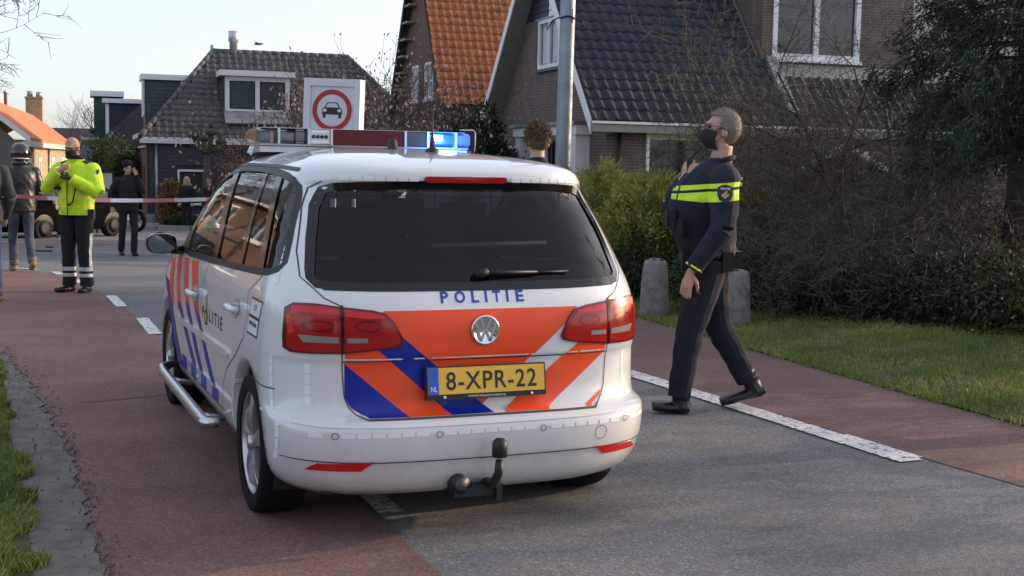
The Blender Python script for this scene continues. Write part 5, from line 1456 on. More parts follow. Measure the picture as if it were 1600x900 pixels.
# ---- light bar and aerials
m_blens = mat_glass('clear_dome', (.80, .83, .86)); m_bar = mat('bar_silver', (.55, .56, .58), .35, .5)
LBZ, LBY = 1.705, 1.2
bar_o = bpy.data.objects.new('light_bar', None); COL.objects.link(bar_o); bar_o.parent = CAR; bar_o.location = (0, LBY, LBZ - .004); bar_o.scale = (1, 1, .86)
def rbox(b, x0, x1, hy, z0, z1, mi=0, r=.35):
    P = []
    for t in range(20):
        a = 2 * math.pi * t / 20; c_, s_ = math.cos(a), math.sin(a)
        P.append((x0, hy * math.copysign(abs(c_) ** .6, c_), (z0 + z1) / 2 + (z1 - z0) / 2 * math.copysign(abs(s_) ** .45, s_)))
    b.prism(P, (x1 - x0, 0, 0), mi, False)
b = MB(); rbox(b, -.585, .585, .15, -.062, -.046, 0); rbox(b, -.57, .57, .135, .046, .052, 0)
for x in (-.485, -.325, -.20, .215, .345, .51): b.box(x - .006, x + .006, -.155, .155, -.05, .05, 0)
b.build('frame', m_bar, bar_o)
b = MB(); b.box(-.19, .205, -.150, -.06, -.046, .044); b.build('display_window', mat('dark_red_display', (.085, .004, .008), .35, spec=.3), bar_o)
b = MB()
for k, ch in enumerate('STOP'): pass
for r_ in range(5):
    for c_ in range(24):
        b.box(-.16 + c_ * .0145, -.16 + c_ * .0145 + .004, -.1512, -.1502, -.03 + r_ * .015, -.027 + r_ * .015)
b.build('display_dots', m_lensd, bar_o)
b = MB(); rbox(b, -.478, -.332, .146, -.046, .046, 0); rbox(b, -.595, -.492, .15, -.046, .046, 0); b.build('clear_lens', m_blens, bar_o)
b = MB(); b.box(-.47, -.40, -.12, .1, -.04, .02); b.box(-.39, -.345, -.13, .1, -.042, .042); b.box(-.57, -.52, -.10, .1, -.04, .03); b.build('lamp_interior', mat('lamp_grey', (.28, .29, .30), .4, .3), bar_o)
b = MB(); b.box(-.318, -.207, -.146, -.04, -.045, .045, 0)
for k in range(4): b.lathe([(.0, -.156), (.010, -.155), (.012, -.147)], (-.297 + k * .023, 0, .0), 10, 1, 'y')
b.box(-.31, -.215, -.150, -.147, .024, .036, 2); b.box(-.31, -.215, -.150, -.147, -.036, -.024, 2)
b.build('work_lamp', [m_bar, m_gloss, m_white], bar_o)
b = MB(); b.box(.222, .339, -.146, .1, -.044, .044); b.build('dark_lamp', mat('smoked_lamp', (.03, .03, .034), .15, coat=.5), bar_o)
m_bl = mat('lit_blue_lens', (.02, .07, .55), .2, emit=(.01, .06, 1.0), estr=.40)
b = MB(); rbox(b, .352, .503, .146, -.046, .046, 0); b.build('blue_lens', m_bl, bar_o)
b = MB(); rbox(b, .517, .595, .148, -.046, .046, 0); b.build('blue_lens', mat('dim_blue_lens', (.10, .16, .62), .15, emit=(.02, .07, 1.0), estr=.15), bar_o)
b = MB(); b.box(.362, .430, -.152, -.147, -.006, .030); b.build('flash_led', mat('blue_flash', (.5, .9, 1), .3, emit=(.12, .55, 1.0), estr=9.), bar_o)
b = MB(); b.prism([(-.58, .0, -.12), (-.60, .0, -.105), (-.585, .0, -.064), (.585, .0, -.064), (.60, .0, -.10), (.58, .0, -.12)], (0, .14, 0), 0); b.prism([(-.58, -.13, -.10), (-.585, -.13, -.064), (.585, -.13, -.064), (.58, -.13, -.10)], (0, .128, 0), 0)
b.build('bar_mount', m_paintw, bar_o)
b = MB(); b.tube([(-.60, -.02, -.118), (-.3, -.12, -.09), (0, -.14, -.075), (.3, -.12, -.082), (.60, -.02, -.118)], .012, 6); b.build('bar_gasket', m_bblk, bar_o)
b = MB(); b.lathe([(.038, .0), (.034, .02), (.016, .03), (.008, .09), (.004, .12), (.003, .22), (0, .222)], (.10, .25, 1.62), 10); b.build('whip_aerial', m_bblk, CAR)
b = MB(); b.lathe([(.045, 0), (.034, .014), (.026, .022), (.022, .05), (.012, .064), (0, .066)], (-.02, .52, 1.628), 14); b.build('stub_aerial', m_bblk, CAR)
pl_d = bpy.data.lights.new('blue_flash_light', 'POINT'); pl_d.energy = 2.5; pl_d.color = (.1, .35, 1.0); pl_d.shadow_soft_size = .05
plo = bpy.data.objects.new('blue_flash_light', pl_d); COL.objects.link(plo); plo.parent = CAR; plo.location = (.43, LBY - .24, LBZ - .02)
# ================================================================== PEOPLE
def catmull(P, k):
    out = []
    n = len(P)
    for i in range(n - 1):
        p0, p1, p2, p3 = P[max(i - 1, 0)], P[i], P[i + 1], P[min(i + 2, n - 1)]
        for j in range(k):
            t = j / k
            out.append([.5 * ((2 * b_) + (-a + c) * t + (2 * a - 5 * b_ + 4 * c - d) * t * t + (-a + 3 * b_ - 3 * c + d) * t ** 3) for a, b_, c, d in zip(p0, p1, p2, p3)])
    out.append(list(P[-1])); return out
class Fig:
    def __init__(s): s.b = MB(); s.zone = []; s.names = []
    def _z(s, z):
        if z not in s.names: s.names.append(z)
        return s.names.index(z)
    def tube(s, zone, pts, rad, n=14, k=5, up=(1, 0, 0)):
        R_ = [(r, r) if not hasattr(r, '__len__') else r for r in rad]
        Q = catmull([(*p, *r) for p, r in zip(pts, R_)], k)
        n0 = len(s.b.v)
        s.b.tube([q[:3] for q in Q], [(max(q[3], .003), max(q[4], .003)) for q in Q], n, up=up)
        s.zone += [s._z(zone)] * (len(s.b.v) - n0)
    def ell(s, zone, c, r, M_=None, n=14):
        n0 = len(s.b.v); vs = []; fs = []
        m = n // 2
        for i in range(m + 1):
            a = math.pi * i / m
            for k in range(n):
                t = 2 * math.pi * k / n; v = Vector((r[0] * math.sin(a) * math.cos(t), r[1] * math.sin(a) * math.sin(t), r[2] * math.cos(a)))
                vs.append((M_ @ v if M_ else v) + Vector(c))
        fs = [(i * n + k, i * n + (k + 1) % n, (i + 1) * n + (k + 1) % n, (i + 1) * n + k) for i in range(m) for k in range(n)]
        s.b.add(vs, fs); s.zone += [s._z(zone)] * (len(s.b.v) - n0)
    def build(s, name, mats, parent, voxel, cuts=(), paint=None, smooth=3, wrinkle=0.):
        "one continuous surface from the lofted limbs"
        o = s.b.build('tmp', m_bblk, None)
        md = o.modifiers.new('r', 'REMESH'); md.mode = 'VOXEL'; md.voxel_size = voxel
        ms = o.modifiers.new('s', 'SMOOTH'); ms.factor = .5; ms.iterations = smooth
        dg = bpy.context.evaluated_depsgraph_get(); dg.update()
        me = bpy.data.meshes.new_from_object(o.evaluated_get(dg))
        bpy.data.objects.remove(o)
        me.name = name
        kd = kdtree.KDTree(len(s.b.v))
        for i, v in enumerate(s.b.v): kd.insert(v, i)
        kd.balance()
        me.materials.clear()
        bm = bmesh.new(); bm.from_mesh(me)
        if wrinkle:
            bm.normal_update()
            for v in bm.verts:
                z = s.names[s.zone[kd.find(v.co)[1]]]
                if z in ('jacket', 'sleeve', 'trousers', 'sleeve_l', 'sleeve_r', 'forearm'):
                    c = v.co; w = .6 * math.sin(c.z * 38 + 3 * math.sin(c.x * 14 + c.y * 9)) * math.sin(c.x * 21 + c.y * 17 + c.z * 9) + .5 * (1 - abs(math.sin(c.z * 27 + 2.2 * math.sin(c.x * 11 + 1) + 1.7 * math.sin(c.y * 13)))) ** 3 * math.sin(c.x * 9 + c.y * 12 + c.z * 3)
                    v.co += v.normal * (w * wrinkle)
        for co, no in cuts: bmesh.ops.bisect_plane(bm, geom=bm.verts[:] + bm.edges[:] + bm.faces[:], plane_co=co, plane_no=no, dist=1e-5)
        names = list(mats)
        for f in bm.faces:
            c = f.calc_center_median(); z = s.names[s.zone[kd.find(c)[1]]]
            if paint: z = paint(c, z) or z
            f.material_index = names.index(z) if z in names else 0; f.smooth = True
        for k in names: me.materials.append(mats[k])
        bm.to_mesh(me); bm.free()
        return link(name, me, parent)
def frame(fwd, up=(0, 0, 1)):
    f = Vector(fwd).normalized(); r = f.cross(Vector(up)).normalized(); u = r.cross(f)
    return Matrix(((r.x, f.x, u.x), (r.y, f.y, u.y), (r.z, f.z, u.z)))
def add_head(F, c, fwd, s=1., up=(0, 0, 1), skin='skin'):
    M3 = frame(fwd, up); c = Vector(c)
    T = lambda x, y, z: c + M3 @ Vector((x * s, y * s, z * s))
    e = lambda p, r, z=skin: F.ell(z, T(*p), [v * s for v in r], M3)
    e((0, -.008, .025), (.076, .098, .098)); e((0, .02, -.045), (.060, .074, .078)); e((0, .045, -.085), (.036, .04, .032))
    e((0, .098, -.018), (.014, .022, .026)); e((0, .085, .03), (.05, .02, .014)); e((0, .088, -.062), (.025, .014, .012))
    for sx in (-1, 1): e((sx * .078, -.008, -.012), (.010, .022, .034))
    return M3, T
def hair_cap(parent, T, m, s=1., grow_=1.07, front=.062, nape=-.075, tuft=.006, side=-.02, name='hair', vol=(1, 1, 1)):
    b = MB(); n, m_ = 36, 22; vs = []; ok = {}
    for i in range(m_ + 1):
        a = math.pi * i / m_
        for k in range(n):
            t = 2 * math.pi * k / n
            x, y, z = .076 * math.sin(a) * math.cos(t), .098 * math.sin(a) * math.sin(t), .098 * math.cos(a)
            y -= .008; z += .025
            w = tuft * (math.sin(i * 2.3 + k * 1.9) + math.sin(k * 3.1 - i * 1.3) + random.uniform(-.8, .8)) * .5
            g = grow_ + w / .09
            p = (x * g * vol[0], (y + .008) * g * vol[1] - .008, (z - .025) * g * vol[2] + .025)
            keep = (z > front) if y > .035 else ((z > side) if y > -.02 else (z > nape))
            ok[(i, k)] = keep; vs.append(T(*p) if keep or True else p)
    fs = [(i * n + k, i * n + (k + 1) % n, (i + 1) * n + (k + 1) % n, (i + 1) * n + k) for i in range(m_) for k in range(n) if all(ok[q] for q in ((i, k), (i, (k + 1) % n), (i + 1, (k + 1) % n), (i + 1, k)))]
    b.add(vs, fs, 0, True); o = b.build(name, m, parent)
    # short strands standing off the cap
    return o
def strands(parent, T, m, n, ln, wd, front=.06, nape=-.06, lift=1.06, curl=.5, vol=(1, 1, 1)):
    U = unit(n * 3); P = U * np.array([.076, .098, .098]) * lift * np.array(vol)
    y, z = P[:, 1], P[:, 2]
    k = ((y > .03) & (z > front - .025)) | ((y <= .03) & (y > -.03) & (z > -.03)) | ((y <= -.03) & (z > nape - .025))
    P, U = P[k][:n], U[k][:n]
    C = np.array([T(p[0], p[1] - .008, p[2] + .025)[:] for p in P]); C2 = np.array([T(*(p + u * .05 + np.array([0, -.02, .0]) + rng.normal(size=3) * .05 * curl))[:] for p, u in zip(P + np.array([0, -.008, .025]), U)])
    V, F = blades_at(C, C2 - C, rng.uniform(.6, 1.2, len(C)) * ln, np.full(len(C), wd)); o = np_mesh('hair_strands', V, F, m, parent); o['kind'] = 'stuff'
def mask(parent, T, m, s=1.):
    b = MB(); vs = []; N1, N2 = 14, 10
    for j in range(N2 + 1):
        w = j / N2; z = -.012 - .108 * w
        prof = .114 + .020 * math.sin(math.pi * min(w * 1.15, 1)) - .055 * max(0, w - .55) ** 1.2 * 2
        for i in range(N1 + 1):
            a = (i / N1 - .5) * 2; th = a * 1.25
            x = .070 * math.sin(th) * (1 - .10 * w); y = -.0 + prof * math.cos(th * .92) - .012 * abs(a)
            vs.append(T(x * 1.06, y * .97, z + .012 * (1 - abs(a)) * (1 - w)))
    b.add(vs, [(j * (N1 + 1) + i, j * (N1 + 1) + i + 1, (j + 1) * (N1 + 1) + i + 1, (j + 1) * (N1 + 1) + i) for j in range(N2) for i in range(N1)], 0, True)
    for sx in (-1, 1):
        b.tube([T(sx * .070, .045, .0), T(sx * .082, .01, .008), T(sx * .088, -.012, .0)], .0022, 4); b.tube([T(sx * .064, .05, -.085), T(sx * .080, .015, -.05), T(sx * .088, -.012, -.03)], .0022, 4)
    return b.build('face_mask', m, parent)
def eyes(parent, T):
    b = MB()
    for sx in (-1, 1):
        c = T(sx * .031, .083, .012); b.lathe([(0, -.011), (.009, -.006), (.011, 0), (.009, .006), (0, .011)], c[:], 8)
    b.build('eyes', mat('eye_dark', (.03, .025, .02), .2), parent)
def glasses(parent, T, m):
    b = MB()
    for sx in (-1, 1):
        P = [T(sx * .034 + .026 * math.cos(t), .104 - .012 * abs(math.cos(t)) * (1 if sx * math.cos(t) > 0 else 0), .012 + .017 * math.sin(t)) for t in [k * math.pi / 7 for k in range(15)]]
        b.tube(P, .0022, 4); b.tube([T(sx * .062, .088, .018), T(sx * .080, .04, .016), T(sx * .086, -.015, .010), T(sx * .084, -.03, -.006)], .0028, 5)
    b.tube([T(-.010, .107, .016), T(.010, .107, .016)], .002, 4)
    return b.build('glasses', m, parent)
def add_hand(F, wrist, d, palm_n, s=1., zone='skin', curl=.6, thumb=1):
    "palm, four fingers of different length and a thumb leaving its side"
    d = Vector(d).normalized(); n = Vector(palm_n); n = (n - d * n.dot(d)).normalized(); a = d.cross(n) * thumb; w = Vector(wrist)
    F.tube(zone, [w - d * .02, w + d * .02 * s, w + d * .06 * s, w + d * .095 * s], [(.024 * s, .02 * s), (.030 * s, .018 * s), (.040 * s, .016 * s), (.038 * s, .013 * s)], 12, 4, up=a)
    for k, (o, l) in enumerate(((.030, .066), (.010, .076), (-.011, .070), (-.030, .055))):
        p = w + d * .09 * s + a * (o * s); q = [p]; dd = d
        for j in range(3):
            dd = (dd + n * curl * (.55 + .15 * j)).normalized(); q.append(q[-1] + dd * (l * s * (.45, .32, .23)[j]))
        F.tube(zone, q, [.0095 * s, .0092 * s, .0085 * s, .007 * s], 8, 3, up=a)
    t0 = w + d * .025 * s + a * (.030 * s); F.tube(zone, [t0, t0 + (d * .6 + a * .7) * .035 * s, t0 + (d * .9 + a * .45 + n * .5) * .062 * s, t0 + (d * 1.0 + a * .2 + n * .8) * .080 * s], [.013 * s, .012 * s, .010 * s, .007 * s], 8, 3, up=n)
def add_leg(F, hip, knee, ank, toe, r=(.098, .082, .066, .064, .066), zone='trousers', shoe='shoes', sw=.046, heel=None):
    hip, knee, ank, toe = map(Vector, (hip, knee, ank, toe))
    F.tube(zone, [hip + Vector((0, 0, .05)), hip.lerp(knee, .35), knee, knee.lerp(ank, .45), ank + (ank - knee).normalized() * .02], [r[0], r[1], r[2], r[3], r[4]], 14, 5)
    f = (toe - ank); f.z = 0; f.normalize()
    hl = Vector(heel) if heel else ank - f * .055 + Vector((0, 0, -(ank.z - .035)))
    dr = (toe - hl); L_ = dr.length
    F.tube(shoe, [hl - dr * .05, hl + dr * .10, hl + dr * .45, hl + dr * .78, toe], [(sw * .72, .028), (sw * .88, .040), (sw * .92, .036), (sw * 1.02, .036), (sw * .82, .028)], 12, 4, up=f.cross(Vector((0, 0, 1))))
    F.tube(shoe, [hl + dr * .16 + Vector((0, 0, .0)), ank + Vector((0, 0, .03))], [sw * .95, .05], 10, 3)
def add_arm(F, sh, el, wr, r=(.072, .066, .056, .044), zone='sleeve', z2=None):
    sh, el, wr = map(Vector, (sh, el, wr))
    F.tube(zone, [sh, sh.lerp(el, .5), el], [r[0], r[1], r[2]], 12, 5); F.tube(z2 or zone, [el, el.lerp(wr, .5), wr], [r[2], (r[2] + r[3]) / 2, r[3]], 12, 5)
    F.ell(zone, sh, (r[0] * 1.02,) * 3)
def add_torso(F, P, zone='jacket', n=18):
    "P: list of (point, half width, half depth)"
    F.tube(zone, [p[0] for p in P], [(p[1], p[2]) for p in P], n, 6, up=(1, 0, 0))

m_skin = mat('skin', (.46, .27, .20), .5, var=.12, vscale=18, sss=.06)
m_skinp = mat('skin_pale', (.50, .32, .25), .5, var=.1, vscale=18, sss=.06)
m_navyc = mat('police_navy_cloth', (.008, .011, .026), .85, var=.25, vscale=25, bump=.35, bscale=120)
m_navyt = mat('police_navy_trousers', (.008, .010, .022), .9, var=.3, vscale=18, bump=.4, bscale=100)
m_boot = mat('black_leather', (.010, .010, .011), .32, bump=.2, bscale=60)
m_hivis = mat('hi_vis_lime', (.58, .85, .02), .6, var=.08, vscale=20, emit=None)
m_hivy = mat('hi_vis_yellow', (.80, .85, .03), .6)
m_refl = mat('reflective_silver', (.55, .56, .57), .45, .2)
m_blackc = mat('black_cloth', (.010, .010, .012), .9, var=.3, vscale=20, bump=.35, bscale=90)
m_grey_h = mat('grey_blond_hair', (.20, .165, .13), .7, var=.3, vscale=90)
m_hbr = mat('light_brown_hair', (.125, .085, .050), .65, var=.4, vscale=60)
m_hbl = mat('blonde_hair', (.55, .40, .22), .6, var=.25, vscale=40)
m_hred = mat('reddish_hair', (.28, .12, .05), .6, var=.3, vscale=40)
m_hdk = mat('dark_hair', (.015, .012, .010), .6)
m_maskm = mat('black_mask', (.008, .008, .010), .8)
m_jean = mat('blue_jeans', (.055, .10, .20), .9, var=.35, vscale=9, bump=.3, bscale=120)
m_jeand = mat('worn_grey_jeans', (.05, .065, .09), .9, var=.5, vscale=6, bump=.3, bscale=100)
m_leatherj = mat('dark_leather_jacket', (.013, .013, .016), .42, var=.3, vscale=8, bump=.4, bscale=30)
m_gjack = mat('charcoal_jacket', (.030, .034, .038), .8, var=.25, vscale=10)
m_beige = mat('beige_jacket', (.34, .28, .24), .85, var=.15, vscale=8)
m_tan = mat('tan_shoe', (.24, .15, .07), .7, var=.25, vscale=20)
m_wshoe = mat('white_shoe', (.75, .75, .75), .6)
m_fur = mat('fur_trim', (.33, .25, .17), .95, var=.4, vscale=60, bump=1., bscale=150)

# ---------------------------------------------------------------- walking police officer (faces left in the picture)
P1 = thing('person', 'police officer in navy uniform with lime bands walking left holding a radio', 'person', (1.25, 8.2, 0), R(90))
F = Fig()
lo = lambda x, y, z: (y, -x, z)        # picture right / depth / up -> figure axes
add_torso(F, [(lo(.02, 0, .90), .165, .150), (lo(.02, 0, 1.0), .180, .168), (lo(.0, 0, 1.12), .180, .172), (lo(-.035, 0, 1.26), .205, .205), (lo(-.03, 0, 1.39), .212, .205), (lo(.01, 0, 1.50), .195, .160), (lo(.05, 0, 1.575), .125, .105), (lo(.06, 0, 1.63), .074, .076)])
F.tube('skin', [lo(.06, 0, 1.58), lo(.070, 0, 1.67), lo(.075, 0, 1.72)], [(.064, .068), (.062, .066), (.060, .064)], 14, 4)
hc = lo(.065, 0, 1.81)
M3, T1 = add_head(F, hc, lo(-.98, 0, .13), 1.06)
add_leg(F, lo(-.01, -.10, .95), lo(-.11, -.105, .54), lo(-.165, -.095, .13), lo(-.335, -.10, .048), (.135, .118, .092, .082, .074), sw=.066)
add_leg(F, lo(.03, .10, .95), lo(.10, .095, .56), lo(.295, .085, .21), lo(.130, .09, .048), (.135, .118, .092, .082, .074), sw=.066, heel=lo(.405, .085, .135))
add_arm(F, lo(.06, -.215, 1.505), lo(.045, -.285, 1.20), lo(-.130, -.265, .945), (.096, .090, .076, .056), 'sleeve_l', 'forearm')
add_arm(F, lo(.02, .215, 1.505), lo(-.215, .24, 1.31), lo(-.165, .04, 1.475), (.094, .086, .074, .056), 'sleeve_r', 'forearm')
add_hand(F, lo(-.142, -.265, .925), lo(-.25, -.03, -1), lo(.55, .8, 0), 1.05, curl=.35, thumb=1)
add_hand(F, lo(-.165, .04, 1.485), lo(.10, -.45, .9), lo(.9, .3, .1), 1.05, curl=.85, thumb=-1)
Z1, Z2, Z3, Z4 = 1.365, 1.43, 1.448, 1.478
def paint1(c, z):
    if z in ('jacket', 'sleeve_l', 'sleeve_r'):
        k = c.z + .10 * c.y if z == 'jacket' else c.z + .10 * c.y
        if (Z1 < k < Z2) or (Z3 < k < Z4 and z != 'sleeve_r'):
            if z == 'jacket' and abs(abs(c.x) - .085) < .008: return 'jacket'
            return 'hivis'
        return 'jacket'
    if z == 'forearm': return 'jacket'
    return None
cuts = [((0, 0, k), (0, .0995, .995)) for k in (Z1, Z2, Z3, Z4)]
F.build('body', {'jacket': m_navyc, 'hivis': m_hivis, 'trousers': m_navyt, 'shoes': m_boot, 'skin': m_skin}, P1, .0062, cuts, paint1, 2, .0065)
hair_cap(P1, T1, m_grey_h, grow_=1.06, front=.068, nape=-.075, tuft=.004, vol=(1.0, 1.03, 1.05))
strands(P1, T1, m_grey_h, 1500, .016, .0010, front=.075, curl=.25, vol=(1, 1.03, 1.05))
mask(P1, T1, m_maskm); glasses(P1, T1, mat('glasses_frame', (.10, .03, .025), .4)); eyes(P1, T1)
# collar, belt with pouches, radio, cuff, arm badge
b = MB(); b.tube([lo(.065 + .080 * math.cos(t), .078 * math.sin(t), 1.622 + .022 * math.cos(t)) for t in [k * math.pi / 10 for k in range(21)]], .017, 8); b.build('collar', m_navyc, P1)
b = MB(); b.tube([lo(.012 + .182 * math.cos(t), .194 * math.sin(t), 1.025) for t in [k * math.pi / 12 for k in range(25)]], [(.030, .012)] * 25, 8, up=(0, 0, 1)); b.build('duty_belt', m_boot, P1)
for (x, y, w, h) in ((-.15, -.12, .03, .06), (.10, -.185, .035, .07), (.17, -.10, .035, .06)):
    b = MB(); Tm = Matrix.Translation(lo(x, y, 1.0)); b.box(-.028, .028, -w, w, -h, .05, 0, Tm); b.build('belt_pouch', m_boot, P1)
b = MB(); Q_ = catmull([(*lo(.0, 0, 1.075), .196, .186), (*lo(-.02, 0, 1.17), .208, .200), (*lo(-.037, 0, 1.26), .222, .224), (*lo(-.032, 0, 1.355), .226, .222)], 5)
b.tube([q_[:3] for q_ in Q_], [(q_[3], q_[4]) for q_ in Q_], 40, up=(1, 0, 0), cap=False); b.build('vest', mat('vest_navy', (.006, .008, .018), .9, var=.3, vscale=20, bump=.4, bscale=90), P1)
for (x, y, z, w_, h_) in ((-.235, -.10, 1.25, .045, .055), (-.25, .02, 1.25, .05, .055), (-.19, -.17, 1.20, .035, .05)):
    b = MB(); b.box(-w_, w_, -.022, .022, -h_, h_, 0, Matrix.Translation(lo(x, y, z)) @ Matrix.Rotation(math.atan2(y, -x) * .9, 4, 'Z')); b.build('vest_pouch', m_blackc, P1)
b = MB(); q = Vector(lo(-.135, -.01, 1.575)); b.box(-.028, .028, -.018, .018, -.06, .05, 0, Matrix.Translation(q)); b.tube([q + Vector((.01, -.005, .05)), q + Vector((.0, -.075, .14))], [.007, .005], 6); b.tube([q + Vector((0, .0, -.06)), q + Vector((.02, -.06, -.14)), q + Vector((.05, -.12, -.22))], .006, 6); b.build('radio', m_bblk, P1)
b = MB(); b.tube([lo(-.118, -.266, .962), lo(-.124, -.266, .952)], [.060, .060], 12); b.build('cuff_piping', m_hivy, P1)
def shield(c, nrm, upv, w, h):
    nrm = Vector(nrm).normalized(); u = Vector(upv); u = (u - nrm * u.dot(nrm)).normalized(); r = u.cross(nrm)
    S = [(-1, .75), (-.55, .95), (0, 1), (.55, .95), (1, .75), (1, -.1), (.75, -.6), (0, -1), (-.75, -.6), (-1, -.1)]
    f = lambda k, o: [Vector(c) + r * (x * w * k) + u * (y * h * k) + nrm * (o - .012 * (x * k) ** 2) for x, y in S]
    b = MB(); b.prism(f(1, 0), nrm * .004, 0); b.prism(f(.86, .0045), nrm * .001, 1)
    q = lambda x, y: Vector(c) + r * (x * w) + u * (y * h) + nrm * .0075
    b.poly([q(-.1, -.55), q(.5, -.15), q(.35, .05), q(-.25, -.3)], 2); b.poly([q(-.45, -.35), q(.2, .05), q(.05, .22), q(-.5, -.1)], 2); b.poly([q(.1, .1), q(.3, .2), q(.12, .4), q(.0, .25)], 2)
    put_text(b, 'POLITIE', lambda s_, t_: q(-.62 + 1.24 * s_, .46 + .24 * t_), 3, .02)
    return b.build('arm_badge', [m_bblk, mat('badge_navy', (.012, .016, .06), .6), mat('badge_gold', (.55, .36, .10), .5), m_white], P1)
shield(lo(.045, -.338, 1.415), lo(-.05, -1, .16), (0, 0, 1), .047, .057)
b = MB(); q = Vector(lo(.165, -.09, 1.50))
for k in range(2): b.box(-.03, .03, -.003, .003, .0 - k * .035, .02 - k * .035, 0, Matrix.Translation(q + Vector((-.03, -.012, 0))))
b.build('back_tab', m_white, P1)

# ---------------------------------------------------------------- officer in lime jacket
P2 = thing('person', 'bald officer in lime hi vis jacket looking down with hands at his chest', 'person', (-5.1, 14.95, gz(14.95)), R(180 - 14))
F = Fig()
add_torso(F, [((0, 0, .90), .205, .150), ((0, 0, 1.0), .215, .165), ((0, 0, 1.16), .218, .170), ((0, .01, 1.32), .228, .172), ((0, .01, 1.44), .215, .145), ((0, .0, 1.52), .12, .10), ((0, .01, 1.57), .078, .078)])
F.tube('skin', [(0, .0, 1.52), (0, .03, 1.60), (0, .045, 1.64)], [.058, .056, .056], 12, 3)
_, T2 = add_head(F, (0, .065, 1.685), (0, .95, -.26), .97)
for sx in (-1, 1):
    add_leg(F, (sx * .10, 0, .90), (sx * .105, .01, .50), (sx * .115, -.02, .10), (sx * .16, .19, .035), (.118, .105, .082, .078, .082), sw=.05)
add_arm(F, (-.215, 0, 1.42), (-.335, .08, 1.17), (-.09, .245, 1.33), (.098, .092, .084, .066))
add_arm(F, (.215, 0, 1.42), (.325, .09, 1.20), (.05, .24, 1.42), (.098, .092, .084, .066))
add_hand(F, (-.08, .25, 1.335), (.9, .1, .25), (0, -1, 0), .85, 'glove', curl=.8, thumb=-1); add_hand(F, (.04, .245, 1.43), (-.85, .05, .4), (0, -1, 0), .82, curl=.9, thumb=1)
def paint2(c, z):
    if z in ('jacket', 'trousers') and c.z > .70: z = 'jacket' if c.z > .91 else 'trousers'
    if z == 'trousers' and c.z > .7: return 'trousers'
    if z in ('jacket', 'sleeve'):
        if 1.10 < c.z < 1.16 and z == 'jacket' or 1.0 < c.z < 1.03 and z == 'jacket': return 'yellow'
        return 'jacket'
    if z == 'trousers':
        if .255 < c.z < .30 or .185 < c.z < .225: return 'silver'
        if abs(c.x) > .155 and abs(c.y) < .035 and c.z > .30: return 'silver'
    return None
F.build('body', {'jacket': m_hivis, 'yellow': m_hivy, 'trousers': m_blackc, 'silver': m_refl, 'shoes': m_boot, 'skin': m_skin, 'glove': mat('brown_glove', (.05, .03, .025), .7)}, P2, .0095, [((0, 0, k), (0, 0, 1)) for k in (.185, .225, .255, .30, .91, 1.0, 1.03, 1.10, 1.16)], paint2, 2, .006)
mask(P2, T2, m_maskm); glasses(P2, T2, m_bblk); eyes(P2, T2)
hair_cap(P2, T2, mat('shaved_hair', (.42, .265, .20), .6), grow_=1.012, front=.08, nape=-.06, tuft=.0)
b = MB(); b.tube([(.085 * math.cos(t), .02 + .08 * math.sin(t), 1.575 + .01 * math.sin(t)) for t in [k * math.pi / 10 for k in range(21)]], .024, 8); b.build('collar', m_blackc, P2)
for (P, w) in (([(-.10, .176, 1.36), (-.105, .185, 1.20), (-.07, .188, 1.06), (.0, .185, 1.02)], .010), ([(.10, .185, 1.22), (.20, .135, 1.22)], .022), ([(.0, .182, 1.40), (.0, .190, 1.10), (.0, .182, .90)], .006)):
    b = MB(); b.tube(P, w, 6); b.build('jacket_trim', m_blackc, P2)
b = MB(); b.box(-.045, .045, -.02, .02, -.06, .05, 0, Matrix.Translation((-.22, .05, .93))); b.build('holster', m_boot, P2)
b = MB(); b.lathe([(.0, .0), (.042, .001), (.044, .008), (.0, .014)], (0, 0, 0), 16); o = b.build('arm_badge', m_blackc, P2); o.location = (-.312, .03, 1.40); o.rotation_euler = (0, R(-80), 0)
b = MB(); b.lathe([(.0, .0), (.026, .001), (.0, .004)], (0, 0, 0), 12); o2 = b.build('badge_centre', m_refl, o); o2.location = (0, 0, .014)
for sx in (-1, 1): b = MB(); b.box(-.045, .045, -.03, .03, 0, .012, 0, Matrix.Translation((sx * .15, 0, 1.515)) @ Matrix.Rotation(sx * R(22), 4, 'Y')); b.build('shoulder_tab', m_blackc, P2)

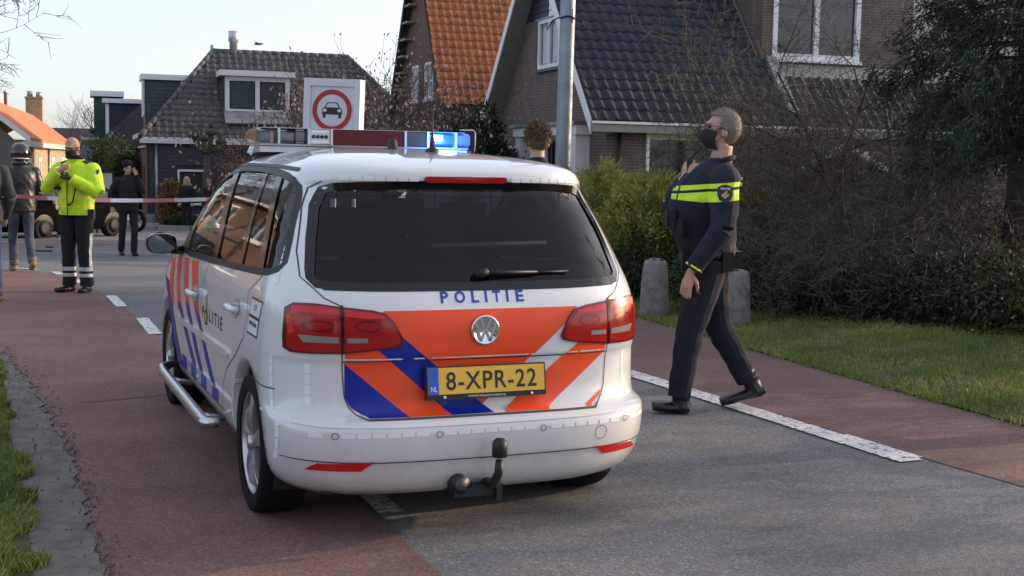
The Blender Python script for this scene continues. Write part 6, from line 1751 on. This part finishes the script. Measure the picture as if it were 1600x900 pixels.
# ---------------------------------------------------------------- bystanders
def bystander(label, X, d, rz, s, mats, pose, voxel=.014, hair=None, cap=None, long_hair=0., fwd=(0, 1, 0), bulk=1.0, cuts=(), paint=None, head_s=1., hz=1.66):
    t = thing('person', label, 'person', (X, d, gz(d)), rz); F = Fig(); k = bulk
    add_torso(F, [((0, 0, .86), .17 * k, .125 * k), ((0, 0, .98), .175 * k, .13 * k), ((0, 0, 1.14), .165 * k, .125 * k), ((0, 0, 1.32), .19 * k, .135 * k), ((0, -.005, 1.43), .18 * k, .115 * k), ((0, -.01, 1.50), .10, .085), ((0, -.005, 1.55), .065, .066)])
    F.tube('skin', [(0, -.005, 1.50), (0, .01, 1.58), (0, .015, 1.62)], [.055, .053, .053], 10, 3)
    _, T = add_head(F, (0, .02, hz), fwd, head_s)
    g = dict(hl=(-.09, 0, .90), kl=(-.10, .01, .49), al=(-.10, -.01, .09), tl=(-.13, .18, .033), hr=(.09, 0, .90), kr=(.10, .01, .49), ar=(.10, -.01, .09), tr=(.13, .18, .033), sl=(-.19, 0, 1.42), el=(-.25, -.03, 1.14), wl=(-.24, .07, .90), sr=(.19, 0, 1.42), er=(.25, -.03, 1.14), wr=(.24, .07, .90)); g.update(pose)
    add_leg(F, g['hl'], g['kl'], g['al'], g['tl'], heel=g.get('heel_l')); add_leg(F, g['hr'], g['kr'], g['ar'], g['tr'], heel=g.get('heel_r'))
    add_arm(F, g['sl'], g['el'], g['wl'], tuple(v * k for v in (.072, .066, .056, .044))); add_arm(F, g['sr'], g['er'], g['wr'], tuple(v * k for v in (.072, .066, .056, .044)))
    for w, e_ in (('wl', 'el'), ('wr', 'er')):
        dv = Vector(g[w]) - Vector(g[e_]); add_hand(F, g[w], dv, (0, 1, 0) if abs(dv.normalized().y) < .8 else (1, 0, 0), .95, curl=.5, thumb=1 if w == 'wl' else -1)
    def paint_(c, z):
        q = paint(c, z) if paint else None
        if q: return q
        if z in ('jacket', 'trousers') and .6 < c.z < 1.1: return 'jacket' if c.z > .85 else 'trousers'
        return None
    F.build('body', mats, t, voxel, list(cuts) + [((0, 0, .85), (0, 0, 1))], paint_, 2, .005)
    if hair: hair_cap(t, T, hair, grow_=1.08, front=.06, nape=-.06 if not long_hair else -.08, tuft=.008)
    if long_hair and hair:
        Fh = MB()
        for a in range(-4, 5):
            an = a * .36; x = .085 * math.sin(an); y = -.085 * math.cos(an) - .005
            Fh.tube([T(x * .9, y * .9, .06), T(x * 1.08, y * 1.08, -.05), T(x * 1.15, y * 1.05 - .01, -.05 - long_hair * .6), T(x * 1.0, y * .95, -.05 - long_hair)], [(.028, .02), (.032, .022), (.034, .02), (.012, .010)], 6)
        Fh.build('long_hair', hair, t)
    eyes(t, T)
    s_ = s / 1.78; t.scale = (s_, s_, s_)
    return t, T
sm = lambda j, tr, sh, sk=None: {'jacket': j, 'sleeve': j, 'trousers': tr, 'shoes': sh, 'skin': sk or m_skinp}
# man with motorcycle helmet, walking away
t, T = bystander('man in black motorcycle helmet, dark leather jacket and worn jeans walking away', -7.15, 18.6, R(30), 1.80, sm(m_leatherj, m_jeand, m_tan), dict(kl=(-.10, .12, .50), al=(-.10, .06, .10), tl=(-.11, .25, .035), kr=(.10, -.02, .49), ar=(.11, -.20, .15), tr=(.12, -.04, .035), heel_r=(.115, -.27, .12), el=(-.27, -.02, 1.15), wl=(-.20, .16, 1.0), er=(.27, .0, 1.15), wr=(.2, .18, 1.02)), .012, bulk=1.18)
b = MB(); Hn = []
for i in range(13):
    a = math.pi * i / 12 * .80
    Hn.append((.135 * math.sin(a), .15 * math.cos(a)))
b.lathe([(r * 1.05, z) for r, z in Hn] + [(.13, -.12), (.118, -.165), (.10, -.17)], (0, .015, 1.69), 24, capends=False)
hel = b.build('helmet', mat('helmet_black', (.008, .008, .010), .12, coat=.8), t)
b = MB(); b.tube([(.12 * math.sin(a), .02 + .135 * math.cos(a), 1.70) for a in [k * .2 - 1.0 for k in range(11)]], [(.045, .008)] * 11, 8, up=(0, 0, 1)); b.build('visor', m_gloss, hel)
b = MB(); b.tube([(.13 * math.cos(a), .01 + .138 * math.sin(a), 1.615) for a in [math.pi + .5 + k * .21 for k in range(11)]], .009, 6); b.build('helmet_trim', m_refl, hel)
# person cut by the left edge
t, T = bystander('blonde person in charcoal jacket and light blue jeans cut off by the left edge', -5.62, 13.6, R(25), 1.74, sm(m_gjack, m_jean, m_tan), dict(kr=(.10, .06, .49), ar=(.11, .0, .09), tr=(.16, .19, .035), er=(.27, -.02, 1.14), wr=(.22, .10, .92)), .012, hair=m_hbl, long_hair=.24, bulk=1.1)
# man on the phone
t, T = bystander('man in black on the phone walking toward the car', -7.1, 23.6, R(180 + 32), 1.72, sm(m_blackc, m_blackc, m_boot, m_skin), dict(el=(-.26, .10, 1.20), wl=(-.115, .13, 1.55), er=(.30, -.10, 1.18), wr=(.30, -.02, .93), kl=(-.09, .10, .50), al=(-.09, .05, .10), tl=(-.10, .24, .035), kr=(.10, -.04, .49), ar=(.10, -.14, .12), tr=(.12, .05, .035)), .012, hair=m_hdk, bulk=1.12)
b = MB(); b.box(-.012, .012, -.03, .03, -.07, .07, 0, Matrix.Translation((-.105, .075, 1.645))); b.build('phone', m_gloss, t)
b = MB(); b.lathe([(.098, -.02), (.104, .03), (.09, .085), (.05, .115), (0, .122)], (0, .01, 1.705), 16); b.build('knitted_hat', m_blackc, t)
# two women at the boarded house
coat = lambda c, z: 'jacket' if z == 'trousers' and c.z > .55 else None
t, T = bystander('blonde woman in long black coat with fur hood standing by the boarded house', -10.35, 40.6, R(180 - 10), 1.68, sm(m_blackc, m_blackc, m_boot), {}, .018, hair=m_hbl, long_hair=.22, bulk=1.12, paint=coat)
b = MB(); b.tube([(.14 * math.cos(a), -.03 + .10 * math.sin(a), 1.50 + .02 * math.sin(a)) for a in [k * math.pi / 8 for k in range(17)]], .038, 8); b.build('fur_hood', m_fur, t)
t, T = bystander('red haired woman in dark coat turned sideways beside the blonde woman', -9.72, 40.9, R(180 + 55), 1.62, sm(m_blackc, m_blackc, m_boot), {}, .018, hair=m_hred, long_hair=.15, bulk=1.1, paint=coat)
# person in beige jacket with white shoes
t, T = bystander('person in beige jacket with white shoes mostly hidden behind the lime officer', -10.62, 30.2, R(180 + 50), 1.66, sm(m_beige, m_blackc, m_wshoe), dict(tr=(.16, .17, .033)), .016, hair=m_hdk, bulk=1.1)
# curly haired man beyond the car
t, T = bystander('man with tousled light brown hair seen from behind, standing beyond the police car', .17, 9.5, R(8), 1.80, sm(m_navyc, m_navyt, m_boot, m_skin), {}, .010, hair=m_hbr, bulk=1.1, hz=1.675, fwd=(-.10, 1, .0))
strands(t, T, m_hbr, 2400, .042, .0022, front=.05, nape=-.0, curl=1.5, lift=1.03, vol=(1.02, 1.05, 1.10))
hair_cap(t, T, m_hbr, grow_=1.07, front=.05, nape=-.03, tuft=.024, side=.0, name='hair_volume', vol=(1.0, 1.02, 1.08))
t.location.z += .05
b = MB()
for sx in (-1, 1): b.tube([T(sx * .080, -.012, .012), T(sx * .088, -.030, -.01), T(sx * .082, -.025, -.04)], .003, 5)
b.build('ear_loop', m_maskm, t)
# ================================================================== STREET FURNITURE, VEHICLES, SMALL THINGS
m_galv = mat('galvanised_steel', (.27, .31, .35), .5, .55, var=.18, vscale=5, bump=.15, bscale=30)
m_conc = mat('weathered_concrete', (.19, .18, .165), .92, var=.4, vscale=9, bump=.9, bscale=38, detail=8)
# lamp post
t = thing('lamp_post', 'thick grey galvanised lamp post standing in front of the brick house', 'lamp post', (.61, 16.7, gz(16.7)), 0)
t.rotation_euler = (0, R(.6), 0)
b = MB(); b.tube([(0, 0, -.1), (0, 0, 2.0), (0, 0, 5.2), (0, 0, 7.5)], [.105, .100, .092, .075], 20); b.build('pole', m_galv, t)
b = MB(); b.tube([(.101 * math.cos(a), .101 * math.sin(a), 3.52 + .01 * math.sin(3 * a)) for a in [k * math.pi / 8 for k in range(17)]], .014, 6); b.tube([(.06, -.09, 3.45), (.055, -.10, 3.62)], .008, 5); b.tube([(.10, -.04, 3.52), (.18, -.05, 3.50), (.22, -.03, 3.40)], .007, 5); b.tube([(-.10, -.04, 3.52), (-.19, -.02, 3.48), (-.26, .0, 3.36)], .009, 5); b.build('strap', m_bblk, t)
b = MB(); b.tube([(0, 0, 7.4), (-.3, 0, 7.75), (-1.2, 0, 7.9)], .035, 8); b.build('arm', m_galv, t)
b = MB(); b.tube([(-1.1, 0, 7.9), (-1.5, 0, 7.92), (-1.9, 0, 7.9)], [(.08, .05), (.14, .07), (.06, .04)], 10); b.build('lamp_head', m_galv, t)
# no-cars sign on its box
t = thing('road_sign', 'white box sign with red ringed no cars symbol behind the light bar', 'road sign', (-2.67, 19.0, gz(19)), 0)
b = MB(); b.tube([(0, 0, -.1), (0, 0, 1.75)], .045, 10); b.tube([(.30, 0, -.1), (.30, 0, 1.75)], .03, 8); b.build('post', m_galv, t)
TS = Matrix.Translation((0, 0, 2.37)) @ Matrix.Rotation(R(1.6), 4, 'Y') @ Matrix.Rotation(R(-11), 4, 'Z')
b = MB(); b.box(-.43, .43, -.10, .10, -.66, .52, 0, TS); b.box(-.43, -.33, -.125, -.1005, -.66, .52, 0, TS); b.box(.34, .43, -.125, -.1005, -.66, .52, 0, TS); b.box(-.329, .339, -.125, -.1005, .41, .52, 0, TS); b.build('box', mat('sign_white', (.66, .68, .72), .45, var=.06, vscale=4), t)
def disc(b, r0, r1, o, mi, n=48):
    vs = []; 
    for k in range(n):
        a = 2 * math.pi * k / n
        for r in (r0, r1): vs.append(TS @ Vector((.005 + r * math.cos(a), o, .06 + r * math.sin(a))))
    b.add(vs, [(2 * k, 2 * k + 1, (2 * k + 3) % (2 * n), (2 * k + 2) % (2 * n)) for k in range(n)], mi)
b = MB(); disc(b, 0, .315, -.104, 0); disc(b, .232, .302, -.107, 1)
S = lambda x, z, o=-.108: TS @ Vector((.005 + x, o, .06 + z))
def sp(P, mi=2, o=-.108): b.poly([S(x, z, o) for x, z in P], mi)
sp([(-.155, .0), (-.15, -.06), (.15, -.06), (.155, .0), (.14, .035), (.115, .04), (.085, .105), (.06, .118), (-.06, .118), (-.085, .105), (-.115, .04), (-.14, .035)])
sp([(-.14, -.06), (-.14, -.11), (-.10, -.11), (-.10, -.06)]); sp([(.10, -.06), (.10, -.11), (.14, -.11), (.14, -.06)])
sp([(-.095, .043), (-.07, .095), (-.05, .102), (.05, .102), (.07, .095), (.095, .043)], 0, -.1095); sp([(-.14, .02), (-.085, .02), (-.085, -.022), (-.14, -.022)], 0, -.1095); sp([(.085, .02), (.14, .02), (.14, -.022), (.085, -.022)], 0, -.1095)
b.build('sign_face', [mat('sign_face_white', (.62, .62, .68), .4), mat('sign_red', (.38, .015, .02), .4), m_bblk], t, fixn=False)
# dark panel behind the light bar
t = thing('sign_panel', 'dark blue panel with white rim right of the light bar', 'sign', (-.56, 15.4, gz(15.4)), R(4))
b = MB(); b.tube([(.02, 0, -.1), (.02, 0, 1.75)], .03, 8); b.build('post', m_galv, t)
b = MB(); b.box(-.10, .07, -.02, .02, 1.72, 1.99); b.build('panel', mat('panel_navy', (.012, .016, .03), .5), t)
b = MB(); b.tube([(.07, 0, 1.73), (.085, 0, 1.80), (.085, 0, 1.97), (.06, 0, 1.995), (-.10, 0, 1.995)], .008, 6); b.build('rim', m_white, t)
# stone bollards
def bollard(label, x, y, h, r, lean):
    t = thing('bollard', label, 'bollard', (x, y, gz(y) + .05), 0, 'tapered stone bollards')
    t.rotation_euler = (0, R(lean), random.random())
    b = MB(); n = 22; prof = [(r * 1.0, -.15), (r * .98, .02), (r * .90, h * .4), (r * .80, h * .75), (r * .74, h * .93), (r * .62, h * .985), (r * .35, h * 1.01), (0, h * 1.015)]
    vs = []
    for i, (rr, z) in enumerate(prof):
        for k in range(n):
            a = 2 * math.pi * k / n; w = 1 + .025 * math.sin(k * 2.7 + i * 1.9) + random.uniform(-.02, .02); vs.append((rr * w * math.cos(a), rr * w * math.sin(a), z + random.uniform(-.006, .006)))
    b.add(vs, [(i * n + k, i * n + (k + 1) % n, (i + 1) * n + (k + 1) % n, (i + 1) * n + k) for i in range(len(prof) - 1) for k in range(n)], 0, True)
    b.build('stone', m_conc, t)
    b = MB(); 
    for k in range(8): 
        a = random.random() * 6.28; q = random.uniform(.2, .8); b.lathe([(0, 0), (.03, .002), (.018, .006), (0, .008)], (r * .45 * math.cos(a), r * .45 * math.sin(a), h * 1.002), 7)
    o = b.build('moss', mat('dark_moss', (.03, .032, .018), 1.), t); o['kind'] = 'stuff'
bollard('tapered concrete bollard on the grass left of the walking officer', 1.50, 13.35, .56, .165, -1)
bollard('tapered concrete bollard on the grass right of the walking officer', 2.19, 12.45, .53, .155, 1.5)
# garden fence behind the shrubs
t = thing('garden_fence', 'dark timber fence half hidden behind the shrubs on the right', 'fence', (2.7, 16.4, gz(16.4)), R(-6))
for k in range(30):
    b = MB(); x = k * .2; b.box(x, x + .185, -.012 + .006 * (k % 2), .012 + .006 * (k % 2), 0, .95 + .02 * random.random()); b.build('fence_board', mat('dark_fence_wood', (.030, .032, .036), .85, var=.3, vscale=8), t)
for x in (0, 2, 4, 6): b = MB(); b.box(x - .04, x + .04, .02, .10, -.1, 1.05); b.build('fence_post', mat('dark_fence_wood', (.030, .032, .036), .85), t)
# garden shed with white gable boards
t = thing('garden_shed', 'small garden shed with white gable boards behind the bare shrubs', 'shed', (4.75, 18.6, gz(18.6)), R(6))
b = MB(); b.prism([(-.75, 0, 0), (.75, 0, 0), (.75, 0, 1.55), (0, 0, 1.98), (-.75, 0, 1.55)], (0, 1.6, 0)); b.build('wall', mat('shed_wood', (.05, .042, .036), .8, var=.3, vscale=6), t)
for s in (-1, 1):
    b = MB(); b.prism([(0, -.12, 2.10), (s * .92, -.12, 1.57), (s * .92, -.12, 1.50), (0, -.12, 2.0)], (0, .03, 0)); b.build('barge_board', m_white, t)
    b = MB(); b.prism([(0, -.09, 2.03), (s * .92, -.09, 1.53), (s * .92, 1.7, 1.53), (0, 1.7, 2.03)], (0, 0, .04)); b.build('roof', m_tileE, t)
b = MB(); b.box(-.5, -.1, -.03, -.002, .55, 1.2); b.build('window', m_white, t)
# far street lamp
t = thing('street_lamp', 'street lamp with shallow dish shade beyond the lime officer', 'street lamp', gp(143, 58), 0)
b = MB(); b.tube([(0, 0, -.1), (0, 0, 3.1)], [.06, .045], 8); b.build('pole', m_galv, t)
b = MB(); b.lathe([(.07, 3.05), (.12, 3.1), (.42, 3.42), (.46, 3.47), (.40, 3.54), (.1, 3.56), (0, 3.56)], (0, 0, 0), 20); b.build('shade', mat('lamp_dish', (.32, .30, .27), .5), t)
# barrier tape
def mat_tape():
    m, t_, b_ = nodes_of('barrier_tape'); uv = t_.nodes.new('ShaderNodeTexCoord'); sx = t_.nodes.new('ShaderNodeSeparateXYZ'); L(t_, uv.outputs['Object'], sx.inputs[0])
    mo = t_.nodes.new('ShaderNodeMath'); mo.operation = 'MULTIPLY'; mo.inputs[1].default_value = 1.25; fr = t_.nodes.new('ShaderNodeMath'); fr.operation = 'FRACT'; gt = t_.nodes.new('ShaderNodeMath'); gt.operation = 'GREATER_THAN'; gt.inputs[1].default_value = .5
    L(t_, sx.outputs[0], mo.inputs[0]); L(t_, mo.outputs[0], fr.inputs[0]); L(t_, fr.outputs[0], gt.inputs[0])
    mx = t_.nodes.new('ShaderNodeMixRGB'); mx.inputs[1].default_value = (.72, .70, .74, 1); mx.inputs[2].default_value = (.60, .22, .26, 1); L(t_, gt.outputs[0], mx.inputs[0]); L(t_, mx.outputs[0], b_.inputs['Base Color']); b_.inputs['Roughness'].default_value = .4
    return m
P = [(-9.4, 18.6, 1.13), (-7.2, 17.6, 1.06), (-6.0, 17.7, 1.01), (-4.9, 18.1, 1.015), (-3.8, 18.6, 1.07), (-2.72, 18.95, 1.14)]
Q = catmull(P, 10); b = MB(); vs = []
for i, q in enumerate(Q):
    tw = .5 * math.sin(i * .35); vs += [(q[0], q[1] + .03 * tw, q[2] + gz(q[1]) * .5 + .027), (q[0], q[1] - .03 * tw, q[2] + gz(q[1]) * .5 - .027)]
b.add(vs, [(2 * i, 2 * i + 1, 2 * i + 3, 2 * i + 2) for i in range(len(Q) - 1)], 0, True)
tag(b.build('barrier_tape', mat_tape()), 'red and white barrier tape stretched across the street', 'tape')
# notice board behind the lime officer
t = thing('notice_board', 'glazed notice board on posts behind the lime officer', 'notice board', gp(161, 36), R(15))
b = MB(); b.box(-.26, .26, -.03, .03, 1.05, 1.72); b.build('frame', m_bblk, t); b = MB(); b.box(-.22, .22, -.036, -.0305, 1.09, 1.68); b.build('sheet', mat('grey_sheet', (.42, .43, .42), .4, var=.15, vscale=4), t)
for x in (-.2, .2): b = MB(); b.box(x - .025, x + .025, -.025, .025, -.1, 1.045); b.build('post', m_bblk, t)
# parked cars
def parked_car(label, x, y, rz, paint, sc=1., lamp=True):
    t = thing('parked_car', label, 'car', (x, y, gz(y)), rz, None); t.scale = (sc,) * 3
    S2 = Shell(YR=[(.22, -.60), (.35, -.72), (.6, -.74), (.85, -.70), (.95, -.62), (1.1, -.45), (1.3, -.15), (1.38, .05), (1.43, .45), (1.45, .9)], YF=[(.22, 3.15), (.35, 3.32), (.6, 3.34), (.75, 3.2), (.84, 2.95), (.90, 2.5), (.95, 2.2), (1.1, 1.95), (1.3, 1.55), (1.38, 1.4), (1.43, 1.25), (1.45, 1.15)], WD=[(.22, .80), (.35, .86), (.6, .88), (.85, .86), (.95, .82), (1.1, .75), (1.3, .66), (1.38, .58), (1.43, .42), (1.45, .2)])
    zz = [.22, .28, .35, .42, .5, .58, .66, .74, .80, .84, .88, .92, .96, 1.0, 1.06, 1.12, 1.18, 1.24, 1.30, 1.34, 1.38, 1.405, 1.43, 1.445, 1.45]
    V_, F_ = S2.shell(zz, 12, 40, 12); b = MB(); b.add(V_, F_, 0, True); b.build('body', paint, t)
    for mp in (lambda a, z, o=0.: S2.P_side(a, z, o, -1), lambda a, z, o=0.: S2.P_side(a, z, o, 1)):
        for P in ([(1.82, .96), (1.55, 1.22), (1.35, 1.33), (.88, 1.36), (.86, .97)], [(.80, .97), (.82, 1.36), (.35, 1.35), (.0, 1.22), (-.12, 1.0)]):
            b = MB(); patch(b, P, mp, .003, .1); b.build('side_window', m_gloss, t)
        for wy in (0, 2.55): b = MB(); patch(b, [(wy + .35 * math.cos(a), max(.23, .31 + .35 * math.sin(a))) for a in [k * math.pi / 10 for k in range(20)]], mp, .002, .1); b.build('wheel_arch', m_bblk, t)
    b = MB(); pr = None
    for k in range(6):
        z = .97 + .066 * k; y_ = S2.par(z)[1]; w_ = S2.par(z)[2] * .86; cur = [(-w_, y_ - .06, z + .01), (-w_ * .5, y_ + .006, z + .01), (w_ * .5, y_ + .006, z + .01), (w_, y_ - .06, z + .01)]
        if pr: b.add(pr + cur, [(0, 1, 5, 4), (1, 2, 6, 5), (2, 3, 7, 6)], 0, True)
        pr = cur
    b.build('windscreen', m_wglass, t)
    FR = lambda x_, z, o=0.: Vector((x_, S2.par(z)[1] - .75 + .75 * math.sin(math.acos(min(1, (abs(x_) / S2.par(z)[2]) ** 3)) ) ** (1 / 1.1) + o, z))
    for sx in (-1, 1):
        b = MB(); b.tube([(sx * .60, 3.14, .66), (sx * .72, 2.98, .68), (sx * .80, 2.78, .70)], [(.07, .05), (.075, .05), (.04, .03)], 10); b.build('headlamp', mat('headlamp_glass', (.55, .56, .58), .12, .4), t)
        b = MB(); b.tube([(sx * .82, 1.75, .98), (sx * .98, 1.72, 1.0)], [(.05, .04), (.07, .05)], 8); b.build('door_mirror', paint, t)
        for wy in (0, 2.55):
            b = MB(); b.lathe([(0, .10 * sx), (.20, .105 * sx), (.21, .09 * sx), (.215, .10 * sx), (.30, .09 * sx), (.312, 0), (.30, -.09 * sx)], (sx * .78, wy, .31), 24, 0, 'x'); w_ = b.build('wheel', m_rub, t)
            b = MB(); b.lathe([(0, .112 * sx), (.06, .115 * sx), (.19, .108 * sx)], (sx * .78, wy, .31), 20, 0, 'x'); b.build('rim', mat('dull_grey_rim', (.035, .035, .038), .6, spec=.2), w_)
    b = MB(); b.box(-.42, .42, 3.30, 3.345, .42, .55); b.build('grille', m_bblk, t)
    b = MB(); b.box(-.26, .26, 3.345, 3.352, .36, .46); b.build('number_plate', m_plate, t)
parked_car('dark parked car behind the helmeted man and the lime officer', -11.3, 33.9, R(158), mat('black_car_paint', (.003, .0035, .005), .8, spec=.02))
parked_car('blue grey parked car behind the dark one', -17.2, 43.0, R(180 - 14), mat('blue_car_paint', (.06, .09, .15), .25, coat=1.), 1.12)
# motorcycle
t = thing('motorcycle', 'silver and black motorcycle parked beside the man on the phone', 'motorcycle', gp(186, 38.2), R(180 + 62))
for y in (-.68, .70):
    b = MB(); b.lathe([(.22, .05), (.29, .055), (.315, 0), (.29, -.055), (.22, -.05)], (0, y, .315), 24, 0, 'x', capends=False); w = b.build('wheel', m_rub, t)
    b = MB(); b.lathe([(.22, .03), (.235, 0), (.22, -.03)], (0, y, .315), 24, 0, 'x', capends=False)
    for k in range(6): a = k * math.pi / 3; b.tube([(0, y, .315), (0, y + .22 * math.cos(a), .315 + .22 * math.sin(a))], .014, 5)
    b.build('rim', m_rim, w)
b = MB(); b.tube([(-.09, .70, .315), (-.09, .52, .85), (-.08, .47, 1.0)], .026, 8); b.tube([(.09, .70, .315), (.09, .52, .85), (.08, .47, 1.0)], .026, 8); b.build('fork', m_steel, t)
b = MB(); b.tube([(0, .42, .86), (0, .18, .92), (0, -.08, .84)], [(.10, .09), (.16, .13), (.12, .08)], 12); b.build('fuel_tank', mat('tank_silver', (.35, .37, .40), .25, .5, coat=.6), t)
b = MB(); b.tube([(0, -.05, .82), (0, -.40, .80), (0, -.75, .90)], [(.11, .05), (.14, .05), (.08, .04)], 10); b.build('seat', m_blackc, t)
b = MB(); b.box(-.16, .16, -.15, .30, .32, .66); b.tube([(.14, .25, .45), (.18, .0, .28), (.20, -.75, .38)], [.03, .035, .055], 8); b.build('engine', m_rim, t)
b = MB(); b.tube([(-.38, .34, 1.06), (-.2, .42, 1.04), (.2, .42, 1.04), (.38, .34, 1.06)], .016, 6); b.build('handlebar', m_bblk, t)
b = MB(); b.lathe([(0, .62), (.08, .60), (.09, .50), (.05, .44)], (0, 0, .90), 14, 0, 'y'); b.build('headlamp', m_clear, t)
b = MB(); b.tube([(0, .98, .55), (0, .85, .64), (0, .66, .66), (0, .5, .60)], [(.07, .012)] * 4, 8, up=(1, 0, 0)); b.build('mudguard', m_bblk, t)
# debris on the road
for k, (u, v, w, lab) in enumerate(((65, 391, .16, 'dark piece of debris lying on the road near the helmeted man'), (75, 384, .07, 'small dark fragment on the road behind the larger debris'))):
    d = 24.5 if k == 0 else 26.2; p = gp(u, d); t = MB(); t.prism([(-w, -.04, 0), (w * .7, -.06, 0), (w, .03, 0), (-w * .5, .06, 0)], (0, 0, .03)); o = t.build('debris', m_bblk, None, (p.x, p.y, p.z + .002)); tag(o, lab, 'debris')
# gull in the sky
t = thing('bird', 'small bird gliding in the sky above the boarded house', 'bird', tuple(at(404, 69, 40)), R(70))
b = MB(); b.tube([(0, -.14, 0), (0, -.06, .0), (0, .06, .01), (0, .14, .0), (0, .17, -.005)], [.012, .035, .04, .022, .006], 10)
for s in (-1, 1): b.add([(s * .02, .07, .01), (s * .16, .06, .06), (s * .34, -.02, .02), (s * .16, -.04, .05), (s * .02, -.05, .01), (s * .09, .0, .02)], [(0, 1, 5), (1, 2, 3), (1, 3, 5), (3, 4, 5), (4, 0, 5)])
b.add([(0, -.12, .0), (.04, -.22, 0), (-.04, -.22, 0)], [(0, 1, 2)])
b.build('body', mat('gull_grey', (.22, .22, .23), .8), t)
# brick house garden: low wall of plants continues; kerb stones by the pavement
for k in range(14):
    b = MB(); b.box(0, .98, -.06, .06, 0, .13); o = b.build('kerb_stone', mat('kerb_concrete', (.28, .27, .26), .9, var=.2), bpy.data.objects['pavement']); o.location = (-20 + k * 1.0, 38.0 + .17 * k, gz(39) - .0); o.rotation_euler = (0, 0, R(9.6))
# ================================================================== UNSEEN SURROUNDINGS (added to be mirrored in glass and paint)
def plain_house(name, label, x, y, rz, w, d, eave, ridge, brick, roofm, nwin=3):
    h = thing(name, label, 'house', (x, y, gz(max(y, 0))), rz)
    b = MB(); wins = []
    st = w / nwin
    for k in range(nwin):
        wins.append((k * st + st * .25, k * st + st * .75, .9, 2.2))
        if eave > 4.5: wins.append((k * st + st * .3, k * st + st * .7, 3.3, 4.4))
    mp = lambda u, z, o=0.: (u, -o, z)
    wall_poly(b, [(0, -.5), (w, -.5), (w, eave), (0, eave)], wins, mp, (0, .25, 0))
    b.prism([(0, .252, -.5), (0, d, -.5), (0, d, eave), (0, d / 2, ridge - .1), (0, .252, eave)], (.25, 0, 0)); b.prism([(w - .25, .252, -.5), (w - .25, d, -.5), (w - .25, d, eave), (w - .25, d / 2, ridge - .1), (w - .25, .252, eave)], (.25, 0, 0)); b.box(.26, w - .26, d - .25, d, -.5, eave)
    wall_uv(b.build('wall', brick, h))
    for q in wins: window(h, mp, *q, nx=2, nz=1, fw=.09, frame=m_white, sill=True)
    b = MB(); b.prism([(-.3, -.35, eave - .2), (w + .3, -.35, eave - .2), (w + .3, d / 2, ridge), (-.3, d / 2, ridge)], (0, 0, .12)); b.prism([(-.3, d / 2, ridge), (w + .3, d / 2, ridge), (w + .3, d + .35, eave - .2), (-.3, d + .35, eave - .2)], (0, 0, .12)); b.build('roof', roofm, h)
    b = MB(); b.box(-.3, w + .3, -.42, -.28, eave - .22, eave - .08); b.build('gutter', m_white, h)
plain_house('corner_house', 'brown brick house on the left side street, mirrored in the car windows', -15.0, 21.5, R(90 + 15), 23, 8, 4.9, 8.6, m_brickC, m_tileE, 6)
plain_house('opposite_house', 'unseen brick house behind the photographer with dark roof, added for reflections', 9.0, -17.0, R(180), 12, 8, 4.9, 8.8, m_brickA, m_tileE, 4)
plain_house('opposite_house', 'unseen brown house behind the photographer with orange roof, added for reflections', -5.5, -19.0, R(176), 11, 8, 3.2, 7.6, m_brickC, m_tileD)
MINR[0] = .012
for (x, y, h, lab) in ((-13.5, 13.0, 6.0, 'bare roadside tree left of the dirt verge, outside the frame'), (4.5, -8.5, 7.0, 'unseen bare tree behind the photographer on the right'), (-7.5, -7.5, 7.0, 'unseen bare tree behind the photographer on the left')):
    t = thing('bare_tree', lab, 'tree', (x, y, gz(y)), 0, 'bare street trees'); limbs = []
    grow((0, 0, -.1), (.03, 0, 1), h, .20, 4, 5, .10, .05, 7, .62, .75, limbs, .32)
    woody(t, limbs, m_bark, m_twig, 3, ('trunk', 'branches'))
for k, (x, y, r, lab) in enumerate(((-6, -11, 1.6, 'unseen round evergreen bush behind the photographer, left'), (-1, -12.5, 1.5, 'unseen round evergreen bush behind the photographer, middle'), (6.5, -11.5, 1.7, 'unseen round evergreen bush behind the photographer, right'), (-11, 5.5, 1.6, 'evergreen bush left of the verge, outside the frame'), (-12.5, 9.5, 1.8, 'evergreen bush at the side street corner, outside the frame'))):
    shrub('evergreen_bush', lab, 'bush', (x, y, 0), (r, r * .8, r * .6), m_evg, 160, 16, .14, .05, .16, .1, .05, 'unseen bushes round the photographer')
